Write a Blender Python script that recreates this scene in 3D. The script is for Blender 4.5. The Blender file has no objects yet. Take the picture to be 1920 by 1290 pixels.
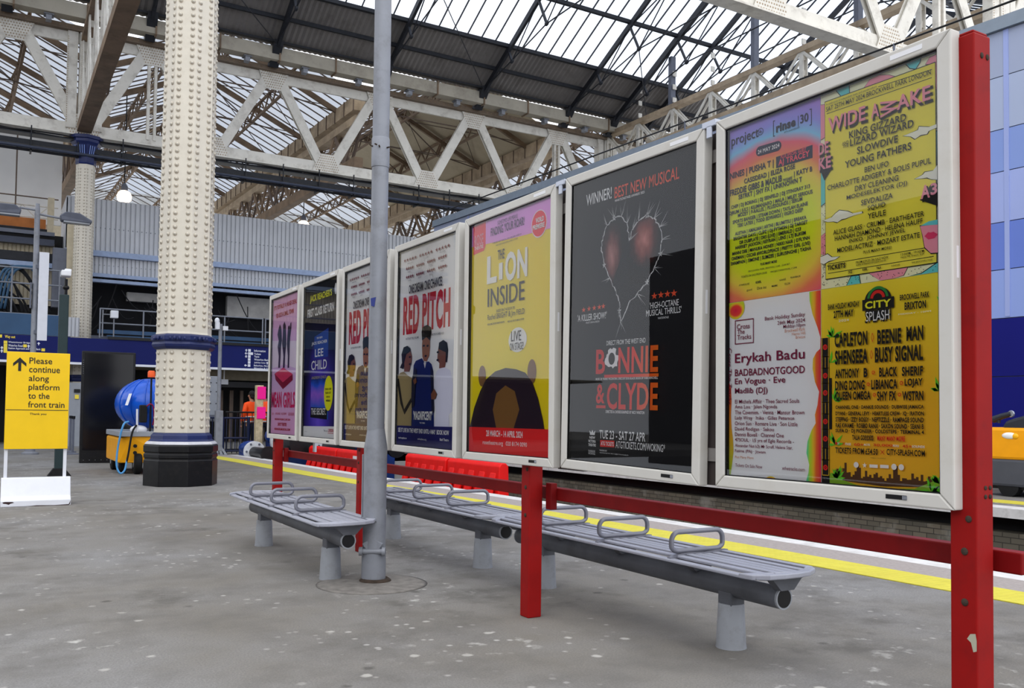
import bpy, bmesh, math, random
from mathutils import Vector, Matrix
random.seed(7)
SC = bpy.context.scene
COL = SC.collection
PI = math.pi

# ------------------------------------------------------------------ camera
CAM_H = 1.23
F_PX, YAW, PITCH, ROLL = 1670.68, 0.52971, 0.03504, 0.01236
CXP, CYP = 960.0, 720.0
_fw = Vector((math.sin(YAW)*math.cos(PITCH), math.cos(YAW)*math.cos(PITCH), math.sin(PITCH)))
_rt = Vector((math.cos(YAW), -math.sin(YAW), 0.0))
_up = _rt.cross(_fw)
_r2 = math.cos(ROLL)*_rt + math.sin(ROLL)*_up
_u2 = -math.sin(ROLL)*_rt + math.cos(ROLL)*_up
cam_data = bpy.data.cameras.new('camera')
cam = bpy.data.objects.new('camera', cam_data); COL.objects.link(cam)
cam.matrix_world = Matrix(((_r2.x, _u2.x, -_fw.x, 0), (_r2.y, _u2.y, -_fw.y, 0), (_r2.z, _u2.z, -_fw.z, CAM_H), (0, 0, 0, 1)))
cam_data.sensor_width = 36.0
cam_data.lens = F_PX/1920*36.0
cam_data.shift_y = 75.0/1920
cam_data.clip_start = 0.05; cam_data.clip_end = 400
SC.camera = cam

# ------------------------------------------------------------------ sky light and exposure
world = bpy.data.worlds.new('overcast_sky'); SC.world = world; world.use_nodes = True
_nt = world.node_tree; _nt.nodes.clear()
_o = _nt.nodes.new('ShaderNodeOutputWorld'); _b = _nt.nodes.new('ShaderNodeBackground')
_tc = _nt.nodes.new('ShaderNodeTexCoord'); _nz = _nt.nodes.new('ShaderNodeTexNoise'); _cr = _nt.nodes.new('ShaderNodeValToRGB')
_nz.inputs['Scale'].default_value = 2.2; _nz.inputs['Detail'].default_value = 4
_cr.color_ramp.elements[0].position = 0.35; _cr.color_ramp.elements[0].color = (0.80, 0.86, 0.97, 1)
_cr.color_ramp.elements[1].position = 0.62; _cr.color_ramp.elements[1].color = (1.0, 1.0, 1.02, 1)
_nt.links.new(_tc.outputs['Generated'], _nz.inputs['Vector']); _nt.links.new(_nz.outputs['Fac'], _cr.inputs['Fac'])
_nt.links.new(_cr.outputs['Color'], _b.inputs['Color']); _b.inputs['Strength'].default_value = 1.15
_nt.links.new(_b.outputs['Background'], _o.inputs['Surface'])
_sun = bpy.data.lights.new('bright_overcast', 'SUN'); _sun.energy = 0.55; _sun.angle = math.radians(70); _sun.color = (1.0, 0.98, 0.95)
sun = bpy.data.objects.new('bright_overcast', _sun); COL.objects.link(sun)
sun.rotation_euler = (math.radians(24), math.radians(-18), 0)
SC.view_settings.view_transform = 'Standard'; SC.view_settings.look = 'None'
SC.view_settings.gamma = 1.0; SC.view_settings.exposure = 0.72; SC.view_settings.use_curve_mapping = False

# ------------------------------------------------------------------ photo ray helpers: a pixel on a known plane of the place
def ray(x, y):
    return _fw + _r2*((x-CXP)/F_PX) - _u2*((y-CYP)/F_PX)
CO = Vector((0, 0, CAM_H))
def at_x(x, y, X): d = ray(x, y); return CO + d*(X/d.x)
def at_y(x, y, Y): d = ray(x, y); return CO + d*(Y/d.y)
def at_z(x, y, Z=0.0): d = ray(x, y); return CO + d*((Z-CAM_H)/d.z)

# ------------------------------------------------------------------ mesh builder
class MB:
    def __init__(s): s.v = []; s.f = []
    def add(s, vs, fs):
        n = len(s.v); s.v.extend(Vector(v) for v in vs); s.f.extend(tuple(i+n for i in f) for f in fs); return s
    def box(s, c, d, M=None):
        x, y, z = d[0]/2, d[1]/2, d[2]/2
        vs = [Vector((sx*x, sy*y, sz*z)) for sz in (-1, 1) for sy in (-1, 1) for sx in (-1, 1)]
        if M is not None: vs = [M @ v for v in vs]
        c = Vector(c)
        return s.add([c+v for v in vs], [(0, 2, 3, 1), (4, 5, 7, 6), (0, 1, 5, 4), (2, 6, 7, 3), (0, 4, 6, 2), (1, 3, 7, 5)])
    def lim(s, x0, x1, y0, y1, z0, z1):
        return s.box(((x0+x1)/2, (y0+y1)/2, (z0+z1)/2), (abs(x1-x0), abs(y1-y0), abs(z1-z0)))
    def bar(s, p, q, w, h, up=(0, 0, 1)):
        p, q = Vector(p), Vector(q); d = q-p; L = d.length
        if L < 1e-6: return s
        d.normalize(); u = Vector(up); a = d.cross(u)
        if a.length < 1e-4: a = d.cross(Vector((0, 1, 0)))
        a.normalize(); b = a.cross(d)
        vs = []
        for t in (p, q):
            for (i, j) in ((-1, -1), (1, -1), (1, 1), (-1, 1)): vs.append(t + a*(i*w/2) + b*(j*h/2))
        return s.add(vs, [(0, 1, 2, 3), (7, 6, 5, 4), (0, 4, 5, 1), (1, 5, 6, 2), (2, 6, 7, 3), (3, 7, 4, 0)])
    def tube(s, pts, r, n=8, closed=False, cap=True):
        pts = [Vector(p) for p in pts]; m = len(pts)
        rs = r if isinstance(r, (list, tuple)) else [r]*m
        rings = []; a = None
        for i, p in enumerate(pts):
            if closed: d = pts[(i+1) % m]-pts[i-1]
            else: d = pts[min(i+1, m-1)]-pts[max(i-1, 0)]
            d = d.normalized() if d.length > 1e-9 else Vector((0, 0, 1))
            if a is None:
                a = d.cross(Vector((0, 0, 1)))
                if a.length < 1e-3: a = d.cross(Vector((0, 1, 0)))
            a = a - d*a.dot(d)
            if a.length < 1e-6: a = d.orthogonal()
            a = a.normalized(); b = d.cross(a)
            rings.append([p+(a*math.cos(2*PI*k/n)+b*math.sin(2*PI*k/n))*rs[i] for k in range(n)])
        base = len(s.v)
        for R in rings: s.v.extend(R)
        cnt = m if closed else m-1
        for i in range(cnt):
            j = (i+1) % m
            for k in range(n):
                k2 = (k+1) % n
                s.f.append((base+i*n+k, base+i*n+k2, base+j*n+k2, base+j*n+k))
        if cap and not closed:
            s.f.append(tuple(base+k for k in reversed(range(n)))); s.f.append(tuple(base+(m-1)*n+k for k in range(n)))
        return s
    def cyl(s, p, q, r0, r1=None, n=12):
        return s.tube([p, q], [r0, r0 if r1 is None else r1], n)
    def lathe(s, prof, n=24, c=(0, 0, 0), ph=0.0, M=None, cap=True):
        base = len(s.v); c = Vector(c)
        for (r, z) in prof:
            for k in range(n):
                t = 2*PI*k/n+ph; v = Vector((r*math.cos(t), r*math.sin(t), z))
                s.v.append(c + (M @ v if M is not None else v))
        for i in range(len(prof)-1):
            for k in range(n):
                k2 = (k+1) % n
                s.f.append((base+i*n+k, base+i*n+k2, base+(i+1)*n+k2, base+(i+1)*n+k))
        if cap:
            s.f.append(tuple(base+k for k in reversed(range(n)))); L = len(prof)-1
            s.f.append(tuple(base+L*n+k for k in range(n)))
        return s
    def ell(s, c, r, nu=16, nv=10, M=None):
        prof = []
        base = len(s.v); c = Vector(c)
        if not isinstance(r, (tuple, list)): r = (r, r, r)
        for j in range(1, nv):
            t = PI*j/nv
            for i in range(nu):
                p = 2*PI*i/nu; v = Vector((r[0]*math.sin(t)*math.cos(p), r[1]*math.sin(t)*math.sin(p), -r[2]*math.cos(t)))
                s.v.append(c + (M @ v if M is not None else v))
        b0 = len(s.v); s.v.append(c+(M @ Vector((0, 0, -r[2])) if M is not None else Vector((0, 0, -r[2]))))
        b1 = len(s.v); s.v.append(c+(M @ Vector((0, 0, r[2])) if M is not None else Vector((0, 0, r[2]))))
        for j in range(nv-2):
            for i in range(nu):
                i2 = (i+1) % nu
                s.f.append((base+j*nu+i, base+j*nu+i2, base+(j+1)*nu+i2, base+(j+1)*nu+i))
        for i in range(nu):
            i2 = (i+1) % nu
            s.f.append((b0, base+i2, base+i)); s.f.append((b1, base+(nv-2)*nu+i, base+(nv-2)*nu+i2))
        return s
    def poly(s, pts):
        n = len(s.v); s.v.extend(Vector(p) for p in pts); s.f.append(tuple(range(n, n+len(pts)))); return s
    def prism(s, pts, off):
        # closed outline pts extruded by vector off
        pts = [Vector(p) for p in pts]; off = Vector(off); m = len(pts); n = len(s.v)
        s.v.extend(pts); s.v.extend(p+off for p in pts)
        s.f.append(tuple(n+i for i in reversed(range(m)))); s.f.append(tuple(n+m+i for i in range(m)))
        for i in range(m):
            j = (i+1) % m; s.f.append((n+i, n+j, n+m+j, n+m+i))
        return s
    def build(s, name, m, parent=None, smooth=False, world=True, bevel=0.0, origin=None, fix=True):
        vs = s.v
        o = None
        if parent is not None:
            if world:
                T = Matrix.Identity(4); q = parent
                while q is not None: T = q.matrix_basis @ T; q = q.parent
                Ti = T.inverted(); vs = [Ti @ v for v in vs]
            loc = Vector((0, 0, 0))
        else:
            if origin is None:
                xs = [v.x for v in vs]; ys = [v.y for v in vs]; zs = [v.z for v in vs]
                loc = Vector(((min(xs)+max(xs))/2, (min(ys)+max(ys))/2, min(zs)))
            else: loc = Vector(origin)
            vs = [v-loc for v in vs]
        me = bpy.data.meshes.new(name); me.from_pydata([tuple(v) for v in vs], [], s.f); me.update()
        if fix: bm = bmesh.new(); bm.from_mesh(me); bmesh.ops.recalc_face_normals(bm, faces=bm.faces); bm.to_mesh(me); bm.free()
        if smooth:
            for p in me.polygons: p.use_smooth = True
            if smooth == 2:
                try: me.set_sharp_from_angle(angle=math.radians(38))
                except Exception: pass
        me.materials.append(m if not isinstance(m, str) else M_[m])
        o = bpy.data.objects.new(name, me); COL.objects.link(o); o.location = loc
        if parent is not None: o.parent = parent
        if bevel:
            md = o.modifiers.new('bevel', 'BEVEL'); md.width = bevel; md.segments = 2; md.limit_method = 'ANGLE'
        return o

def smooth_path(pts, n=5):
    P = [Vector(p) for p in pts]; P = [2*P[0]-P[1]]+P+[2*P[-1]-P[-2]]; out = []
    for i in range(1, len(P)-2):
        a, b, c, d = P[i-1], P[i], P[i+1], P[i+2]
        for j in range(n):
            t = j/n; out.append(0.5*((2*b)+(c-a)*t+(2*a-5*b+4*c-d)*t*t+(3*b-a-3*c+d)*t**3))
    return out+[P[-2]]
def tag(o, label=None, cat=None, group=None, kind=None):
    if label: o['label'] = label
    if cat: o['category'] = cat
    if group: o['group'] = group
    if kind: o['kind'] = kind
    return o
def thing(name, label, cat, loc=(0, 0, 0), rotz=0.0, group=None):
    o = bpy.data.objects.new(name, None); COL.objects.link(o); o.location = loc; o.rotation_euler = (0, 0, rotz); o.empty_display_size = 0.1
    return tag(o, label, cat, group)
def struct(o, label=None):
    return tag(o, label, None, None, 'structure')
def dup(root, loc, rotz=None, label=None, group=None):
    r = root.copy(); COL.objects.link(r); r.location = loc
    if rotz is not None: r.rotation_euler = (0, 0, rotz)
    if label: r['label'] = label
    if group: r['group'] = group
    for ch in list(root.children):
        c = ch.copy(); COL.objects.link(c); c.parent = r
        for g in list(ch.children):
            d = g.copy(); COL.objects.link(d); d.parent = c
    return r
ORD = ['first', 'second', 'third', 'fourth', 'fifth', 'sixth', 'seventh', 'eighth', 'ninth', 'tenth', 'eleventh', 'twelfth', 'thirteenth', 'fourteenth', 'fifteenth', 'sixteenth']

# ------------------------------------------------------------------ materials
M_ = {}
def lin(c):
    r = []
    for v in c[:3]:
        v = v/255.0; r.append(v/12.92 if v <= 0.04045 else ((v+0.055)/1.055)**2.4)
    return (r[0], r[1], r[2], 1.0)
def mat(name, c, rough=0.6, metal=0.0, var=0.12, scale=6.0, bump=0.0, spec=0.3, dirt=None, dirt_amt=0.0, dirt_scale=3.0, emit=None, estr=0.0, coat=0.0):
    m = bpy.data.materials.new(name); m.use_nodes = True; nt = m.node_tree; P = nt.nodes['Principled BSDF']
    col = lin(c); P.inputs['Roughness'].default_value = rough; P.inputs['Metallic'].default_value = metal
    P.inputs['Specular IOR Level'].default_value = spec
    if coat: P.inputs['Coat Weight'].default_value = coat
    tc = nt.nodes.new('ShaderNodeTexCoord'); nz = nt.nodes.new('ShaderNodeTexNoise')
    nz.inputs['Scale'].default_value = scale; nz.inputs['Detail'].default_value = 5
    nt.links.new(tc.outputs['Object'], nz.inputs['Vector'])
    mr = nt.nodes.new('ShaderNodeMapRange'); mr.inputs['From Min'].default_value = 0.3; mr.inputs['From Max'].default_value = 0.7
    mr.inputs['To Min'].default_value = 1-var; mr.inputs['To Max'].default_value = 1+var
    nt.links.new(nz.outputs['Fac'], mr.inputs['Value'])
    mx = nt.nodes.new('ShaderNodeMix'); mx.data_type = 'RGBA'; mx.blend_type = 'MULTIPLY'; mx.inputs['Factor'].default_value = 1.0
    mx.inputs['A'].default_value = col; nt.links.new(mr.outputs['Result'], mx.inputs['B'])
    out = mx.outputs['Result']
    if dirt is not None:
        n2 = nt.nodes.new('ShaderNodeTexNoise'); n2.inputs['Scale'].default_value = dirt_scale; n2.inputs['Detail'].default_value = 8; n2.inputs['Roughness'].default_value = 0.7
        nt.links.new(tc.outputs['Object'], n2.inputs['Vector'])
        r2 = nt.nodes.new('ShaderNodeMapRange'); r2.inputs['From Min'].default_value = 0.5; r2.inputs['From Max'].default_value = 0.72
        r2.inputs['To Min'].default_value = 0.0; r2.inputs['To Max'].default_value = dirt_amt
        nt.links.new(n2.outputs['Fac'], r2.inputs['Value'])
        m2 = nt.nodes.new('ShaderNodeMix'); m2.data_type = 'RGBA'; m2.inputs['B'].default_value = lin(dirt)
        nt.links.new(r2.outputs['Result'], m2.inputs['Factor']); nt.links.new(out, m2.inputs['A']); out = m2.outputs['Result']
    nt.links.new(out, P.inputs['Base Color'])
    if bump:
        bp = nt.nodes.new('ShaderNodeBump'); bp.inputs['Strength'].default_value = bump; bp.inputs['Distance'].default_value = 0.01
        nt.links.new(nz.outputs['Fac'], bp.inputs['Height']); nt.links.new(bp.outputs['Normal'], P.inputs['Normal'])
    if emit is not None:
        P.inputs['Emission Color'].default_value = lin(emit); P.inputs['Emission Strength'].default_value = estr
    M_[name] = m
    return m
def nodes_of(m):
    nt = m.node_tree; return nt, nt.nodes, nt.links, nt.nodes['Principled BSDF']
def ramp(nt, stops, interp='LINEAR'):
    r = nt.nodes.new('ShaderNodeValToRGB'); e = r.color_ramp.elements; r.color_ramp.interpolation = interp
    while len(e) < len(stops): e.new(0.5)
    for i, (p, c) in enumerate(stops): e[i].position = p; e[i].color = lin(c)
    return r

mat('cream', (206, 199, 184), 0.45, var=0.04, scale=3, dirt=(150, 136, 116), dirt_amt=0.18, dirt_scale=5)
mat('rivet_cream', (194, 187, 172), 0.5, var=0.06, scale=9)
mat('rivet_grime_shade', (164, 152, 134), 0.8, var=0.2, scale=9)  # dirt tone that also paints the shade around rivets
mat('cream_girder', (212, 208, 198), 0.55, var=0.06, scale=2, dirt=(110, 96, 80), dirt_amt=0.45, dirt_scale=2.5)
mat('girder_flange', (112, 98, 84), 0.7, var=0.15, scale=4)
mat('brown_steel', (128, 108, 88), 0.7, var=0.2, scale=2, dirt=(70, 54, 40), dirt_amt=0.5, dirt_scale=1.5)
mat('brown_light', (168, 150, 126), 0.7, var=0.2, scale=2, dirt=(90, 70, 50), dirt_amt=0.5, dirt_scale=1.5)
mat('brown_dark', (104, 90, 80), 0.75, var=0.2, scale=2)
mat('roof_black', (36, 38, 44), 0.6, var=0.2)
mat('gutter', (172, 165, 150), 0.6, var=0.1, scale=1.5, dirt=(110, 100, 88), dirt_amt=0.5, dirt_scale=1.2)
mat('tray_black', (24, 26, 32), 0.5, var=0.3)
mat('pipe_blue', (52, 58, 74), 0.4, var=0.1)
mat('navy_paint', (28, 38, 84), 0.35, var=0.15, scale=5, dirt=(60, 62, 84), dirt_amt=0.3)
mat('base_black', (11, 11, 14), 0.38, var=0.3, scale=4, dirt=(60, 56, 50), dirt_amt=0.2, dirt_scale=9)
mat('white_line', (190, 190, 196), 0.5, var=0.1, dirt=(120, 116, 112), dirt_amt=0.5)
mat('pole_grey', (132, 135, 142), 0.42, var=0.07, scale=7, metal=0.15, dirt=(92, 90, 88), dirt_amt=0.45, dirt_scale=6)
mat('rust', (58, 48, 40), 0.9, var=0.35, scale=20, bump=0.8)
mat('bench_grey', (164, 166, 177), 0.42, var=0.08, metal=0.15, dirt=(95, 92, 90), dirt_amt=0.2)
mat('bench_arm', (126, 127, 136), 0.38, var=0.06, metal=0.25)
mat('beam_grey', (86, 88, 94), 0.5, var=0.2, scale=5, dirt=(50, 48, 46), dirt_amt=0.5)
mat('leg_grey', (140, 143, 148), 0.55, var=0.08, scale=5, dirt=(90, 84, 76), dirt_amt=0.4, dirt_scale=8)
mat('black', (14, 14, 16), 0.5, var=0.1)
mat('red_paint', (140, 14, 13), 0.55, spec=0.15, var=0.1, scale=6, dirt=(112, 18, 20), dirt_amt=0.55, dirt_scale=5)
mat('red_rail', (122, 14, 16), 0.55, spec=0.15, var=0.12, scale=6, dirt=(92, 14, 18), dirt_amt=0.5, dirt_scale=5)
mat('bare_patch', (168, 166, 146), 0.7, var=0.1)
mat('frame_white', (200, 197, 190), 0.42, var=0.03, scale=4, dirt=(172, 165, 150), dirt_amt=0.35, dirt_scale=4)
mat('frame_label', (228, 228, 230), 0.5, var=0.03)
mat('silver', (170, 174, 184), 0.3, metal=0.7, var=0.05)
mat('gap_shade', (15, 15, 18), 0.6, var=0.05)  # near-black for the shaded gap inside poster frames
mat('upright_brown', (66, 58, 56), 0.7, var=0.25, scale=5)
mat('back_grey', (128, 124, 120), 0.7)
mat('yellow_sign', (240, 196, 6), 0.38, var=0.03)
mat('sign_text', (32, 30, 26), 0.5, var=0.0)
mat('white_paint', (222, 224, 230), 0.4, var=0.04, dirt=(180, 180, 184), dirt_amt=0.3)
mat('chip_dark', (58, 40, 38), 0.8, var=0.2)
mat('screen_black', (16, 17, 22), 0.12, var=0.2, scale=2)
mat('tug_yellow', (240, 166, 12), 0.4, var=0.06)
mat('tank_blue', (12, 84, 196), 0.28, var=0.08, coat=0.3)
mat('tyre', (20, 20, 21), 0.8, var=0.15)
mat('orange', (236, 92, 30), 0.35, var=0.05)
mat('hose_blue', (80, 150, 205), 0.4)
mat('clad_grey', (184, 186, 190), 0.5, metal=0.1, var=0.06, scale=1.2)
mat('clad_blue', (146, 162, 190), 0.45, var=0.1)
mat('fascia_navy', (16, 26, 92), 0.6, var=0.08, scale=1, spec=0.2)
mat('teal_band', (52, 84, 118), 0.5, var=0.15, scale=1)
mat('white_sheet', (226, 226, 224), 0.6, var=0.06, scale=0.7)
mat('orange_beam', (176, 108, 56), 0.7, var=0.2, scale=2)
mat('cream_wall', (198, 186, 160), 0.7, var=0.08)
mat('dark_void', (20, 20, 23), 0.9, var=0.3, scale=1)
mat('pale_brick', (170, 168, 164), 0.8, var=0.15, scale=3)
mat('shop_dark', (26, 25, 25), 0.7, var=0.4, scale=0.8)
mat('soffit_beige', (150, 140, 118), 0.7, var=0.1)
mat('grey_door', (150, 154, 160), 0.5, var=0.05)
mat('rail_grey', (130, 134, 142), 0.45, metal=0.2, var=0.1)
mat('rail_navy', (22, 32, 66), 0.4, var=0.1)
mat('buffer_blue', (24, 54, 120), 0.4, var=0.15)
mat('buffer_white', (214, 216, 220), 0.45, var=0.05, dirt=(130, 128, 126), dirt_amt=0.5)
mat('barrier_red', (228, 20, 16), 0.4, var=0.06)
mat('wood_pale', (196, 180, 146), 0.75, var=0.18, scale=9, dirt=(120, 96, 64), dirt_amt=0.6, dirt_scale=8)
mat('pink_band', (255, 14, 150), 0.45, var=0.03)
mat('hi_vis', (255, 84, 16), 0.6, var=0.06)
mat('silver_tape', (196, 196, 190), 0.4, var=0.03)
mat('skin', (172, 122, 96), 0.6, var=0.04)
mat('hair_dark', (32, 26, 24), 0.8)
mat('trousers', (22, 25, 40), 0.8, var=0.1)
mat('boots', (20, 18, 17), 0.7)
mat('green_post', (34, 52, 54), 0.5, var=0.1)
mat('lamp_grey', (96, 100, 112), 0.4, var=0.08)
mat('lamp_lens', (150, 154, 160), 0.3, var=0.05)
mat('lit_lamp', (255, 236, 214), 0.4, emit=(255, 226, 196), estr=2.2)
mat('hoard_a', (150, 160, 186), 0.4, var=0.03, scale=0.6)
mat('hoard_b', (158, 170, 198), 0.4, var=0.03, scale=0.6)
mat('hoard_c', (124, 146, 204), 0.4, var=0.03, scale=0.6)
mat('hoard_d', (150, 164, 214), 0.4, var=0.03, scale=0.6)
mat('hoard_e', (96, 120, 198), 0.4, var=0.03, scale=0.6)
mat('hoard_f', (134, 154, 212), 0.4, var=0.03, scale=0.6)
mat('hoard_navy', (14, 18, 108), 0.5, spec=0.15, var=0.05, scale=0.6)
mat('hoard_cap', (126, 138, 152), 0.5, var=0.06)
mat('sweeper_grey', (76, 78, 86), 0.45, var=0.06)
mat('sweeper_dark', (46, 48, 56), 0.4, var=0.06)
mat('sweeper_yellow', (244, 164, 14), 0.35, var=0.04)
mat('asphalt_patch', (116, 112, 107), 0.9, var=0.25, scale=14, bump=0.4)
mat('headlight', (240, 240, 244), 0.15, var=0.0)
mat('amber', (250, 180, 20), 0.3, var=0.0)
mat('steel_rail', (92, 84, 78), 0.4, metal=0.6)
mat('brick_dirty', (96, 90, 78), 0.9, var=0.2)
mat('train_grey', (170, 174, 182), 0.35, var=0.03)
mat('train_blue', (26, 48, 120), 0.3, var=0.03)
mat('train_glass', (16, 18, 22), 0.08, var=0.0)
mat('train_yellow', (240, 190, 20), 0.35, var=0.03)
mat('left_wall_added', (60, 57, 56), 0.85, var=0.2, scale=0.4)
mat('sticker_blue', (40, 52, 120), 0.5, var=0.0)
mat('sign_white', (232, 234, 240), 0.5, var=0.0)
mat('sign_yellow', (246, 220, 70), 0.5, var=0.0)
mat('cable', (22, 22, 25), 0.6, var=0.1)
mat('cable_blue', (60, 92, 120), 0.6, var=0.1)
mat('cctv_white', (224, 226, 230), 0.35, var=0.03)

# roof glass: lets most of the sky through, slightly milky, streaked with dirt
def glass_roof(name, tint, trans):
    m = bpy.data.materials.new(name); m.use_nodes = True; nt = m.node_tree; nt.nodes.clear()
    o = nt.nodes.new('ShaderNodeOutputMaterial'); tr = nt.nodes.new('ShaderNodeBsdfTransparent'); tl = nt.nodes.new('ShaderNodeBsdfTranslucent'); mx = nt.nodes.new('ShaderNodeMixShader')
    tc = nt.nodes.new('ShaderNodeTexCoord'); nz = nt.nodes.new('ShaderNodeTexNoise'); nz.inputs['Scale'].default_value = 0.8; nz.inputs['Detail'].default_value = 6
    nt.links.new(tc.outputs['Object'], nz.inputs['Vector'])
    mr = nt.nodes.new('ShaderNodeMapRange'); mr.inputs['From Min'].default_value = 0.35; mr.inputs['From Max'].default_value = 0.65
    mr.inputs['To Min'].default_value = 1-trans-0.12; mr.inputs['To Max'].default_value = 1-trans+0.12
    nt.links.new(nz.outputs['Fac'], mr.inputs['Value']); nt.links.new(mr.outputs['Result'], mx.inputs['Fac'])
    tr.inputs['Color'].default_value = lin(tint); tl.inputs['Color'].default_value = lin((200, 202, 204))
    nt.links.new(tr.outputs[0], mx.inputs[1]); nt.links.new(tl.outputs[0], mx.inputs[2]); nt.links.new(mx.outputs[0], o.inputs['Surface'])
    M_[name] = m
glass_roof('roof_glass', (244, 247, 252), 0.82)
glass_roof('roof_glass_dirty', (200, 203, 208), 0.64)
# poster glazing: clear, with real fresnel reflection
def glazing(name):
    m = bpy.data.materials.new(name); m.use_nodes = True; nt = m.node_tree; nt.nodes.clear()
    o = nt.nodes.new('ShaderNodeOutputMaterial'); tr = nt.nodes.new('ShaderNodeBsdfTransparent'); gl = nt.nodes.new('ShaderNodeBsdfGlossy'); mx = nt.nodes.new('ShaderNodeMixShader'); fr = nt.nodes.new('ShaderNodeFresnel')
    fr.inputs['IOR'].default_value = 1.42; gl.inputs['Roughness'].default_value = 0.012
    nt.links.new(fr.outputs[0], mx.inputs['Fac']); nt.links.new(tr.outputs[0], mx.inputs[1]); nt.links.new(gl.outputs[0], mx.inputs[2]); nt.links.new(mx.outputs[0], o.inputs['Surface'])
    M_[name] = m
glazing('poster_glass')

# asphalt platform
m = mat('asphalt', (126, 122, 118), 0.85, var=0.0)
nt, N, L, P = nodes_of(m)
tc = N.new('ShaderNodeTexCoord')
def tex(kind, scale, detail=4, rough=0.6, vec=None):
    t = N.new('ShaderNodeTexNoise' if kind == 'n' else 'ShaderNodeTexVoronoi'); t.inputs['Scale'].default_value = scale
    if kind == 'n': t.inputs['Detail'].default_value = detail; t.inputs['Roughness'].default_value = rough
    L.new(vec if vec is not None else tc.outputs['Object'], t.inputs['Vector']); return t
def mrange(src, a, b, c, d):
    r = N.new('ShaderNodeMapRange'); r.inputs['From Min'].default_value = a; r.inputs['From Max'].default_value = b; r.inputs['To Min'].default_value = c; r.inputs['To Max'].default_value = d
    L.new(src, r.inputs['Value']); return r.outputs['Result']
def mixc(fac, A, B, mode='MIX'):
    x = N.new('ShaderNodeMix'); x.data_type = 'RGBA'; x.blend_type = mode
    if isinstance(fac, float): x.inputs['Factor'].default_value = fac
    else: L.new(fac, x.inputs['Factor'])
    for k, v in (('A', A), ('B', B)):
        if isinstance(v, tuple): x.inputs[k].default_value = v
        else: L.new(v, x.inputs[k])
    return x.outputs['Result']
big = tex('n', 0.35, 5); mid = tex('n', 1.6, 6, 0.7); fine = tex('n', 90, 3, 0.8)
base = mixc(mrange(big.outputs['Fac'], 0.38, 0.62, 0, 1), lin((122, 117, 108)), lin((140, 139, 138)))
base = mixc(mrange(mid.outputs['Fac'], 0.46, 0.70, 0, 0.75), base, lin((98, 95, 90)))
base = mixc(mrange(fine.outputs['Fac'], 0.35, 0.65, 0, 0.6), base, lin((92, 90, 88)))
def mul(a, b):
    m_ = N.new('ShaderNodeMath'); m_.operation = 'MULTIPLY'; L.new(a, m_.inputs[0]); L.new(b, m_.inputs[1]); return m_.outputs[0]
wob = tex('n', 18, 2)
for (scl, ra, rb, gs, ga, gb, amt, c_) in ((4.2, 0.07, 0.13, 1.1, 0.47, 0.55, 0.7, (186, 183, 176)), (9.0, 0.10, 0.20, 0.7, 0.5, 0.58, 0.6, (196, 193, 188)), (3.1, 0.06, 0.13, 0.9, 0.5, 0.6, 0.7, (66, 63, 60))):
    vo_ = tex('v', scl); gt = tex('n', gs, 2)
    ad = N.new('ShaderNodeMath'); ad.operation = 'MULTIPLY_ADD'; L.new(wob.outputs['Fac'], ad.inputs[0]); ad.inputs[1].default_value = 0.16; L.new(vo_.outputs['Distance'], ad.inputs[2])
    base = mixc(mul(mrange(ad.outputs[0], ra+0.08, rb+0.08, 1, 0), mrange(gt.outputs['Fac'], ga, gb, 0, amt)), base, lin(c_))
st = tex('n', 6, 4, 0.6); sc = tex('n', 0.55, 2)
base = mixc(mul(mrange(st.outputs['Fac'], 0.60, 0.70, 0, 1), mrange(sc.outputs['Fac'], 0.56, 0.63, 0, 0.75)), base, lin((192, 190, 184)))
s2 = tex('n', 2.3, 5, 0.65); s3 = tex('n', 0.45, 2)
base = mixc(mul(mrange(s2.outputs['Fac'], 0.48, 0.66, 0, 1), mrange(s3.outputs['Fac'], 0.46, 0.56, 0, 0.6)), base, lin((78, 75, 70)))
L.new(base, P.inputs['Base Color'])
bp = N.new('ShaderNodeBump'); bp.inputs['Strength'].default_value = 0.35; bp.inputs['Distance'].default_value = 0.006
L.new(fine.outputs['Fac'], bp.inputs['Height']); L.new(bp.outputs['Normal'], P.inputs['Normal'])

m = mat('slab_grey', (152, 144, 140), 0.85, var=0.12, scale=30)
m = mat('paving_yellow', (200, 190, 66), 0.7, var=0.08, scale=8, dirt=(188, 172, 60), dirt_amt=0.5, dirt_scale=4)
nt, N, L, P = nodes_of(m)
tc = N.new('ShaderNodeTexCoord'); vo = N.new('ShaderNodeTexVoronoi'); vo.inputs['Scale'].default_value = 15; vo.inputs['Randomness'].default_value = 0.0
L.new(tc.outputs['Object'], vo.inputs['Vector'])
mr = N.new('ShaderNodeMapRange'); mr.inputs['From Min'].default_value = 0.15; mr.inputs['From Max'].default_value = 0.4; mr.inputs['To Min'].default_value = 1; mr.inputs['To Max'].default_value = 0
L.new(vo.outputs['Distance'], mr.inputs['Value'])
bp = N.new('ShaderNodeBump'); bp.inputs['Strength'].default_value = 0.6; bp.inputs['Distance'].default_value = 0.006; L.new(mr.outputs['Result'], bp.inputs['Height']); L.new(bp.outputs['Normal'], P.inputs['Normal'])
mat('coping_white', (206, 204, 202), 0.7, var=0.08, scale=6, dirt=(150, 146, 142), dirt_amt=0.6, dirt_scale=5)
mat('ballast', (58, 54, 50), 0.95, var=0.4, scale=25, bump=1.0)

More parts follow.
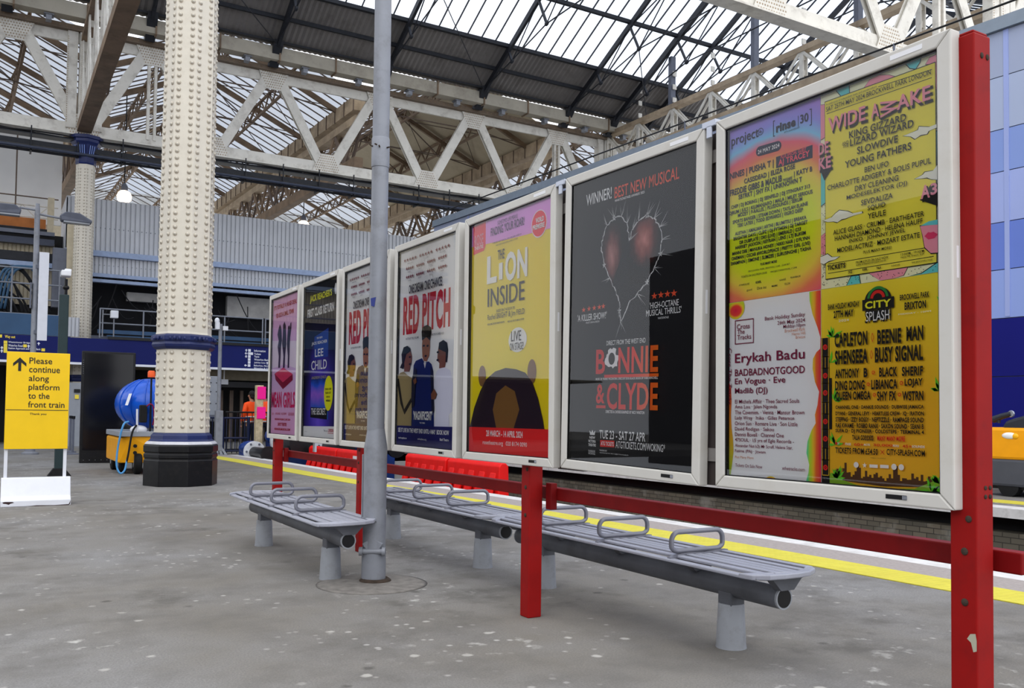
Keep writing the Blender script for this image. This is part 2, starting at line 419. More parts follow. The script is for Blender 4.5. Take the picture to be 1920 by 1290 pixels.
# brick and corrugated sheets
m = mat('brick', (110, 104, 92), 0.9, var=0.1)
nt, N, L, P = nodes_of(m)
tc = N.new('ShaderNodeTexCoord'); mp = N.new('ShaderNodeMapping'); mp.inputs['Rotation'].default_value = (PI/2, 0, PI/2)
br = N.new('ShaderNodeTexBrick'); br.inputs['Scale'].default_value = 1.0; br.inputs['Brick Width'].default_value = 0.235; br.inputs['Row Height'].default_value = 0.085; br.inputs['Mortar Size'].default_value = 0.007
br.inputs['Color1'].default_value = lin((112, 104, 90)); br.inputs['Color2'].default_value = lin((88, 84, 74)); br.inputs['Mortar'].default_value = lin((62, 58, 52))
cb = N.new('ShaderNodeCombineXYZ'); sp = N.new('ShaderNodeSeparateXYZ'); L.new(tc.outputs['Object'], sp.inputs[0]); L.new(sp.outputs['Y'], cb.inputs['X']); L.new(sp.outputs['Z'], cb.inputs['Y'])
L.new(cb.outputs[0], br.inputs['Vector'])
n2 = N.new('ShaderNodeTexNoise'); n2.inputs['Scale'].default_value = 2.2; n2.inputs['Detail'].default_value = 6; L.new(tc.outputs['Object'], n2.inputs['Vector'])
r2 = N.new('ShaderNodeMapRange'); r2.inputs['From Min'].default_value = 0.58; r2.inputs['From Max'].default_value = 0.72; r2.inputs['To Max'].default_value = 0.6; L.new(n2.outputs['Fac'], r2.inputs['Value'])
mx = N.new('ShaderNodeMix'); mx.data_type = 'RGBA'; mx.inputs['B'].default_value = lin((150, 146, 138)); L.new(r2.outputs['Result'], mx.inputs['Factor']); L.new(br.outputs['Color'], mx.inputs['A']); L.new(mx.outputs['Result'], P.inputs['Base Color'])

# ------------------------------------------------------------------ text cache: every string becomes mesh outlines once
GLY = {}
def cache_text(items):
    tmp = []
    for (s, wt) in items:
        if (s, wt) in GLY: continue
        GLY[(s, wt)] = None
        c = bpy.data.curves.new('t', 'FONT'); c.body = s; c.size = 1.0; c.offset = wt*0.75; c.space_character = 1.0+wt*1.5; c.resolution_u = 3; c.fill_mode = 'FRONT'; c.dimensions = '2D'
        o = bpy.data.objects.new('t', c); COL.objects.link(o); tmp.append((s, wt, o, c))
    dg = bpy.context.evaluated_depsgraph_get(); dg.update()
    for (s, wt, o, c) in tmp:
        me = o.evaluated_get(dg).to_mesh()
        vs = [(v.co.x, v.co.y) for v in me.vertices]; fs = [tuple(p.vertices) for p in me.polygons]
        o.evaluated_get(dg).to_mesh_clear()
        GLY[(s, wt)] = (vs, fs)
    for (s, wt, o, c) in tmp:
        bpy.data.objects.remove(o); bpy.data.curves.remove(c)
def put_text(mb, s, wt, cx, cy, w, h, z, T, ang=0.0):
    """fit string s into a w x h box centred at cx, cy of the plane T (4x4), layer z"""
    vs, fs = GLY[(s, wt)]
    if not vs: return
    x0 = min(v[0] for v in vs); x1 = max(v[0] for v in vs); y0 = min(v[1] for v in vs); y1 = max(v[1] for v in vs)
    ca, sa = math.cos(ang), math.sin(ang); out = []
    for (x, y) in vs:
        u = ((x-x0)/(x1-x0)-0.5)*w; v = ((y-y0)/(y1-y0)-0.5)*h
        out.append(T @ Vector((cx+u*ca-v*sa, cy+u*sa+v*ca, z)))
    mb.add(out, fs)

# ------------------------------------------------------------------ lettering and print outlines, in millimetres on each board
TXT={'proj': [('headline_lettering', 'navy', 'project', -420, 710, 163, 56, -6, 0.01), ('headline_lettering', 'navy', '6', -327, 716, 14, 14, 0, 0.0), ('headline_lettering', 'navy', 'rinse', -186, 704, 105, 37, -5, 0.06), ('headline_lettering', 'navy', '30', -88, 706, 42, 36, 0, 0.02), ('headline_lettering', 'navy', '30TH ANNIVERSARY', -153, 675, 84, 7, 0, 0.0), ('date_lettering', 'white', '24 MAY 2024', -281, 629, 122, 18, 0, 0.02), ('guest_lettering', 'coral', 'PLUS SPECIAL GUEST', -145, 576, 136, 14, 0, 0.03), ('guest_lettering', 'coral', 'AJ TRACEY', -143, 551, 166, 33, 0, 0.04), ('lineup_lettering', 'navy', 'NINES | PUSHA T |', -381, 558, 256, 37, 0, 0.035), ('lineup_lettering', 'navy', 'CASISDEAD | ELIZA ROSE', -280, 517, 287, 28, 0, 0.035), ('lineup_lettering', 'navy', 'FREDDIE GIBBS & MADLIB', -358, 486, 302, 29, 0, 0.035), ('lineup_lettering', 'navy', 'MADVILLAINY', -175, 478, 50, 7, 0, 0.035), ('lineup_lettering', 'navy', '20TH ANNIVERSARY', -175, 472, 50, 7, 0, 0.035), ('lineup_lettering', 'navy', '| KATY B', -95, 485, 94, 27, 0, 0.035), ('lineup_lettering', 'navy', 'SBTRKT | SHY FX | UNKNOWN T', -279, 454, 357, 28, 0, 0.035), ('lineup_lettering', 'navy', 'CHIP | DJ BORING | DJ SEINFELD | DJ STINGRAY 313', -281, 418, 442, 21, 0, 0.035), ('lineup_lettering', 'navy', 'DJRUM | JULS | KILIMANJARO | MALA | MILEY SERIOUS', -280, 393, 467, 21, 0, 0.035), ('lineup_lettering', 'navy', 'MOZEY | P-RALLEL | PLUSSOUNDS | SERUM', -280, 374, 362, 21, 0, 0.035), ('lineup_lettering', 'navy', 'SPORTS BANGER | STEAM DOWN | TAYLAH ELAINE', -282, 349, 422, 21, 0, 0.035), ('lineup_lettering', 'navy', 'TEKI LATEX | TODD EDWARDS | VIGRO DEEP', -280, 329, 369, 21, 0, 0.035), ('lineup_lettering', 'navy', 'ALETHA | AMALIAH | ARTHI | BLUMITSU | BREAKA', -278, 295, 400, 20, 0, 0.035), ('lineup_lettering', 'navy', 'BRIGHTER DAYS | CLIPZ | DJ PYTHON | DJ TARGET', -280, 274, 415, 20, 0, 0.035), ('lineup_lettering', 'navy', 'DR DUBPLATE | DRS (LIVE) | EMERALD | G33', -279, 252, 344, 20, 0, 0.035), ('lineup_lettering', 'navy', 'HARRIET JAXXON | KEYRAH | LENS | LTJ BUKEM', -279, 232, 394, 20, 0, 0.035), ('lineup_lettering', 'navy', "MANNI DEE | MANUKA HONEY | NIKKI NAIR | O'FLYNN", -279, 209, 433, 20, 0, 0.035), ('lineup_lettering', 'navy', 'ONEMAN | OSCAR #WORLDPEACE | PRETTY GIRL (LIVE)', -279, 187, 441, 20, 0, 0.035), ('lineup_lettering', 'navy', 'SHAMPAIN | SIMONE | SLIMZEE | SURUSINGHE | TASHA', -279, 165, 451, 20, 0, 0.035), ('ticket_lettering', 'navy', 'PLUS MANY MORE', -281, 140, 92, 11, 0, 0.04), ('ticket_lettering', 'navy', 'BROCKWELL PARK, BRIXTON | 12:00 - 22:00 BST', -280, 118, 233, 9, 0, 0.0), ('ticket_lettering', 'navy', 'TICKETS ON SALE FROM £30.00', -366, 100, 151, 9, 0, 0.0), ('ticket_lettering', 'navy', 'PROJECTSFESTIVAL.COM', -199, 98, 141, 9, 0, 0.0), ('ticket_lettering', 'navy', 'ATHIRDLIVE', -423, 65, 63, 8, 0, 0.0), ('ticket_lettering', 'navy', 'KOOL', -338, 65, 32, 10, 0, 0.06), ('ticket_lettering', 'navy', 'vivid', -205, 59, 33, 10, 0, 0.0), ('ticket_lettering', 'navy', 'FLASHBACK', -134, 61, 52, 7, 0, 0.02), ('ticket_lettering', 'navy', 'good', -392, 37, 31, 11, 0, 0.0), ('ticket_lettering', 'navy', 'Dice inc', -320, 39, 52, 12, 0, 0.0), ('ticket_lettering', 'navy', 'MUSIC', -247, 38, 32, 7, 0, 0.05), ('ticket_lettering', 'navy', 'YELLOW', -178, 38, 31, 9, 0, 0.0)], 'cross': [('logo_lettering', 'maroon', 'Cross', -427, -118, 77, 22, 0, 0.01), ('logo_lettering', 'maroon', 'The', -441, -141, 44, 20, 0, 0.01), ('logo_lettering', 'maroon', 'Tracks', -422, -165, 83, 21, 0, 0.01), ('date_lettering', 'maroon', 'Bank Holiday Sunday', -193, -99, 216, 21, 0, 0.01), ('date_lettering', 'maroon', '26th May 2024', -158, -123, 146, 20, 0, 0.01), ('date_lettering', 'maroon', 'Midday-10pm', -142, -141, 115, 18, 0, 0.01), ('venue_lettering', 'tan', 'Brockwell Park', -138, -157, 106, 14, 0, 0.0), ('venue_lettering', 'tan', 'Herne Hill', -119, -173, 68, 12, 0, 0.0), ('venue_lettering', 'tan', 'Brixton', -109, -188, 49, 12, 0, 0.0), ('lineup_lettering', 'maroon', 'Erykah Badu', -282, -263, 390, 54, 0, 0.015), ('lineup_lettering', 'maroon', 'BADBADNOTGOOD', -282, -320, 390, 31, 0, 0.015), ('lineup_lettering', 'maroon', 'En Vogue · Eve', -333, -362, 289, 34, 0, 0.015), ('lineup_lettering', 'maroon', 'Madlib (DJ)', -382, -403, 190, 32, 0, 0.015), ('lineup_lettering', 'maroon', 'El Michels Affair · Thee Sacred Souls', -296, -447, 361, 17, 0, 0.008), ('lineup_lettering', 'maroon', 'Ama Lou · Jalen Ngonda', -355, -472, 244, 20, 0, 0.008), ('lineup_lettering', 'maroon', 'The Cavemen. · Venna · Mansur Brown', -283, -494, 388, 17, 0, 0.008), ('lineup_lettering', 'maroon', 'Lady Wray · Iniko · Gilles Peterson', -309, -520, 336, 20, 0, 0.008), ('lineup_lettering', 'maroon', 'Orion Sun · Romare Live · Son Little', -301, -542, 352, 17, 0, 0.008), ('lineup_lettering', 'maroon', 'David Rodigan · Sekou', -364, -568, 225, 20, 0, 0.008), ('lineup_lettering', 'maroon', 'Dennis Bovell · Channel One', -337, -590, 280, 17, 0, 0.008), ('lineup_lettering', 'maroon', '47SOUL · 15 yrs of Eglo Records -', -310, -616, 333, 20, 0, 0.008), ('lineup_lettering', 'maroon', 'Alexander Nut b2b Mr Scruff, Helena Star,', -313, -640, 327, 16, 0, 0.008), ('lineup_lettering', 'maroon', 'Fatima (PA) · Jitwam', -387, -664, 179, 17, 0, 0.008), ('ticket_lettering', 'maroon', 'Tickets On Sale Now', -395, -725, 158, 14, 0, 0.0), ('ticket_lettering', 'maroon', 'xthetracks.com', -147, -724, 119, 15, 0, 0.0), ('venue_lettering', 'tan', 'Plus Many More', -421, -691, 110, 14, 0, 0.0)], 'wide': [('headline_lettering', 'black', 'A celebration of independent music and counterculture', 145, 723, 233, 10, 0, 0.0), ('headline_lettering', 'black', 'SAT 25TH MAY 2024 BROCKWELL PARK LONDON', 256, 705, 456, 19, 0, 0.01), ('headline_lettering', 'black', 'A-Z', 258, 603, 17, 9, -6, 0.0), ('lineup_lettering', 'black', 'KING GIZZARD', 261, 573, 248, 28, 0, 0.02), ('lineup_lettering', 'black', 'AND', 120, 548, 31, 12, 0, 0.01), ('lineup_lettering', 'black', 'THE', 120, 536, 28, 12, 0, 0.01), ('lineup_lettering', 'black', 'LIZARD WIZARD', 278, 542, 273, 28, 0, 0.02), ('lineup_lettering', 'black', 'SLOWDIVE', 262, 503, 177, 28, 0, 0.02), ('lineup_lettering', 'black', 'YOUNG FATHERS', 261, 462, 288, 28, 0, 0.02), ('lineup_lettering', 'black', 'BEN UFO', 259, 421, 104, 21, 0, 0.015), ('lineup_lettering', 'black', 'CHARLOTTE ADIGERY & BOLIS PUPUL', 258, 390, 449, 21, 0, 0.015), ('lineup_lettering', 'black', 'DRY CLEANING', 257, 359, 189, 21, 0, 0.015), ('lineup_lettering', 'black', 'MODESELEKTOR (DJ)', 256, 330, 263, 21, 0, 0.012), ('lineup_lettering', 'black', 'SEVDALIZA', 259, 299, 137, 21, 0, 0.015), ('lineup_lettering', 'black', 'SQUID', 258, 271, 77, 21, 0, 0.015), ('lineup_lettering', 'black', 'YEULE', 259, 242, 78, 21, 0, 0.015), ('lineup_lettering', 'black', 'ALICE GLASS · CRUMB · EARTHEATER', 257, 208, 393, 19, 0, 0.015), ('lineup_lettering', 'black', 'HANNAH DIAMOND · HELENA HAUFF', 258, 183, 379, 19, 0, 0.015), ('lineup_lettering', 'black', 'INIKO · JOHNNY JEWEL', 257, 160, 243, 19, 0, 0.015), ('lineup_lettering', 'black', 'MODEL/ACTRIZ · MOZART ESTATE', 258, 135, 356, 19, 0, 0.015), ('lineup_lettering', 'black', 'PLUS MANY MORE!', 260, 109, 121, 11, 0, 0.01), ('ticket_lettering', 'black', 'TICKETS', 75, 73, 86, 20, 0, 0.05), ('ticket_lettering', 'black', 'FROM £59.50 ON SALE NOW', 237, 75, 141, 9, 0, 0.01), ('ticket_lettering', 'black', 'www.wideawakelondon.co.uk', 232, 66, 131, 9, 0, 0.0), ('ticket_lettering', 'black', '12:00PM - 10:30PM', 406, 76, 93, 8, 0, 0.01), ('ticket_lettering', 'black', 'Herne Hill, Brixton, SE24', 406, 65, 93, 9, 0, 0.0), ('ticket_lettering', 'black', 'DICE', 140, 43, 18, 11, 0, 0.04), ('ticket_lettering', 'black', 'KKM', 205, 44, 18, 9, 0, 0.05), ('ticket_lettering', 'black', 'YALA', 266, 42, 21, 9, 0, 0.05), ('ticket_lettering', 'black', 'ticketweb', 338, 41, 36, 7, 0, 0.0), ('ticket_lettering', 'black', 'THE BROCKWELL PARK', 444, 40, 82, 6, 0, 0.0), ('title_lettering', 'pinkt', 'WIDE', 125, 639, 173, 56, -5, 0.03), ('title_lettering', 'pinkt', 'A', 254, 635, 35, 53, -4, 0.03), ('title_lettering', 'pinkt', 'AKE', 414, 634, 135, 53, 0, 0.03), ('margin_lettering', 'pinkt', 'DE', 15, 554, 49, 48, -5, 0.04), ('margin_lettering', 'pinkt', 'KE', 21, 493, 60, 48, -5, 0.04), ('margin_lettering', 'pinkt', 'A', 459, 284, 37, 48, 0, 0.04), ('margin_lettering', 'pinkt', '3', 492, 287, 25, 42, -4, 0.04)], 'city': [('date_lettering', 'black', 'BANK HOLIDAY MONDAY', 107, -82, 147, 23, 0, 0.04), ('date_lettering', 'black', '27TH MAY', 107, -114, 93, 29, 0, 0.05), ('date_lettering', 'black', 'BROCKWELL PARK', 412, -80, 117, 21, 0, 0.04), ('date_lettering', 'black', 'BRIXTON', 415, -113, 85, 28, 0, 0.05), ('logo_lettering', 'yellow', 'CITY', 261, -93, 112, 28, 0, 0.05), ('splash_lettering', 'white', 'SPLASH', 259, -136, 101, 36, 0, 0.0), ('headliner_lettering', 'black', 'CAPLETON', 140, -215, 150, 54, 0, 0.05), ('headliner_lettering', 'black', 'BEENIE', 308, -216, 100, 53, 0, 0.05), ('headliner_lettering', 'black', 'MAN', 413, -213, 67, 52, 0, 0.05), ('headliner_lettering', 'black', 'SHENSEEA', 141, -282, 150, 55, 0, 0.05), ('headliner_lettering', 'black', 'BUSY SIGNAL', 346, -282, 198, 57, 0, 0.05), ('lineup_lettering', 'black', 'ANTHONY', 122, -345, 111, 36, 0, 0.045), ('lineup_lettering', 'black', 'B', 206, -345, 17, 35, 0, 0.045), ('lineup_lettering', 'black', 'BLACK', 303, -346, 76, 35, 0, 0.045), ('lineup_lettering', 'black', 'SHERIF', 402, -347, 84, 34, 0, 0.045), ('lineup_lettering', 'black', 'DING DONG', 134, -391, 135, 37, 0, 0.045), ('lineup_lettering', 'black', 'LIBIANCA', 286, -391, 111, 36, 0, 0.045), ('lineup_lettering', 'black', 'LOJAY', 407, -390, 72, 34, 0, 0.045), ('lineup_lettering', 'black', 'QUEEN OMEGA', 148, -433, 159, 38, 0, 0.045), ('lineup_lettering', 'black', 'SHY FX', 296, -434, 80, 35, 0, 0.045), ('lineup_lettering', 'black', 'WSTRN', 403, -435, 84, 34, 0, 0.045), ('lineup_lettering', 'black', 'CHANNEL ONE · DANKIE SOUNDS · DUBWISE JAMAICA', 257, -476, 378, 17, 0, 0.045), ('lineup_lettering', 'black', "D'YANI · GENERAL LEVY · HEARTLESS CREW · IQ · IRATION", 257, -499, 378, 18, 0, 0.045), ('lineup_lettering', 'black', 'STEPPAS · IZZY BOSSY · NEPTIZZLE · RAMPAGE SOUND', 257, -521, 377, 18, 0, 0.045), ('lineup_lettering', 'black', 'RAS KWAME · ROBBO RANX · SAXON SOUND · SEANI B', 257, -544, 377, 18, 0, 0.045), ('lineup_lettering', 'black', 'SUPA D · DJ PIONEER · COLDSTEPS · TERMINAL 4', 257, -566, 378, 18, 0, 0.045), ('lineup_lettering', 'black', 'TALIA GODDESS', 192, -589, 94, 19, 0, 0.045), ('more_lettering', 'red', 'MANY MANY MORE', 313, -589, 115, 19, 0, 0.045), ('more_lettering', 'red', '1', 71, -614, 9, 10, 0, 0.02), ('more_lettering', 'red', '7', 105, -615, 14, 10, 0, 0.02), ('more_lettering', 'red', '60+', 174, -615, 42, 11, 0, 0.02), ('more_lettering', 'red', '30,000', 279, -615, 82, 11, 0, 0.02), ('more_lettering', 'red', '45+', 379, -615, 37, 11, 0, 0.02), ('stats_lettering', 'white', 'DAY', 82, -614, 10, 9, 0, 0.03), ('stats_lettering', 'white', 'STAGES', 126, -615, 26, 9, 0, 0.03), ('stats_lettering', 'white', 'ACTS', 210, -615, 28, 8, 0, 0.03), ('stats_lettering', 'white', 'PEOPLE', 334, -615, 25, 8, 0, 0.03), ('stats_lettering', 'white', 'SOUNDS', 424, -615, 50, 9, 0, 0.03), ('stats_lettering', 'white', 'MIDDAY - 10PM', 412, -140, 129, 5, 0, 0.0), ('stats_lettering', 'white', '2024', 108, -140, 48, 9, 0, 0.0), ('ticket_lettering', 'black', 'TICKETS FROM £54.50', 162, -640, 191, 23, 0, 0.03), ('ticket_lettering', 'black', 'CITY-SPLASH.COM', 372, -638, 154, 22, 0, 0.03), ('ticket_lettering', 'black', 'SUBJECT TO LICENCE', 259, -663, 64, 4, 0, 0.0)], 'bonnie': [('award_lettering', 'white', 'WINNER!', -281, 668, 234, 63, 0, 0.015), ('musical_lettering', 'orange', 'BEST NEW MUSICAL', 119, 660, 514, 61, 0, 0.01), ('award_lettering', 'white', 'WHATSONSTAGE AWARDS 2023', -11, 617, 248, 13, 0, 0.02), ('award_lettering', 'white', "'A KILLER SHOW!'", -326, 17, 273, 38, 0, 0.01), ('award_lettering', 'white', "WHAT'S ON IN LONDON", -317, -13, 128, 11, 0, 0.0), ('award_lettering', 'white', "'HIGH-OCTANE", 278, 35, 218, 32, 0, 0.01), ('award_lettering', 'white', "MUSICAL THRILLS'", 275, -1, 264, 32, 0, 0.01), ('award_lettering', 'white', 'WHATSONSTAGE', 275, -32, 81, 10, 0, 0.01), ('award_lettering', 'white', 'DIRECT FROM THE WEST END', -22, -135, 328, 25, 0, 0.01), ('title_lettering', 'red', 'B', -237, -232, 83, 132, 0, 0.03), ('title_lettering', 'red', 'NNIE', 81, -230, 322, 133, 0, 0.03), ('title_lettering', 'red', 'CLYDE', 35, -417, 419, 140, 0, 0.03), ('title_lettering', 'red', '&', -234, -405, 78, 104, 0, 0.03), ('credit_lettering', 'white', 'MUSIC BY FRANK WILDHORN LYRICS BY DON BLACK BOOK BY IVAN MENCHELL', -18, -325, 520, 12, 0, 0.02), ('credit_lettering', 'white', 'DIRECTED & CHOREOGRAPHED BY NICK WINSTON', -20, -499, 325, 15, 0, 0.02), ('date_lettering', 'white', 'TUE 23 - SAT 27 APR', -41, -621, 388, 46, 0, 0.015), ('date_lettering', 'white', 'ATGTICKETS.COM/WOKING*', 107, -668, 394, 39, 0, 0.005), ('date_lettering', 'white', 'NEW', -300, -642, 53, 14, 0, 0.04), ('date_lettering', 'white', 'VICTORIA', -302, -662, 69, 15, 0, 0.04), ('date_lettering', 'white', 'THEATRE', -301, -682, 69, 15, 0, 0.04), ('date_lettering', 'white', 'THE AMBASSADORS', -303, -716, 64, 12, 0, 0.0), ('date_lettering', 'white', 'WOKING', -303, -729, 64, 11, 0, 0.0), ('date_lettering', 'white', 'THIS AMAZING SHOW', -199, -707, 66, 9, 0, 0.0), ('date_lettering', 'white', '*BOOKING FEES MAY APPLY. SUBJECT TO AVAILABILITY', -106, -720, 252, 7, 0, 0.0), ('ticket_lettering', 'white', 'ATG TICKETS', -164, -669, 114, 21, 0, 0.02)], 'lion': [('tagline_lettering', 'plum', 'SOMETIMES LIFE MEANS', -25, 728, 255, 26, 0, 0.0), ('tagline_lettering', 'plum', 'FINDING YOUR ROAR!', -30, 682, 428, 55, 0, 0.015), ('note_lettering', 'black', 'A BRAND NEW MUSICAL FOR CHILDREN AGED 3+', -31, 605, 369, 10, 0, 0.0), ('note_lettering', 'black', 'AND EVERYONE WHO LOVES A STORY', -31, 584, 284, 9, 0, 0.0), ('theatre_lettering', 'pinkt', 'ROSE', -408, 660, 128, 76, -7, 0.02), ('theatre_lettering', 'white', 'THEATRE', -405, 608, 124, 24, 0, 0.02), ('premiere_lettering', 'white', 'WORLD', 365, 655, 91, 32, -7, 0.05), ('premiere_lettering', 'white', 'PREMIERE', 352, 617, 135, 30, -12, 0.05), ('title_lettering', 'white', 'L', -222, 434, 134, 184, 0, 0.05), ('title_lettering', 'white', 'I', -103, 406, 48, 109, 5, 0.02), ('title_lettering', 'white', 'ON', 90, 422, 273, 187, 0, 0.05), ('name_lettering', 'black', 'THE', -102, 516, 85, 63, 0, 0.02), ('name_lettering', 'black', 'INSIDE', -40, 249, 470, 122, 0, 0.0), ('name_lettering', 'black', 'BASED ON THE BOOK BY', -36, 153, 236, 18, 0, 0.0), ('name_lettering', 'black', 'Rachel BRIGHT & Jim FIELD', -37, 115, 470, 45, 0, 0.0), ('name_lettering', 'black', 'BOOK AND LYRICS BY SARAH PUNSHON', -160, 74, 221, 12, 0, 0.02), ('name_lettering', 'black', "MUSIC AND LYRICS BY EAMONN O'DWYER", 95, 71, 201, 12, 0, 0.02), ('name_lettering', 'black', 'LIVE', 101, -28, 122, 64, 0, 0.0), ('name_lettering', 'black', 'ON STAGE!', 108, -93, 167, 46, 0, 0.0), ('date_lettering', 'white', '28 MARCH - 14 APRIL 2024', -39, -642, 465, 41, 0, 0.03), ('date_lettering', 'white', 'rosetheatre.org   020 8174 0090', -36, -706, 562, 35, 0, 0.005)], 'pitch': [('tagline_lettering', 'navy', 'ONE DREAM. ONE CHANCE.', -23, 450, 600, 71, 0, 0.035), ('title_lettering', 'crimson', 'RED', -288, 249, 306, 299, 0, 0.06), ('title_lettering', 'crimson', 'PITCH', 160, 248, 478, 289, 0, 0.06), ('credit_lettering', 'navy', 'WRITTEN BY TYRELL WILLIAMS', -242, 63, 245, 16, 0, 0.01), ('credit_lettering', 'navy', 'DIRECTED BY DANIEL BAILEY', 212, 67, 215, 15, 0, 0.01), ('quote_lettering', 'white', "'MAGNIFICENT'", -22, -535, 340, 69, 0, 0.05), ('quote_lettering', 'white', 'THE TIMES', -26, -591, 96, 10, 0, 0.02), ('booking_lettering', 'white', 'SEE IT LIVE IN THE WEST END UNTIL 4 MAY  BOOK NOW', -26, -653, 911, 34, 0, 0.03), ('booking_lettering', 'white', 'sohoplace', -391, -717, 161, 19, 0, 0.02), ('booking_lettering', 'white', 'sohoplace.org', -25, -715, 157, 19, 0, 0.0), ('booking_lettering', 'white', 'Bush Theatre', 355, -704, 142, 19, 0, 0.03), ('review_lettering', 'grey', "WHAT'S ON", -308, 659, 101, 10, 0, 0.0), ('review_lettering', 'grey', 'THE TIMES', -18, 661, 100, 9, 0, 0.0), ('review_lettering', 'grey', 'THE STAGE', 271, 663, 99, 9, 0, 0.0), ('review_lettering', 'grey', 'THE i', -313, 590, 61, 10, 0, 0.0), ('review_lettering', 'grey', 'TIME OUT', -118, 590, 58, 10, 0, 0.0), ('review_lettering', 'grey', 'EVENING', 77, 592, 56, 9, 0, 0.0), ('review_lettering', 'grey', 'GUARDIAN', 271, 596, 58, 9, 0, 0.0), ('review_lettering', 'grey', 'TELEGRAPH', -312, 522, 60, 10, 0, 0.0), ('review_lettering', 'grey', 'INDEPENDENT', -118, 522, 58, 10, 0, 0.0), ('review_lettering', 'grey', 'FINANCIAL', 77, 523, 58, 9, 0, 0.0), ('review_lettering', 'grey', 'OBSERVER', 270, 524, 58, 9, 0, 0.0)], 'mean': [('tagline_lettering', 'crimson', "IT'S TOTALLY A HUGE DEAL", -29, 672, 879, 52, 0, 0.04), ('tagline_lettering', 'crimson', 'FOR SUCH A SMALL TOWN', -38, 575, 691, 52, 0, 0.04), ('title_lettering', 'hotpink', 'MEAN', -290, -384, 400, 176, 0, 0.03), ('title_lettering', 'hotpink', 'GIRLS', 197, -391, 439, 173, 0, 0.03), ('credit_lettering', 'crimson', 'TINA FEY', -435, -545, 86, 26, 0, 0.0), ('credit_lettering', 'crimson', 'JEFF RICHMOND', -220, -546, 193, 31, 0, 0.0), ('credit_lettering', 'crimson', 'NELL BENJAMIN', 19, -546, 194, 30, 0, 0.0), ('credit_lettering', 'crimson', 'CASEY NICHOLAW', 294, -545, 219, 34, 0, 0.0), ('venue_lettering', 'crimson', 'PREVIEWS FROM 5 JUNE 2024', -37, -609, 605, 28, 0, 0.04), ('venue_lettering', 'crimson', 'SAVOY THEATRE', -47, -661, 343, 38, 0, 0.04), ('venue_lettering', 'crimson', 'MEANGIRLSMUSICAL.COM', -44, -715, 601, 25, 0, 0.04)], 'reach': [('tagline_lettering', 'lemon', "JACK REACHER'S", -24, 631, 677, 87, 0, 0.05), ('second_lettering', 'white', 'FIRST CLASS RETURN', -26, 494, 824, 87, 0, 0.05), ('second_lettering', 'white', 'THE NEW', -32, 221, 181, 19, 0, 0.02), ('author_lettering', 'white', 'JACK REACHER', -38, 170, 481, 39, 0, 0.03), ('author_lettering', 'white', 'LEE', -38, 73, 260, 78, 0, 0.02), ('author_lettering', 'white', 'CHILD', -37, -49, 481, 95, 0, 0.02), ('author_lettering', 'white', 'THE SECRET.', -24, -513, 462, 65, 0, 0.03), ('coauthor_lettering', 'sand', 'ANDREW CHILD', -37, -174, 455, 28, 0, 0.01), ('sticker_lettering', 'black', 'THE NO.1 BEST', 259, -296, 184, 20, 0, 0.03), ('sticker_lettering', 'black', 'SELLER. OUT', 262, -332, 161, 20, 0, 0.03), ('sticker_lettering', 'black', 'NOW IN', 259, -371, 102, 20, 0, 0.03), ('sticker_lettering', 'black', 'PAPERBACK', 266, -408, 133, 20, 0, 0.03), ('shop_lettering', 'crimson', 'LONDON', 353, -692, 151, 30, 0, 0.03), ('shop_lettering', 'crimson', 'STATION', 352, -720, 156, 10, 0, 0.03), ('footer_lettering', 'grey', 'This is a', 204, -699, 119, 18, 0, 0.01), ('footer_lettering', 'grey', 'penguin.co.uk', -414, -720, 73, 9, 0, 0.0)]}
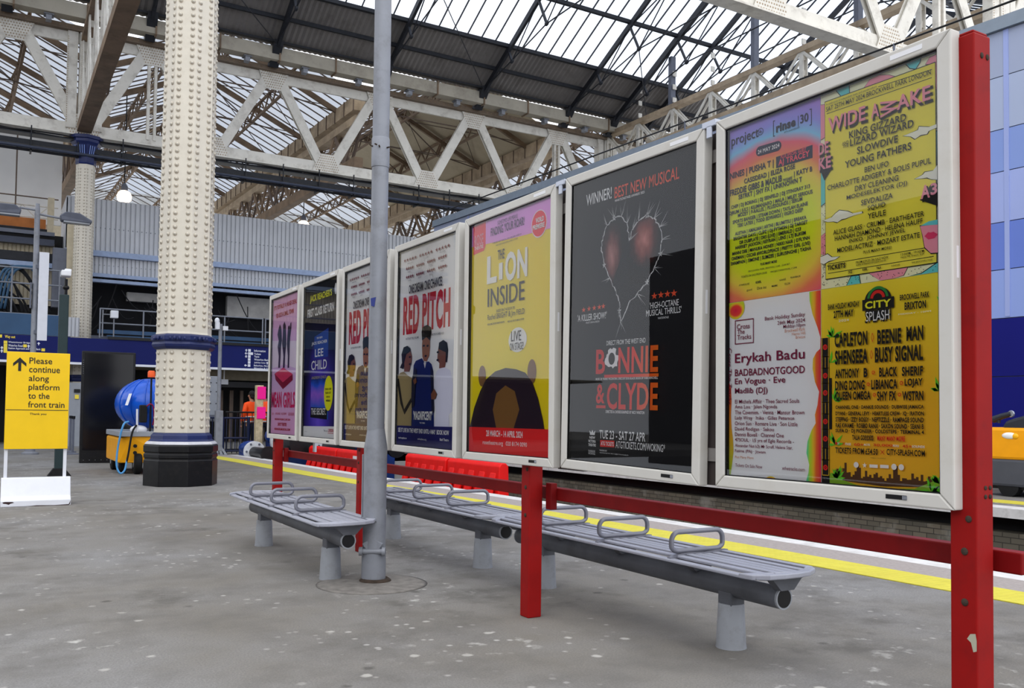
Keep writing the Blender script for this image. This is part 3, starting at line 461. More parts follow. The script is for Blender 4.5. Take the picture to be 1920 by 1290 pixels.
SHP={'pitch_stars': [(-411, 690, 14), (-360, 690, 14), (-309, 690, 14), (-259, 690, 14), (-209, 690, 14), (-120, 690, 13), (-70, 690, 13), (-19, 690, 13), (30, 690, 13), (79, 691, 13), (170, 691, 13), (220, 691, 13), (270, 692, 13), (319, 692, 13), (368, 693, 13), (-372, 621, 14), (-334, 621, 14), (-296, 620, 14), (-258, 619, 14), (-174, 620, 14), (-137, 620, 13), (-101, 620, 13), (-65, 620, 13), (23, 621, 13), (59, 621, 13), (94, 621, 13), (129, 622, 13), (215, 623, 13), (252, 624, 13), (288, 624, 13), (323, 625, 13), (-369, 552, 14), (-332, 552, 14), (-294, 552, 14), (-257, 552, 14), (-174, 551, 14), (-137, 552, 13), (-101, 552, 13), (-65, 552, 13), (21, 552, 13), (57, 552, 13), (93, 552, 13), (129, 552, 13), (215, 552, 13), (251, 552, 13), (287, 553, 13), (323, 553, 13)], 'bonnie_heart': [(-69, -30), (-83, 30), (-79, 60), (-118, 139), (-170, 212), (-224, 287), (-252, 368), (-241, 444), (-204, 500), (-142, 528), (-80, 525), (-30, 479), (-9, 386), (18, 441), (64, 478), (132, 495), (189, 471), (234, 421), (253, 355), (241, 286), (195, 221), (141, 156), (63, 106), (-2, 68)], 'bonnie_O': [(-140, -219), (0, 0)], 'bonnie_bars': [(-275, -321), (-193, -320), (-185, -311), (244, -313), (-273, -474), (-188, -474)], 'bonnie_stars': [(-408, 61), (-357, 63), (-308, 64), (-261, 65), (-225, 66), (201, 81), (251, 82), (300, 82), (348, 81)], 'bonnie_box': [(-229, -652), (-103, -650), (-102, -685), (-228, -688)], 'bonnie_crown': [(-301, -616)], 'proj_guest': [(-240, 583), (-47, 585), (-47, 532), (-240, 535)], 'proj_pill': [(-354, 632), (-211, 628)], 'proj_circ': [(-327, 716)], 'proj_brackets': [(-254, 735), (-245, 673), (-52, 728), (-60, 675), (-120, 702)], 'cross_box': [(-476, -90), (-368, -90), (-368, -193), (-476, -193)], 'cross_right': [(-65, -9), (-63, -46), (-49, -100), (-24, -156), (-10, -196), (-11, -242), (-29, -254), (-47, -280), (-49, -319), (-37, -373), (-17, -412), (-25, -465), (-38, -504), (-34, -537), (-54, -564), (-75, -610), (-81, -657), (-67, -703), (-71, -736), (-86, -780)], 'cross_left': [(-540, -336), (-521, -344), (-503, -388), (-500, -447), (-503, -505), (-499, -564), (-490, -615), (-487, -666), (-495, -717), (-507, -783)], 'cross_blob': [(-473, -38)], 'cross_foot': [(-268, -792)], 'wide_panel': [(18, 738), (496, 734), (496, 29), (20, 32)], 'wide_rules': [(265, 722), (484, 714), (27, 689), (483, 685), (32, 89), (461, 86), (32, 52), (485, 51)], 'wide_clouds': [[(369, 508), (409, 511), (429, 513), (433, 524), (472, 512), (502, 514), (506, 502), (471, 498), (464, 489), (440, 492), (417, 484), (401, 497)], [(414, 340), (447, 348), (455, 355), (486, 353), (505, 371), (504, 317), (478, 325), (463, 334), (447, 335)], [(7, 266), (50, 271), (69, 283), (88, 291), (125, 280), (148, 268), (190, 267), (193, 260), (148, 258), (116, 254), (97, 254), (78, 246), (59, 253), (31, 256)], [(-7, 122), (30, 129), (49, 114), (87, 111), (68, 103), (35, 100), (11, 91), (-7, 99)]], 'wide_teal': [[(66, 774), (132, 779), (134, 738), (94, 739)], [(376, 796), (443, 792), (438, 758), (419, 737), (395, 748), (380, 767)], [(-8, 477), (17, 472), (19, 336), (-8, 326)], [(117, -12), (138, 28), (174, 27), (180, -15)], [(387, -9), (437, -1), (504, 31), (504, -10)], [(497, 491), (506, 492), (505, 370), (498, 371)]], 'wide_pink': [[(201, 740), (226, 762), (270, 765), (312, 751), (341, 734)], [(458, 741), (474, 760), (504, 762), (503, 637), (499, 638), (496, 732)], [(-7, 734), (18, 730), (17, 599), (-7, 593)], [(-8, 206), (19, 217), (21, 122), (-9, 135)], [(214, 31), (382, 28), (365, 1), (324, -15), (265, -7)]], 'wide_shadow': [[(-8, 477), (17, 424), (53, 463), (49, 503), (-7, 501)], [(436, 259), (506, 224), (506, 306), (479, 305)]], 'wide_face': [(435, 166), (505, 160), (504, 61), (476, 64), (453, 88), (444, 136)], 'wide_hair': [(438, 167), (469, 177), (505, 177), (505, 159)], 'wide_lips': [(453, 127), (467, 139), (478, 136), (488, 137), (504, 125), (491, 114), (468, 113)], 'wide_W': [(313, 634)], 'wide_dots': [(-8, 326), (16, 329), (19, 225), (-8, 218)], 'city_left': [(-11, -173), (28, -184), (32, -323), (27, -454), (36, -600), (58, -678), (57, -775), (-13, -777)], 'city_right': [(507, -159), (489, -161), (485, -251), (489, -368), (492, -497), (491, -626), (497, -773), (502, -773)], 'city_sky': [(62, -746), (118, -759), (202, -769), (282, -770), (359, -764), (433, -746), (479, -730)], 'city_hill': [(31, -774), (35, -730), (75, -749), (160, -768), (282, -773), (404, -764), (462, -740), (497, -722), (502, -776)], 'city_logo': [(258, -84)], 'city_dia': [(236, -215), (231, -279)], 'city_circ': [(239, -346), (217, -389), (357, -388), (243, -429), (349, -430)], 'city_x': [(276, -640)], 'city_dots': [(162, -692), (200, -692), (239, -693), (285, -692), (325, -691), (355, -691)], 'city_glow': [(242, -766)], 'lion_pinkband': [(-577, 631), (-47, 602), (112, 595), (486, 582)], 'lion_tab': [(-496, 805), (-321, 796), (-319, 609), (-341, 578), (-490, 569)], 'lion_circ': [(353, 633), (438, 618), (351, 714)], 'lion_bubble': [(115, -53), (226, -49), (113, 24), (117, -131)], 'lion_mound': [(-508, -606), (-445, -472), (-365, -364), (-287, -289), (-163, -240), (-28, -223), (102, -236), (214, -262), (296, -321), (363, -420), (417, -543), (436, -605)], 'lion_patch': [(-139, -607), (-188, -488), (-144, -383), (-26, -334), (91, -373), (149, -488), (82, -604)], 'lion_ears': [(-342, -264), (289, -258)], 'lion_red': [(-576, -604), (469, -604)], 'pitch_blue': [(-568, -621), (458, -608)], 'pitch_left': [(-531, -629), (-537, -430), (-537, -292), (-518, -223), (-465, -199), (-401, -192), (-337, -219), (-274, -238), (-212, -252), (-161, -265), (-169, -315), (-248, -364), (-233, -464), (-236, -622)], 'pitch_lhead': [(-397, -192), (-393, -141), (-418, -63), (-399, -13), (-336, 1), (-283, -23), (-250, -79), (-258, -129), (-278, -154), (-296, -195)], 'pitch_lcap': [(-478, -159), (-436, -122), (-450, -53), (-410, 1), (-337, 9), (-284, -12), (-273, -36), (-355, -58), (-384, -107), (-413, -170)], 'pitch_mid': [(-236, -626), (-232, -489), (-232, -264), (-217, -148), (-178, -116), (-69, -100), (-19, -135), (57, -129), (105, -151), (134, -200), (135, -304), (156, -494), (166, -617)], 'pitch_mhead': [(-56, -88), (-67, -14), (-62, 43), (11, 63), (69, 35), (75, -22), (64, -86), (19, -128), (-30, -122)], 'pitch_mhair': [(-66, 35), (-78, 101), (-60, 137), (26, 147), (93, 122), (95, 81), (73, 27), (11, 55)], 'pitch_right': [(161, -617), (193, -510), (143, -399), (147, -272), (190, -210), (244, -188), (332, -183), (420, -209), (467, -310), (457, -500), (406, -523), (418, -611)], 'pitch_rhead': [(235, -188), (238, -149), (201, -131), (206, -68), (227, -6), (289, 10), (352, -14), (363, -76), (348, -137), (332, -183)], 'pitch_rhair': [(220, -45), (227, 1), (298, 17), (360, -6), (380, -62), (366, -150), (340, -145), (342, -75)], 'pitch_stripe': [(-532, -257), (-495, -241), (-423, -413), (-377, -490), (-246, -397), (-234, -431), (-368, -532), (-453, -447)], 'pitch_eyes': [(-25, -8), (42, -12), (11, -87), (-281, -82), (-278, -137), (221, -69), (219, -126)], 'pitch_arms': [[(-242, -264), (-186, -165), (-144, -191), (-168, -331), (-182, -464), (-232, -480)], [(96, -167), (138, -200), (160, -384), (169, -510), (129, -511), (112, -335)]], 'pitch_hands': [[(-215, -264), (-162, -245), (-140, -282), (-190, -298)], [(114, -375), (168, -336), (215, -376), (189, -411), (125, -415)]], 'pitch_vest': [(-35, -134), (13, -136), (-8, -180)], 'mean_figs': [[(-253, -23), (-238, 105), (-291, 215), (-252, 284), (-309, 360), (-263, 428), (-215, 469), (-161, 420), (-143, 348), (-125, 276), (-157, 207), (-162, 101), (-177, -26)], [(-65, -30), (-49, 95), (-110, 240), (-93, 344), (-88, 450), (-42, 485), (10, 442), (30, 335), (50, 230), (12, 92), (9, -33)], [(118, -38), (121, 87), (75, 228), (91, 331), (109, 417), (156, 430), (183, 376), (190, 445), (224, 459), (229, 390), (189, 290), (183, 221), (181, 84), (178, -40)]], 'mean_block': [(-397, -86), (-53, -27), (312, -113), (316, -178), (-47, -269), (-346, -159)], 'mean_blocktop': [(-397, -86), (-53, -27), (312, -113), (-52, -194)], 'mean_white': [(-581, 306), (486, 236), (507, -66), (6, 5), (-554, -26)], 'reach_white': [(-568, -667), (470, -652)], 'reach_head': [(-7, 345)], 'reach_bookblue': [(-144, 166), (-124, 251), (225, 280), (219, 143)], 'reach_book': [(-284, -187), (255, -185), (254, -588), (-287, -576)], 'reach_bookbase': [(-279, -470), (234, -479), (236, -590), (-287, -574)], 'reach_sticker': [(264, -336), (391, -338), (257, -213)], 'reach_icon': [(421, 660)], 'reach_strip': [(-286, -363), (228, -378)]}

# ================================================================== POSTER BOARDS
BX0, BP, BW, BH, BZC, BY7 = 2.80458, 1.23126, 1.14566, 1.65, 1.75046, 2.41506
BROT = {7: -0.00337, 6: 0.01542, 5: -0.00214, 4: 0.00534}
def board_T(k):
    yc = BY7+(7-k)*BP
    c = Vector((BX0-0.00296*(yc-BY7), yc, BZC+0.00099*(yc-BY7))); a = BROT.get(k, 0.0); ca, sa = math.cos(a), math.sin(a)
    return Matrix(((0, 0, -1, c.x), (-ca, -sa, 0, c.y), (-sa, ca, 0, c.z), (0, 0, 0, 1)))
REC = -0.03
INK = {}
def brt(c, k=1.28):
    # printed paper is brighter than it looks behind the pane
    r = []
    for v in c:
        l = (v/255.0)**2.2*k; r.append(min(l, 0.93)**(1/2.2)*255)
    return tuple(r)
def ink(name, c): INK[name] = mat('ink_'+name, brt(c) if sum(c) > 240 else c, 0.55, var=0.0, spec=0.25)
for n_, c_ in dict(navy=(26, 28, 58), white=(232, 232, 236), coral=(240, 76, 96), maroon=(128, 22, 62), tan=(196, 130, 96), black=(24, 22, 22), pinkt=(234, 140, 158), yellow=(250, 216, 40), red=(206, 34, 28), orange=(228, 82, 50),
    plum=(74, 40, 96), crimson=(178, 24, 48), hotpink=(206, 22, 96), lemon=(232, 226, 40), sand=(176, 170, 120), grey=(84, 84, 96), panel_yellow=(240, 208, 66), pill=(28, 34, 66), teal=(92, 190, 196), cloud=(236, 230, 212), lips=(206, 52, 96), cream=(228, 222, 186),
    skin_a=(150, 98, 70), skin_b=(120, 74, 56), skin_c=(126, 80, 66), hair=(24, 20, 22), khaki=(150, 134, 96), navyjacket=(22, 40, 112), pale=(206, 206, 220), stripe=(40, 36, 36), band_navy=(34, 34, 102), pinkband=(214, 150, 214), tab=(222, 44, 62), lionbrown=(44, 28, 44), lionpatch=(122, 86, 44), band_red=(214, 40, 42), ear=(120, 86, 56),
    silh=(66, 48, 66), block=(150, 24, 66), blocktop=(206, 60, 104), pinkwhite=(228, 208, 220), book=(36, 66, 150), bookmid=(40, 70, 170), bookbase=(18, 18, 24), sticker=(232, 228, 30), stickerw=(226, 228, 236), olive=(120, 128, 40), leafgreen=(96, 196, 40), skyline=(92, 60, 34), hill=(124, 168, 40), amber=(244, 176, 30), sunset=(240, 150, 30), green=(40, 140, 60), mag=(128, 22, 56), cyanl=(120, 206, 200), orange2=(240, 140, 40)).items(): ink(n_, c_)
def gradmat(name, kind, stops, p=(0.5, 0.5), s=(1, 1), noise=0.1, nscale=3.0, rough=0.5):
    m = bpy.data.materials.new(name); m.use_nodes = True; nt, N, L, P = nodes_of(m); P.inputs['Roughness'].default_value = rough; P.inputs['Specular IOR Level'].default_value = 0.25
    tc = N.new('ShaderNodeTexCoord'); sp = N.new('ShaderNodeSeparateXYZ'); L.new(tc.outputs['Generated'], sp.inputs[0])
    def mth(op, a, b=None):
        x = N.new('ShaderNodeMath'); x.operation = op
        for i, q in enumerate((a, b)):
            if q is None: continue
            if isinstance(q, (int, float)): x.inputs[i].default_value = q
            else: L.new(q, x.inputs[i])
        return x.outputs[0]
    u = mth('SUBTRACT', 1.0, sp.outputs['Y']); v = sp.outputs['Z']
    nz = N.new('ShaderNodeTexNoise'); nz.inputs['Scale'].default_value = nscale; nz.inputs['Detail'].default_value = 2; L.new(tc.outputs['Generated'], nz.inputs['Vector'])
    dn = mth('MULTIPLY', mth('SUBTRACT', nz.outputs['Fac'], 0.5), noise*2)
    if kind == 'radial':
        a = mth('MULTIPLY', mth('SUBTRACT', u, p[0]), s[0]); b = mth('MULTIPLY', mth('SUBTRACT', v, p[1]), s[1])
        d = mth('SQRT', mth('ADD', mth('MULTIPLY', a, a), mth('MULTIPLY', b, b)))
    elif kind == 'v': d = v
    else: d = u
    d = mth('ADD', d, dn)
    r = ramp(nt, [(a_, brt(c_) if sum(c_) > 240 else c_) for a_, c_ in stops]); L.new(d, r.inputs['Fac']); L.new(r.outputs['Color'], P.inputs['Base Color']); M_[name] = m
    return m
gradmat('print_festival', 'radial', [(0.0, (196, 214, 22)), (0.34, (206, 214, 24)), (0.46, (246, 196, 70)), (0.55, (240, 120, 84)), (0.63, (226, 92, 110)), (0.70, (126, 190, 220)), (0.78, (140, 140, 214)), (1.0, (168, 108, 196))], (0.50, 0.36), (0.80, 1.42), 0.04, 3.0)
gradmat('print_rainbow', 'u', [(0.0, (80, 200, 190)), (0.14, (90, 200, 120)), (0.32, (170, 206, 40)), (0.5, (246, 180, 40)), (0.7, (240, 96, 40)), (1.0, (206, 24, 62))], noise=0.12, nscale=4)
gradmat('print_rainbow_left', 'v', [(0.0, (150, 190, 40)), (0.25, (190, 170, 40)), (0.5, (240, 150, 40)), (0.8, (232, 90, 40)), (1.0, (206, 24, 62))], noise=0.05)
gradmat('print_blob', 'radial', [(0.0, (206, 24, 62)), (0.3, (226, 60, 50)), (0.42, (246, 190, 40)), (0.5, (190, 206, 40))], (0.5, 0.5), (1, 1), 0.0)
gradmat('print_city', 'radial', [(0.0, (240, 166, 40)), (0.4, (232, 168, 26)), (0.75, (240, 196, 34)), (1.0, (244, 212, 66))], (0.5, 0.1), (0.8, 0.9), 0.06, 3)
gradmat('print_bonnie', 'radial', [(0.0, (20, 20, 26)), (0.6, (16, 16, 20)), (1.0, (12, 12, 15))], (0.5, 0.5), (1, 1), 0.05)
gradmat('print_face_left', 'radial', [(0.0, (178, 124, 118)), (0.16, (124, 72, 68)), (0.30, (58, 28, 28)), (0.42, (18, 14, 16))], (0.42, 0.55), (1.0, 0.95), 0.12, 5)
gradmat('print_face_right', 'radial', [(0.0, (196, 128, 118)), (0.16, (140, 72, 64)), (0.32, (66, 28, 26)), (0.44, (18, 14, 16))], (0.5, 0.66), (1.0, 0.95), 0.12, 5)
gradmat('print_lion', 'radial', [(0.0, (236, 206, 30)), (0.6, (228, 198, 26)), (1.0, (238, 214, 90))], (0.4, 0.3), (1, 1), 0.12, 2.5)
gradmat('print_pitch', 'radial', [(0.0, (226, 230, 240)), (0.7, (222, 228, 240)), (0.95, (150, 190, 236))], (0.2, 0.4), (0.8, 0.8), 0.05)
gradmat('print_mean', 'v', [(0.0, (222, 168, 206)), (0.4, (206, 178, 214)), (1.0, (226, 172, 204))], noise=0.12)
gradmat('print_reach', 'radial', [(0.0, (120, 90, 220)), (0.22, (70, 50, 170)), (0.45, (26, 24, 62)), (0.8, (18, 18, 26))], (0.5, 0.2), (1, 1), 0.1, 4)
gradmat('print_book', 'v', [(0.0, (30, 120, 200)), (0.3, (50, 90, 190)), (0.6, (150, 100, 200)), (0.85, (40, 90, 200)), (1.0, (30, 60, 140))], noise=0.14, nscale=4)
gradmat('print_title_red', 'u', [(0.0, (200, 26, 24)), (0.6, (216, 44, 26)), (1.0, (236, 104, 28))], noise=0.05)
m_ = gradmat('print_dots', 'u', [(0.0, (236, 232, 216)), (1.0, (236, 232, 216))])

def frame_board(k, label, latch=True):
    T = board_T(k); root = bpy.data.objects.new('poster_board', None); COL.objects.link(root); root.matrix_basis = T; root.empty_display_size = 0.1
    tag(root, label, 'poster board', 'poster boards along the platform')
    X, Y, t, tb, dp = BW/2, BH/2, 0.055, 0.052, 0.055
    def mem(pts, nm='frame_side'):
        mb = MB(); mb.prism([T @ Vector((x, y, 0)) for x, y in pts], T.to_3x3() @ Vector((0, 0, -dp)))
        o = mb.build(nm, 'frame_white', root, bevel=0.006); return o
    e = 0.0006
    mem([(-X, -Y+e), (-X+t, -Y+tb+e), (-X+t, Y-tb-e), (-X, Y-e)]); mem([(X, -Y+e), (X, Y-e), (X-t, Y-tb-e), (X-t, -Y+tb+e)])
    mem([(-X+e, Y), (-X+t+e, Y-tb), (X-t-e, Y-tb), (X-e, Y)], 'frame_top'); mem([(-X+e, -Y), (X-e, -Y), (X-t-e, -Y+tb), (-X+t+e, -Y+tb)], 'frame_bottom')
    mb = MB()  # black strips paint the shade in the gap inside the frame
    for (x, s) in ((-X+t+0.002, 1), (X-t-0.002, 1)): mb.add([T @ Vector((x+a, b, c)) for a in (-0.002, 0.002) for b in (-Y+tb, Y-tb) for c in (REC-0.004, -0.008)], [(0, 1, 3, 2), (4, 6, 7, 5), (0, 4, 5, 1), (2, 3, 7, 6), (0, 2, 6, 4), (1, 5, 7, 3)])
    for y in (-Y+tb+0.002, Y-tb-0.002): mb.add([T @ Vector((a, y+b, c)) for a in (-X+t, X-t) for b in (-0.002, 0.002) for c in (REC-0.004, -0.008)], [(0, 1, 3, 2), (4, 6, 7, 5), (0, 4, 5, 1), (2, 3, 7, 6), (0, 2, 6, 4), (1, 5, 7, 3)])
    mb.build('gap_shade', 'gap_shade', root)
    mb = MB(); mb.add([T @ Vector((a, b, c)) for a in (-X+t, X-t) for b in (-Y+tb, Y-tb) for c in (-0.045, -0.034)], [(0, 1, 3, 2), (4, 6, 7, 5), (0, 4, 5, 1), (2, 3, 7, 6), (0, 2, 6, 4), (1, 5, 7, 3)])
    mb.build('back_panel', 'back_grey', root)
    mb = MB(); mb.add([T @ Vector((a, b, -0.012)) for (a, b) in ((-X+t, -Y+tb), (X-t, -Y+tb), (X-t, Y-tb), (-X+t, Y-tb))], [(0, 1, 2, 3)])
    mb.build('glass_pane', 'poster_glass', root, fix=False)
    def lbox(nm, m, cx, cy, w, h, z0, z1, par=root):
        mb = MB(); mb.add([T @ Vector((cx+a*w/2, cy+b*h/2, c)) for a in (-1, 1) for b in (-1, 1) for c in (z0, z1)], [(0, 1, 3, 2), (4, 6, 7, 5), (0, 4, 5, 1), (2, 3, 7, 6), (0, 2, 6, 4), (1, 5, 7, 3)])
        return mb.build(nm, m, par)
    if latch:
        lt = lbox('latch', 'black', 0.35, -Y+0.028, 0.085, 0.016, -0.002, 0.0015)
        lbox('latch_tab', 'silver', 0.385, -Y+0.028, 0.018, 0.013, -0.001, 0.003, lt)
    lbox('id_label', 'frame_label', 0.40, Y-0.026, 0.13, 0.018, -0.001, 0.0012)
    mb = MB(); mb.add([T @ Vector((X+0.0008*c, 0.02+b*0.055, -0.03+a*0.006)) for c in (-1, 1) for b in (-1, 1) for a in (-1, 1)], [(0, 1, 3, 2), (4, 6, 7, 5), (0, 4, 5, 1), (2, 3, 7, 6), (0, 2, 6, 4), (1, 5, 7, 3)])
    mb.build('side_label', 'frame_label', root)
    return root, T

class Poster:
    def __init__(s, label, T, x0, x1, y0, y1, m):
        s.T = T; mb = MB()
        mb.add([T @ Vector((a, b, c)) for a in (x0, x1) for b in (y0, y1) for c in (REC-0.0012, REC)], [(0, 1, 3, 2), (4, 6, 7, 5), (0, 4, 5, 1), (2, 3, 7, 6), (0, 2, 6, 4), (1, 5, 7, 3)])
        s.o = mb.build('poster', m); tag(s.o, label, 'poster', 'posters in the frames'); s.z = REC+0.0006; s.b = (x0, x1, y0, y1)
    def clip(s, pts):
        # keep a printed outline on the sheet
        x0, x1, y0, y1 = s.b
        return [(min(max(x, x0+0.001), x1-0.001), min(max(y, y0+0.001), y1-0.001)) for x, y in pts]
    def up(s): s.z += 0.0005; return s.z
    def shapes(s, name, m, polys, clip=True, label=None):
        z = s.up(); mb = MB()
        for pl in polys:
            pl = [(x, y) for x, y in pl]
            if clip: pl = s.clip(pl)
            mb.poly([s.T @ Vector((x, y, z)) for x, y in pl])
        o = mb.build(name, INK[m] if m in INK else M_[m], s.o)
        if label: o['label'] = label
        return o
    def text(s, key, skip=()):
        z = s.up(); parts = {}
        for (part, col, txt, cx, cy, w, h, ang, wt) in TXT[key]:
            if part in skip: continue
            parts.setdefault((part, col), []).append((txt, cx, cy, w, h, ang, wt))
        for (part, col), rows in parts.items():
            mb = MB()
            for (txt, cx, cy, w, h, ang, wt) in rows:
                put_text(mb, txt, wt, cx/1000, cy/1000, w/1000, h/1000, s.z, s.T)
            mb.build(part, INK[col] if col in INK else M_[col], s.o)
    def letter(s, name, col, rows):
        z = s.up(); mb = MB()
        for (txt, cx, cy, w, h, wt) in rows: put_text(mb, txt, wt, cx, cy, w, h, z, s.T)
        return mb.build(name, INK[col] if col in INK else M_[col], s.o)
def mm(pts): return [(x/1000, y/1000) for x, y in pts]
def circ(cx, cy, rx, ry=None, n=36, a0=0, a1=2*PI):
    ry = rx if ry is None else ry
    return [(cx+rx*math.cos(a0+(a1-a0)*i/n), cy+ry*math.sin(a0+(a1-a0)*i/n)) for i in range(n if abs(a1-a0) > 6.2 else n+1)]
def arcband(cx, cy, r0, r1, a0, a1, n=24):
    return [(cx+r1*math.cos(a0+(a1-a0)*i/n), cy+r1*math.sin(a0+(a1-a0)*i/n)) for i in range(n+1)]+[(cx+r0*math.cos(a1+(a0-a1)*i/n), cy+r0*math.sin(a1+(a0-a1)*i/n)) for i in range(n+1)]
def star(cx, cy, r, asp=1.0):
    return [(cx+asp*(r if i % 2 == 0 else r*0.4)*math.sin(PI*i/5), cy+(r if i % 2 == 0 else r*0.4)*math.cos(PI*i/5)) for i in range(10)]
def rect(x0, y0, x1, y1): return [(x0, y0), (x1, y0), (x1, y1), (x0, y1)]
def stroke(pts, w, closed=False):
    out = []; n = len(pts)
    for i in range(n if closed else n-1):
        a = Vector(pts[i]+(0,)); b = Vector(pts[(i+1) % n]+(0,)); d = (b-a)
        if d.length < 1e-6: continue
        d.normalize(); k = Vector((-d.y, d.x, 0))*w/2; d = d*w*0.3
        out.append([tuple((a-d+k)[:2]), tuple((a-d-k)[:2]), tuple((b+d-k)[:2]), tuple((b+d+k)[:2])])
    return out
def grow(pts, k):
    cx = sum(p[0] for p in pts)/len(pts); cy = sum(p[1] for p in pts)/len(pts); out = []
    for x, y in pts:
        d = math.hypot(x-cx, y-cy) or 1; out.append((x+(x-cx)/d*k, y+(y-cy)/d*k))
    return out

_all = []
for rows in TXT.values():
    for r in rows: _all.append((r[2], r[8]))
_all += [("W", .03), ("City", .03), ("Cross The Tracks", .01), ("O", .05), ("Please", .012), ("continue", .012), ("along", .012), ("platform", .012), ("to the", .012), ("front train", .012), ("Thank you", .02),
    ("Way out", .03), ("Westminster Bridge Road", .02), ("Waterloo Road", .02), ("Station Approach and South Bank", .02), ("Information", .03), ("Toilets", .03), ("Taxis", .03), ("Waterloo East", .03), ("Jubilee Line", .03), ("Bakerloo, Northern", .03), ("Waterloo & City", .03), ("1", .05), ("2", .05), ("3", .05), ("4", .05)]
cache_text(sorted(set(_all)))


# ================================================================== PLATFORM, PIT, FAR PLATFORM
EDGE = [(-8, 7.50), (1.5, 7.16), (6, 7.05), (9.75, 6.90), (13.5, 6.68), (17.2, 6.47), (22.4, 6.30), (26.0, 6.10)]
def ex(y):
    for (a, xa), (b, xb) in zip(EDGE, EDGE[1:]):
        if y <= b: return xa+(xb-xa)*(y-a)/(b-a)
    return EDGE[-1][1]
ys_ = [-8+i*1.0 for i in range(35)]
mb = MB(); mb.prism([(-2.4, -8, 0)]+[(ex(y)-0.02, y, 0) for y in ys_]+[(-2.4, 26.0, 0)], (0, 0, -0.25)); struct(mb.build('floor', 'asphalt', origin=(0, 0, 0)), 'grey asphalt platform floor with pale spots')
mb = MB(); mb.lim(-34, 48, 26.0, 62, -0.25, 0); struct(mb.build('floor', 'asphalt', origin=(0, 0, 0)), 'grey concourse floor beyond the platform')
def strip(a, b, z0, z1, m, label, y0=-8, y1=26.0):
    ys = [y for y in ys_ if y0 <= y <= y1]
    mb = MB(); mb.prism([(ex(y)-a, y, z0) for y in ys]+[(ex(y)-b, y, z0) for y in reversed(ys)], (0, 0, z1-z0)); return struct(mb.build('trim_1', m, origin=(0, 0, 0)), label)
o = strip(0.66, 0.19, 0.0005, 0.004, 'slab_grey', 'pinkish grey edge slabs'); o.name = 'trim_2'
o = strip(1.10, 0.66, 0.0005, 0.007, 'paving_yellow', 'yellow tactile paving strip along the platform edge'); o.name = 'trim_1'
o = strip(0.19, -0.06, -0.12, 0.005, 'coping_white', 'white painted coping at the platform edge'); o.name = 'trim_3'
mb = MB(); mb.prism([(ex(y)-0.30, y, -1.05) for y in ys_]+[(ex(y)-0.10, y, -1.05) for y in reversed(ys_)], (0, 0, 0.8)); struct(mb.build('wall_platform', 'brick', origin=(0, 0, 0)), 'brick wall below the near platform edge')
mb = MB(); mb.lim(5.0, 13.2, -8, 26.0, -1.25, -1.02); struct(mb.build('floor_track', 'ballast', origin=(0, 0, 0)), 'dark track bed between the platforms')
mb = MB(); mb.lim(5.8, 48, 26.0, 26.15, -1.25, -0.02); struct(mb.build('wall_track_end', 'pale_brick'), 'wall closing the track bed')
for i, x in enumerate((7.62, 9.05, 10.2, 11.63)):
    mb = MB(); mb.lim(x-0.035, x+0.035, -8, 23.5, -0.90, -0.86); mb.lim(x-0.01, x+0.01, -8, 23.5, -1.0, -0.90); mb.lim(x-0.07, x+0.07, -8, 23.5, -1.02, -1.0)
    tag(mb.build('track_rail', 'steel_rail'), '%s dull steel rail counted from the near platform' % ORD[i], 'rail', 'running rails in the pit')
# far platform
def fx(y): return 12.44-0.03*(y-7.4)
yf = [-8+i*2 for i in range(18)]
mb = MB(); mb.prism([(fx(y)+0.02, y, 0) for y in yf]+[(48, yf[-1], 0), (48, -8, 0)], (0, 0, -0.12)); struct(mb.build('floor_far', 'asphalt', origin=(0, 0, 0)), 'far platform floor')
def fstrip(a, b, z0, z1, m, nm, label):
    mb = MB(); mb.prism([(fx(y)+a, y, z0) for y in yf]+[(fx(y)+b, y, z0) for y in reversed(yf)], (0, 0, z1-z0)); o = struct(mb.build(nm, m, origin=(0, 0, 0)), label)
fstrip(-0.05, 0.35, -0.13, 0.005, 'coping_white', 'trim_4', 'white coping of the far platform')
fstrip(0.75, 1.25, 0.0, 0.007, 'paving_yellow', 'trim_5', 'yellow strip on the far platform')
fstrip(0.45, 0.55, -0.36, -0.13, 'black', 'wall_far_recess', 'black strip painted as shade under the far coping')  # black colour stands for the shade in the recess
fstrip(0.15, 0.45, -1.05, -0.36, 'brick', 'wall_far_platform', 'dirty brick face of the far platform')

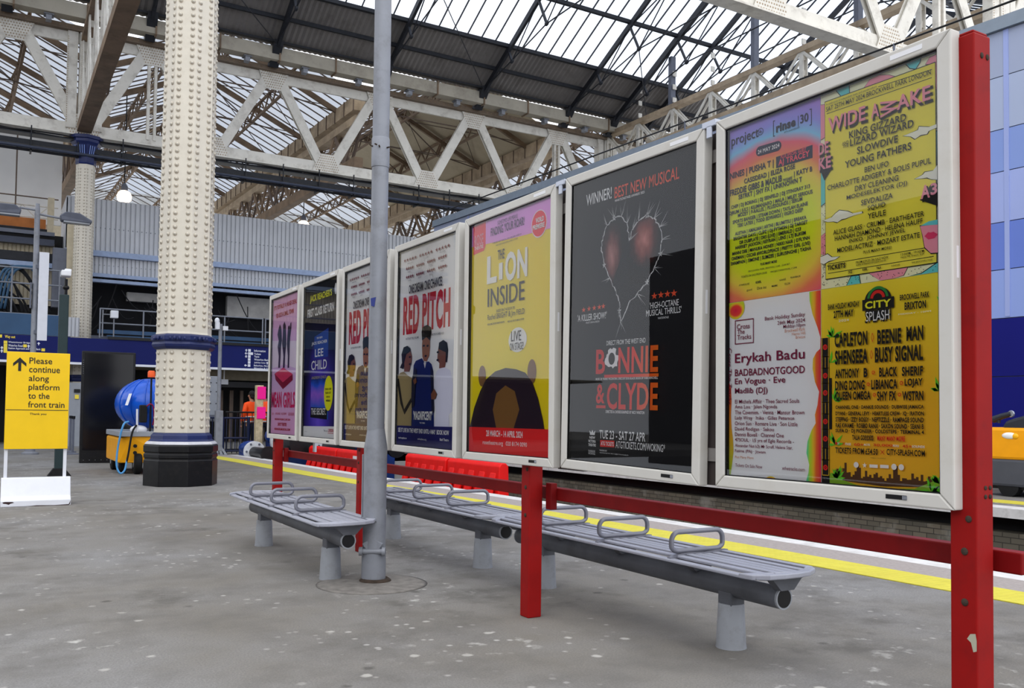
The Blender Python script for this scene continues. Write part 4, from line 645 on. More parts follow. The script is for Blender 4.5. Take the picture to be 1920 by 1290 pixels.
# ================================================================== RED POSTS AND RAILS
def red_post(y, top, label, patch=False):
    r = thing('sign_post', label, 'post', (2.898, y, 0), 0, 'red posts of the poster row')
    mb = MB(); mb.lim(2.85, 2.946, y-0.048, y+0.048, 0, top); mb.build('post_shaft', 'red_paint', r, bevel=0.006)
    mb = MB(); mb.lim(2.85+0.006, 2.946-0.006, y-0.042, y+0.042, top, top+0.012); mb.build('post_cap', 'red_paint', r, bevel=0.006)
    def bolt(c, d): q = MB(); q.ell(c, d, 8, 6); q.build('bolt', 'rust', r)
    for z in (0.79, 0.62): bolt((2.849, y-0.005, z), (0.006, 0.013, 0.013))
    bolt((2.849, y-0.02, 0.90), (0.005, 0.012, 0.012))
    for dx in (-0.012, 0.014):
        for z in (0.975, 1.005): bolt((2.912+dx, y-0.049, z), (0.008, 0.004, 0.008))
    for dx in (-0.016, 0.016): bolt((2.91+dx, y-0.049, top-0.075), (0.009, 0.004, 0.011))
    if patch:
        mb = MB(); mb.poly([(2.8493, y-0.046+a, 0.50+b) for a, b in ((0.0, -0.035), (0.012, -0.04), (0.02, -0.01), (0.034, 0.0), (0.022, 0.018), (0.004, 0.022), (0.0, 0.0))])
        mb.build('bare_patch', 'bare_patch', r); mb = MB()
        mb.poly([(2.8493, y-0.046+a, 0.985+b) for a, b in ((0.06, 1.50), (0.068, 1.51), (0.066, 1.545), (0.059, 1.54))])
        mb.build('bare_patch', 'bare_patch', r)
    return r
red_post(1.838, 2.555, 'tall red square post nearest the camera with chipped paint', True)
red_post(4.69, 2.5, 'red square post between the two right-hand benches')
red_post(7.56, 2.5, 'thin-looking red post just behind the grey pole')
red_post(10.3, 2.5, 'red post at the far end of the poster row')
def red_rail(y0, y1, label):
    r = thing('red_rail', label, 'rail', (3.02, (y0+y1)/2, 0.75), 0, 'red rails behind the benches')
    mb = MB(); mb.lim(2.99, 3.05, y0, y1, 0.715, 0.79); mb.build('rail_bar', 'red_rail', r, bevel=0.006)
    for y in (y0+0.14, y1-0.14):
        if abs(y-1.9) < 0.3 or True:
            mb = MB(); mb.lim(2.947, 2.992, y-0.03, y+0.03, 0.66, 0.82); mb.build('rail_bracket', 'red_rail', r, bevel=0.004)
red_rail(1.72, 4.72, 'longest red rail, between the nearest post and the bench post')
red_rail(4.73, 7.60, 'red rail between the bench post and the post behind the grey pole')
red_rail(7.61, 10.36, 'far red rail in front of the red barriers')
# small hanging tabs and brackets between boards
for k in (6, 5):
    y = BY7+(7-k)*BP-BW/2-0.045; mb = MB(); mb.lim(2.80, 2.86, y-0.04, y+0.05, BZC+BH/2-0.02, BZC+BH/2+0.012); mb.lim(2.80, 2.81, y-0.015, y+0.02, BZC+BH/2-0.07, BZC+BH/2-0.01)
    tag(mb.build('joining_bracket', 'silver', bevel=0.004), ('silver bracket joining the quarter-poster frame to the black poster frame' if k == 6 else 'silver bracket joining the black and yellow poster frames'), 'bracket', 'brackets between frames')
for k in (7, 6, 5, 4, 3, 2, 1):
    y = BY7+(7-k)*BP
    mb = MB(); mb.lim(2.862, 2.89, y-BP/2, y+BP/2, BZC-0.72, BZC-0.66)
    tag(mb.build('mounting_bar', 'back_grey'), 'lower grey mounting bar behind the %s poster frame from the tall red post' % ORD[7-k], 'mounting bar', 'bars the frames hang on')
    mb = MB(); mb.lim(2.862, 2.89, y-BP/2, y+BP/2, BZC+0.66, BZC+0.72)
    tag(mb.build('mounting_bar', 'back_grey'), 'upper grey mounting bar behind the %s poster frame from the tall red post' % ORD[7-k], 'mounting bar', 'bars the frames hang on')
for i_, k in enumerate((7, 6, 5, 4, 3, 2)):
    y = BY7+(7-k)*BP+BP/2
    mb = MB(); mb.lim(2.872, 2.90, y-0.16, y+0.10, BZC-0.83, BZC+0.80); tag(mb.build('mounting_upright', 'upright_brown'), 'dark upright channel in the %s gap between poster frames, counted from the tall red post' % ORD[i_], 'upright', 'uprights behind the frame gaps')
mb = MB(); y = BY7+5*BP+0.2; mb.lim(2.83, 2.85, y-0.03, y+0.03, BZC-BH/2-0.09, BZC-BH/2+0.0); tag(mb.build('hanging_tab', 'silver'), 'small grey tab hanging under the dark book poster frame', 'tab')

# ================================================================== BENCHES
def bench(x, y, label, src=None):
    if src is not None: return dup(src, (x, y, 0), None, label)
    r = thing('platform_bench', label, 'bench', (0, 0, 0), 0, 'grey metal platform benches')
    L = 1.36
    prof = [(-0.215, 0.452), (-0.15, 0.466), (-0.085, 0.470), (-0.02, 0.468), (0.045, 0.466), (0.11, 0.468), (0.175, 0.474)]
    for i, (xx, zz) in enumerate(prof):
        mb = MB(); n = 14; d = 0.09*((xx)/0.22)**2
        y0, y1 = -L+d, L-d
        mb.lim(xx-0.0245, xx+0.0245, y0, y1, zz-0.016, zz); mb.build('slat', 'bench_grey', r, bevel=0.005)
    ay = (-0.68, 0.0, 0.68)
    for yy in ay:
        mb = MB(); pts = []
        hw, h, rr = 0.19, 0.105, 0.05
        for (cx, cz, a0) in ((hw-rr, 0.485+h-rr, 0), (-hw+rr, 0.485+h-rr, PI/2), (-hw+rr, 0.485+rr*0.6, PI), (hw-rr, 0.485+rr*0.6, 1.5*PI)):
            for j in range(7):
                t = a0+PI/2*j/6; rz = rr if cz > 0.53 else rr*0.6
                pts.append((cx+rr*math.cos(t), yy+0.02*math.cos(t*0+cx*3), cz+rz*math.sin(t)))
        mb.tube(pts, 0.014, 8, closed=True); mb.build('armrest', 'bench_arm', r, smooth=True)
    for yy in ay:
        mb = MB(); mb.prism([(-0.222, yy-0.014, 0.448), (-0.222, yy-0.014, 0.458), (-0.15, yy-0.014, 0.471), (-0.08, yy-0.014, 0.475), (0.05, yy-0.014, 0.472), (0.17, yy-0.014, 0.479), (0.202, yy-0.014, 0.478), (0.202, yy-0.014, 0.456), (0.0, yy-0.014, 0.450)], (0, 0.028, 0)); mb.build('seat_divider', 'bench_arm', r)
    for s in (-1, 1):
        mb = MB(); pts = [(-0.245, s*(L-0.13), 0.436), (-0.235, s*(L-0.05), 0.436), (-0.17, s*(L+0.01), 0.440), (-0.09, s*(L+0.035), 0.444), (0.0, s*(L+0.04), 0.444), (0.09, s*(L+0.03), 0.444), (0.17, s*(L-0.01), 0.446), (0.205, s*(L-0.06), 0.448), (0.205, s*(L-0.10), 0.448), (0.1, s*(L-0.03), 0.444), (0.0, s*(L-0.015), 0.444), (-0.1, s*(L-0.03), 0.444), (-0.2, s*(L-0.10), 0.438)]
        mb.prism(pts, (0, 0, 0.026)); mb.build('end_trim', 'bench_grey', r, bevel=0.006)
    for yy in ay+(-1.30, 1.30):
        mb = MB(); mb.prism([(-0.22, yy-0.025, 0.438), (-0.10, yy-0.025, 0.425), (-0.045, yy-0.025, 0.37), (0.045, yy-0.025, 0.37), (0.10, yy-0.025, 0.425), (0.20, yy-0.025, 0.445), (0.20, yy-0.025, 0.458), (0.0, yy-0.025, 0.450), (-0.22, yy-0.025, 0.450)], (0, 0.05, 0)); mb.build('bracket', 'beam_grey', r)
    mb = MB(); mb.cyl((0, -1.30, 0.325), (0, 1.28, 0.325), 0.056, n=24); mb.build('beam', 'beam_grey', r, smooth=2)
    for s in (-1, 1):
        mb = MB(); mb.lathe([(0.057, 0), (0.057, 0.012), (0.048, 0.012), (0.046, 0.004)], 24, (0, s*1.29 if s < 0 else 1.27, 0.325), M=Matrix.Rotation(PI/2*(1 if s < 0 else -1), 3, 'X'), cap=False); mb.build('beam_rim', 'leg_grey', r)
        mb = MB(); mb.cyl((0, s*1.302-0.001 if s < 0 else 1.279, 0.325), (0, s*1.296 if s < 0 else 1.283, 0.325), 0.047, n=20); mb.build('beam_end_disc', 'black', r)  # black disc for the dark inside of the tube
    for yy in (-0.93, 0.93):
        mb = MB(); mb.lathe([(0.083, 0), (0.080, 0.02), (0.070, 0.225), (0.066, 0.235)], 20, (0, yy, 0)); mb.build('leg', 'leg_grey', r, smooth=2)
        mb = MB(); mb.lim(-0.05, 0.05, yy-0.05, yy+0.05, 0.22, 0.30); mb.build('leg_neck', 'beam_grey', r, bevel=0.006)
    r.location = (x, y, 0)
    return r
b3 = bench(3.475, 4.50, 'nearest grey slatted bench, behind the black poster, with three armrest loops')
bench(3.475, 7.30, 'grey slatted bench just beyond the red post, half hidden by the grey pole', b3)
bench(2.22, 7.36, 'grey slatted bench in front of the posters, left of the grey pole', b3)

# ================================================================== GREY HINGED POLE
r = thing('hinged_pole', 'tall grey round pole with a thicker hinged base in front of the posters', 'pole', (2.45, 6.15, 0))
mb = MB(); mb.lathe([(0.088, 0.0), (0.088, 0.16), (0.086, 0.23)], 28, (2.45, 6.15, 0)); mb.build('foot', 'pole_grey', r, smooth=2)
mb = MB(); mb.lathe([(0.083, 0.23), (0.085, 0.98), (0.082, 1.0), (0.066, 1.10), (0.064, 1.12)], 28, (2.45, 6.15, 0)); mb.build('base_shaft', 'pole_grey', r, smooth=2)
mb = MB(); mb.lathe([(0.0635, 1.11), (0.062, 3.08), (0.062, 6.4)], 28, (2.447, 6.15, 0)); mb.build('shaft', 'pole_grey', r, smooth=2)
mb = MB(); mb.lathe([(0.066, 3.05), (0.067, 3.06), (0.067, 3.26), (0.064, 3.27)], 28, (2.447, 6.15, 0)); mb.build('collar', 'pole_grey', r, smooth=2)
mb = MB()
for dy in (-0.03, 0.03): mb.cyl((2.375, 6.15+dy-0.04, 3.20), (2.392, 6.15+dy-0.03, 3.20), 0.006, n=8)
for a in (0.4, -0.5): mb.cyl((2.447+0.066*math.sin(a), 6.15-0.066*math.cos(a), 3.19), (2.447+0.09*math.sin(a), 6.15-0.09*math.cos(a), 3.19), 0.006, n=8)
mb.build('collar_bolts', 'rust', r)
side = Vector((0.863, -0.505, 0)); fr_ = Vector((-0.505, -0.863, 0)); c0 = Vector((2.45, 6.15, 0))
mb = MB()
p0 = c0+fr_*0.075; mb.cyl(p0-side*0.095+Vector((0, 0, 0.235)), p0+side*0.095+Vector((0, 0, 0.235)), 0.020, n=14)
for s in (-1, 1): mb.cyl(p0+side*s*0.07+Vector((0, 0, 0.235)), p0+side*s*0.095+Vector((0, 0, 0.235)), 0.032, n=16)
mb.build('hinge', 'pole_grey', r, smooth=2)
mb = MB(); mb.prism([tuple(p0+side*a+Vector((0, 0, b))) for a, b in ((-0.05, 0.25), (0.05, 0.25), (0.075, 0.29), (0.0, 0.33), (-0.075, 0.29))], tuple(-fr_*0.03)); mb.build('hinge_plate', 'pole_grey', r, bevel=0.004)
mb = MB(); mb.lathe([(0.12, 0.0), (0.115, 0.02), (0.095, 0.035), (0.088, 0.03)], 24, (2.46, 6.14, 0)); mb.build('rust_ring', 'rust', r, smooth=True)
mb = MB(); mb.lim(-0.01, 0.01, -0.006, 0.006, 0.42, 0.93)
T_ = Matrix.Translation(c0-side*0.088); mb.v = [T_ @ v for v in mb.v]; mb.build('conduit', 'pole_grey', r, bevel=0.004)
mb = MB(); mb.lathe([(0.40, 0.0), (0.36, 0.006), (0.12, 0.014)], 32, (2.42, 6.10, 0)); mb.build('concrete_collar', 'asphalt_patch', r, smooth=True)
mb = MB(); q = c0+fr_*0.0645-side*0.03; mb.prism([tuple(q+side*a+Vector((0, 0, b))) for a, b in ((-0.016, 2.07), (0.022, 2.08), (0.012, 2.01), (-0.012, 2.015))], tuple(fr_*0.002)); mb.build('sticker', 'sticker_blue', r)

# ================================================================== RIVETED COLUMNS
def column(label):
    r = thing('riveted_column', label, 'column', (0, 0, 0), 0, 'riveted cream columns')
    def oc(nm, m, prof): mb = MB(); mb.lathe(prof, 8, (0, 0, 0), 0.0); return mb.build(nm, m, r, world=False, bevel=0.006)
    oc('plinth', 'base_black', [(0.595, 0), (0.595, 0.42), (0.58, 0.43), (0.58, 0.455), (0.595, 0.465), (0.595, 0.52), (0.58, 0.53), (0.58, 0.55), (0.60, 0.56), (0.60, 0.66), (0.575, 0.68)])
    oc('white_band', 'white_line', [(0.585, 0.68), (0.575, 0.70), (0.545, 0.73)])
    oc('base_moulding', 'navy_paint', [(0.54, 0.73), (0.50, 0.76), (0.49, 0.83), (0.45, 0.87)])
    oc('pedestal', 'cream', [(0.445, 0.87), (0.435, 2.24), (0.45, 2.27)])
    oc('ring', 'navy_paint', [(0.46, 2.25), (0.50, 2.29), (0.515, 2.33), (0.50, 2.37), (0.525, 2.40), (0.525, 2.47), (0.47, 2.50)])
    mb = MB()
    for k in range(40): t = 2*PI*k/40; R_ = 0.52*math.cos(PI/8)/math.cos(((t+PI/8) % (PI/4))-PI/8)*1.0; mb.ell((R_*math.cos(t), R_*math.sin(t), 2.425), (0.026, 0.026, 0.035), 8, 6)
    mb.build('ring_bosses', 'navy_paint', r, world=False, smooth=True)
    oc('shaft', 'cream', [(0.455, 2.50), (0.445, 2.54), (0.415, 10.25)])
    oc('capital', 'navy_paint', [(0.43, 10.2), (0.46, 10.25), (0.44, 10.30), (0.47, 10.55), (0.60, 10.9), (0.68, 11.0), (0.68, 11.1), (0.74, 11.12), (0.74, 11.24)])
    mb = MB()
    for k in range(8):
        t = PI/4*k+PI/8; n_ = Vector((math.cos(t), math.sin(t), 0)); s_ = Vector((-math.sin(t), math.cos(t), 0))
        for a in (-0.11, -0.0, 0.11)[:]: mb.bar(n_*0.475+s_*a*0.8+Vector((0, 0, 10.5)), n_*0.585+s_*a*0.9+Vector((0, 0, 10.86)), 0.03, 0.02, n_)
    mb.build('capital_flutes', 'hoard_c', r, world=False)
    mb = MB()
    mg_ = MB()  # flat discs: rivet dirt and the shade below it, both as colour
    def riv(z, R_):
        for k in range(8):
            t = PI/4*k+PI/8; n_ = Vector((math.cos(t), math.sin(t), 0)); s_ = Vector((-math.sin(t), math.cos(t), 0)); ap = R_*math.cos(PI/8)
            for a in (-0.10, 0.10):
                c = n_*(ap-0.001)+s_*a+Vector((0, 0, z)); rr = 0.030; b = len(mb.v)
                mb.v.append(c+n_*0.026)
                for (q_, d_) in ((0.72, 0.019), (1.0, 0.0)):
                    for j in range(8): u = 2*PI*j/8; mb.v.append(c+n_*d_+s_*rr*q_*math.cos(u)+Vector((0, 0, rr*q_*math.sin(u))))
                for j in range(8):
                    j2 = (j+1) % 8; mb.f.append((b, b+1+j, b+1+j2)); mb.f.append((b+1+j, b+9+j, b+9+j2, b+1+j2))
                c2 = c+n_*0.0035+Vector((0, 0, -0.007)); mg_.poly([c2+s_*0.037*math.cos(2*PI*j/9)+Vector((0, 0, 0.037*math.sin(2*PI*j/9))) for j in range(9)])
    z = 2.66
    while z < 10.1: riv(z, 0.445-0.03*(z-2.54)/7.71); z += 0.115
    z = 0.98
    while z < 2.2: riv(z, 0.443-0.008*(z-0.87)/1.37); z += 0.135
    mb.build('rivets', 'rivet_cream', r, world=False, smooth=True); mg_.build('rivet_grime_shade', 'rivet_grime_shade', r, world=False)
    return r
c1 = column('nearest thick cream riveted column on a black octagonal base'); c1.location = (2.80, 15.75, 0)
c2 = dup(c1, (at_y(153.5, 560, 36.0).x, 36.0, 0), None, 'farther cream riveted column with navy capital under the white girder'); c2.scale = (0.78, 0.78, 1.0)
dup(c1, (26.4, 36.0, 0), None, 'far cream riveted column rising behind the black poster frame')
dup(c1, (26.4, 15.75, 0), None, 'cream riveted column above the blue hoarding at the edge of the photo')

# ================================================================== YELLOW SIGN
r = thing('platform_sign', 'yellow sign reading Please continue along platform to the front train', 'sign', (0.54, 13.05, 0))
mb = MB(); mb.lim(0.17, 0.895, 13.03, 13.06, 0.72, 1.965); mb.build('sign_board', 'yellow_sign', r, bevel=0.004)
for x in (0.195, 0.87): mb = MB(); mb.lim(x-0.02, x+0.02, 13.062, 13.092, 0.30, 1.90); mb.build('leg', 'white_paint', r, bevel=0.004)
mb = MB(); mb.prism([(0.15, 12.86, 0.0), (0.15, 12.86, 0.075), (0.15, 12.93, 0.12), (0.15, 13.02, 0.355), (0.15, 13.11, 0.355), (0.15, 13.20, 0.12), (0.15, 13.28, 0.075), (0.15, 13.28, 0.0)], (0.79, 0, 0)); mb.build('base_block', 'white_paint', r, bevel=0.008)
mb = MB(); mb.poly([(0.17+a, 12.859, 0.045+b) for a, b in ((0.0, 0.015), (0.03, 0.022), (0.11, 0.018), (0.13, 0.008), (0.09, -0.002), (0.07, -0.016), (0.04, -0.004), (0.01, 0.0))])
mb.poly([(0.151+a, 12.8585, b) for a, b in ((0.25, 0), (0.4, 0.012), (0.6, 0.006), (0.78, 0.014), (0.785, 0.06), (0.772, 0.03), (0.76, 0.0))]); mb.build('chipped_paint', 'chip_dark', r)
Ts = Matrix(((1, 0, 0, 0.5325), (0, 0, -1, 13.0285), (0, 1, 0, 1.3425), (0, 0, 0, 1)))
mb = MB()
for i, (s_, w_, h_, dy) in enumerate((("Please", 0.262, 0.08, 0), ("continue", 0.355, 0.08, 0), ("along", 0.23, 0.10, -0.012), ("platform", 0.355, 0.102, -0.012), ("to the", 0.243, 0.08, 0), ("front train", 0.42, 0.08, 0))):
    put_text(mb, s_, .012, -0.108+w_/2, 0.515-0.113*i+dy, w_, h_, 0.001, Ts)
put_text(mb, "Thank you", .02, 0.01, -0.175, 0.19, 0.034, 0.001, Ts); mb.build('lettering', 'sign_text', r)
mb = MB(); mb.poly([Ts @ Vector((a, b, 0.001)) for a, b in ((-0.355, -0.118), (0.355, -0.118), (0.355, -0.126), (-0.355, -0.126))]); mb.build('divider_line', 'sign_text', r)
mb = MB(); mb.poly([Ts @ Vector((a-0.215, b+0.465, 0.001)) for a, b in ((0, 0.085), (0.075, 0.01), (0.075, -0.03), (0.017, 0.022), (0.017, -0.09), (-0.017, -0.09), (-0.017, 0.022), (-0.075, -0.03), (-0.075, 0.01))]); mb.build('arrow', 'sign_text', r)

# ================================================================== BLACK SCREEN CABINET, TUG
r = thing('display_cabinet', 'tall black display cabinet standing behind the yellow sign', 'cabinet', (2.4, 22.9, 0))
mb = MB(); mb.lim(1.82, 2.97, 22.8, 23.0, 0.0, 2.60); mb.build('cabinet_body', 'base_black', r, bevel=0.015)
mb = MB(); mb.lim(1.87, 2.92, 22.79, 22.81, 0.30, 2.55); mb.build('screen', 'screen_black', r, bevel=0.003)
mb = MB()
for i in range(7): mb.ell((1.845, 22.795, 0.08+0.0*i+2.30-0.05*i), 0.006, 6, 4)
for i in range(9): mb.ell((1.90+0.125*i, 22.795, 0.07), 0.007, 6, 4)
mb.build('screws', 'silver', r)
r = thing('water_tug', 'yellow electric tug carrying a blue water tank beside the near column', 'tug', (2.75, 19.2, 0))
mb = MB(); mb.prism([(2.15, 18.6, 0.22), (2.15, 18.6, 0.70), (2.35, 18.45, 0.74), (3.15, 18.45, 0.74), (3.15, 18.45, 0.22), (3.0, 18.45, 0.22)], (0, 2.0, 0)); mb.build('body', 'tug_yellow', r, bevel=0.03)
mb = MB(); mb.lim(2.14, 3.16, 18.43, 20.62, 0.73, 0.83); mb.build('deck_rim', 'grey_door', r, bevel=0.01)
for (x, y) in ((2.50, 18.62), (3.02, 18.62), (2.27, 19.0), (2.27, 20.2), (3.02, 20.2)):
    mb = MB(); mb.lathe([(0.06, -0.07), (0.19, -0.07), (0.215, -0.045), (0.215, 0.045), (0.19, 0.07), (0.06, 0.07)], 24, (x, y-0.0, 0.215), M=Matrix.Rotation(PI/2, 3, 'Y')); w_ = mb.build('wheel', 'tyre', r, smooth=2)
    mb = MB(); mb.cyl((x-0.075, y, 0.215), (x+0.075, y, 0.215), 0.09, n=16); mb.build('hub', 'grey_door', w_)
mb = MB(); mb.ell((2.80, 19.3, 1.36), (0.66, 0.76, 0.52), 28, 18); mb.build('tank', 'tank_blue', r, smooth=True)
mb = MB()
for k in range(5):
    t = -1.15+0.42*k; pts = [(2.80+0.665*math.sin(t)*math.cos(a), 19.3-0.765*math.cos(t)*math.cos(a), 1.36+0.525*math.sin(a)) for a in [(-1.2+2.4*j/16) for j in range(17)]]; mb.tube(pts, 0.013, 6)
mb.build('tank_rib', 'tank_blue', r, smooth=True)
mb = MB(); mb.lathe([(0.34, 0.83), (0.30, 0.93), (0.30, 1.02)], 20, (2.78, 19.3, 0)); mb.build('tank_cradle', 'pole_grey', r, smooth=2)
mb = MB(); mb.cyl((2.70, 18.5, 0.80), (2.70, 18.5, 1.88), 0.018, n=10); mb.build('beacon_pole', 'black', r)
mb = MB(); mb.lathe([(0.07, 1.88), (0.07, 1.98), (0.05, 2.01)], 18, (2.70, 18.5, 0)); mb.build('beacon', 'orange', r, smooth=2)
mb = MB(); mb.lim(2.50, 2.63, 18.42, 18.58, 1.0, 1.34); mb.build('control_box', 'tyre', r, bevel=0.02)
mb = MB(); mb.cyl((2.46, 18.45, 0.8), (2.45, 18.44, 1.26), 0.02, n=8); mb.build('handle_tube', 'white_paint', r)
mb = MB(); mb.ell((2.50, 18.55, 0.86), (0.16, 0.12, 0.09), 16, 10); mb.build('pump_housing', 'white_paint', r, smooth=True)
mb = MB(); mb.tube(smooth_path([(2.30, 18.42, 1.02), (2.20, 18.35, 0.95), (2.12, 18.36, 0.55), (2.10, 18.34, 0.2), (2.16, 18.30, 0.045), (2.24, 18.30, 0.10), (2.28, 18.34, 0.3)]), 0.018, 8); mb.build('blue_hose', 'hose_blue', r, smooth=True)
mb = MB(); mb.tube(smooth_path([(2.44, 18.42, 0.95), (2.36, 18.36, 0.80), (2.30, 18.34, 0.4), (2.24, 18.32, 0.10), (2.20, 18.32, 0.05)]), 0.018, 8); mb.build('black_hose', 'tyre', r, smooth=True)
mb = MB(); mb.tube(smooth_path([(2.60, 18.44, 1.30), (2.68, 18.42, 1.36), (2.74, 18.44, 1.30), (2.76, 18.46, 1.08), (2.74, 18.48, 0.95)]), 0.014, 8); mb.build('red_hose', 'ink_maroon', r, smooth=True)
for (y_, z_, r_) in ((18.43, 0.55, 0.035), (18.43, 0.42, 0.035)): mb = MB(); mb.cyl((2.43, y_+0.02, z_), (2.43, y_-0.012, z_), r_, n=14); mb.build('rear_lamp', 'tyre', r)
mb = MB(); mb.prism([(2.26, 18.69, 1.33), (2.30, 18.62, 1.33), (2.37, 18.64, 1.56), (2.33, 18.71, 1.56)], (0.004, -0.004, 0)); mb.build('notice', 'white_paint', r)

# ================================================================== WHITE LATTICE GIRDERS
ZB, ZT = 11.50, 15.05      # bottom and top chord centre heights
TOPX = [0.4+4.6*k for k in range(-3, 7)]; BOTX = [2.7+4.6*k for k in range(-3, 6)]
def lattice_girder(Y, label):
    r = thing('lattice_girder', label, 'girder', (2.7, Y, ZB), 0, 'cross girders on the cream columns')
    x0, x1 = -13.6, 28.2
    mb = MB(); mb.lim(x0, x1, Y-0.05, Y+0.05, ZT-0.38, ZT); mb.build('top_chord', 'cream_girder', r)
    mb = MB(); mb.lim(x0, x1, Y-0.28, Y+0.28, ZT, ZT+0.20); mb.build('top_flange', 'girder_flange', r)
    mb = MB(); mb.lim(x0, x1, Y-0.22, Y+0.22, ZB-0.25, ZB-0.20); mb.lim(x0, x1, Y-0.06, Y+0.06, ZB-0.2, ZB+0.22); mb.build('bottom_chord', 'cream_girder', r)
    for i, xb in enumerate(BOTX):
        for xt, s in ((TOPX[i], -1), (TOPX[i+1], 1)):
            mb = MB(); a = Vector((xb+s*0.25, Y-0.02, ZB+0.1)); b = Vector((xt-s*0.22, Y-0.02, ZT-0.15)); mb.bar(a, b, 0.30, 0.42, (0, -1, 0)) if False else None
            d = (b-a).normalized(); n_ = Vector((0, 1, 0)); w_ = d.cross(n_)
            mb.prism([a+w_*0.19-n_*0.10, b+w_*0.19-n_*0.10, b-w_*0.19-n_*0.10, a-w_*0.19-n_*0.10], n_*0.05)
            mb.prism([a+w_*0.19+n_*0.05, b+w_*0.19+n_*0.05, b-w_*0.19+n_*0.05, a-w_*0.19+n_*0.05], n_*0.05)
            mb.bar(a, b, 0.04, 0.16, tuple(n_)); mb.build('diagonal', 'cream_girder', r)
    def gusset(x, z, up):
        mb = MB(); h = 0.55
        pts = [(x-0.62, z-0.2), (x+0.62, z-0.2), (x+0.30, z+h), (x-0.30, z+h)] if up else [(x-0.62, z+0.2), (x-0.30, z-h), (x+0.30, z-h), (x+0.62, z+0.2)]
        mb.prism([(a, Y-0.125, b) for a, b in pts], (0, 0.02, 0)); g = mb.build('gusset', 'cream_girder', r)
        mb = MB()
        for i in range(-6, 7):
            for j in range(7):
                zz = (z-0.14+j*0.1) if up else (z+0.14-j*0.1); xx = x+i*0.09+(0.045 if j % 2 else 0); k = 0.55-0.32*max(0, (j*0.1-0.2))/0.55
                if abs(xx-x) < k-0.04: mb.add([(xx, Y-0.14, zz), (xx-0.022, Y-0.126, zz-0.022), (xx+0.022, Y-0.126, zz-0.022), (xx+0.022, Y-0.126, zz+0.022), (xx-0.022, Y-0.126, zz+0.022)], [(0, 1, 2), (0, 2, 3), (0, 3, 4), (0, 4, 1)])
        mb.build('rivets', 'brown_light', g)
    for x in TOPX: gusset(x, ZT-0.15, False)
    for x in BOTX: gusset(x, ZB, True)
    # flange rivets under the top flange edge
    mb = MB()
    for i in range(int((x1-x0)/0.22)):
        x = x0+0.22*i; mb.box((x, Y-0.285, ZT+0.10), (0.05, 0.012, 0.05))
    mb.build('flange_rivets', 'brown_steel', r)
    for cx in (2.7, 26.4):
        mb = MB(); mb.lim(cx-0.62, cx-0.28, Y-0.16, Y+0.16, ZB, ZT); mb.build('column_post', 'cream_girder', r)
        mb = MB(); mb.lim(cx-0.22, cx+0.22, Y-0.19, Y+0.19, ZB, ZT); mb.build('column_post', 'cream_girder', r)
        mb = MB(); mb.lim(cx+0.30, cx+0.58, Y-0.16, Y+0.16, ZB, ZT); mb.build('column_post', 'cream_girder', r)
        mb = MB()
        for i in range(40):
            for dx in (-0.19, -0.66): mb.box((cx+dx+0.06, Y-0.192, ZB+0.08*i+0.2), (0.03, 0.01, 0.03))
        mb.build('post_rivets', 'brown_light', r)
    for cx in (5.0, 23.4):
        for dx in (-0.12, 0.12): mb = MB(); mb.lim(cx+dx-0.05, cx+dx+0.05, Y-0.10, Y+0.10, ZB, ZT); mb.build('vertical', 'cream_girder', r)
        mb = MB()
        for i in range(22): mb.bar((cx-0.10, Y, ZB+0.3+0.15*i), (cx+0.10, Y, ZB+0.3+0.15*(i+1)), 0.03, 0.03)
        mb.build('lacing', 'brown_light', r)
    return r
g1 = lattice_girder(36.0, 'white lattice cross girder over the far end of the platform')
dup(g1, (2.7, 15.75, ZB), None, 'nearer cream cross girder crossing the upper right corner')
# services hung under the far girder
r = thing('cable_tray', 'black cable trays and pipes hung below the white cross girder', 'cable tray', (12, 36, 10.6))
mb = MB(); mb.lim(-13, 27, 35.72, 36.25, 10.62, 10.68); mb.lim(-13, 27, 35.70, 35.74, 10.62, 10.80); mb.lim(-13, 27, 35.72, 36.2, 11.02, 11.06); mb.build('tray', 'tray_black', r)
mb = MB(); rd = random.Random(4)
for k in range(9):
    y = 35.76+0.05*k; z = 10.72+rd.uniform(0, 0.06); pts = [(x, y, z+rd.uniform(-.02, .05)) for x in range(-13, 28, 1)]; mb.tube(pts, 0.035, 5)
for k in range(6):
    y = 35.74+0.07*k; pts = [(x, y, 11.1+rd.uniform(-.03, .05)) for x in range(-13, 28, 1)]; mb.tube(pts, 0.03, 5)
mb.build('cables', 'cable', r)
mb = MB(); mb.cyl((-13, 35.66, 10.52), (27, 35.66, 10.52), 0.06, n=10); mb.build('pipe', 'pipe_blue', r, smooth=2)
mb = MB(); mb.cyl((-13, 35.80, 10.44), (27, 35.80, 10.44), 0.05, n=10); mb.build('pipe', 'tray_black', r, smooth=2)
for i in range(27):
    x = -12.5+1.5*i; mb = MB(); mb.lim(x-0.03, x+0.03, 35.62, 36.22, 10.40, 10.46); mb.lim(x-0.02, x+0.02, 35.62, 35.66, 10.40, 11.3); mb.lim(x-0.02, x+0.02, 36.18, 36.22, 10.40, 11.3); mb.build('hanger', 'tray_black', r)

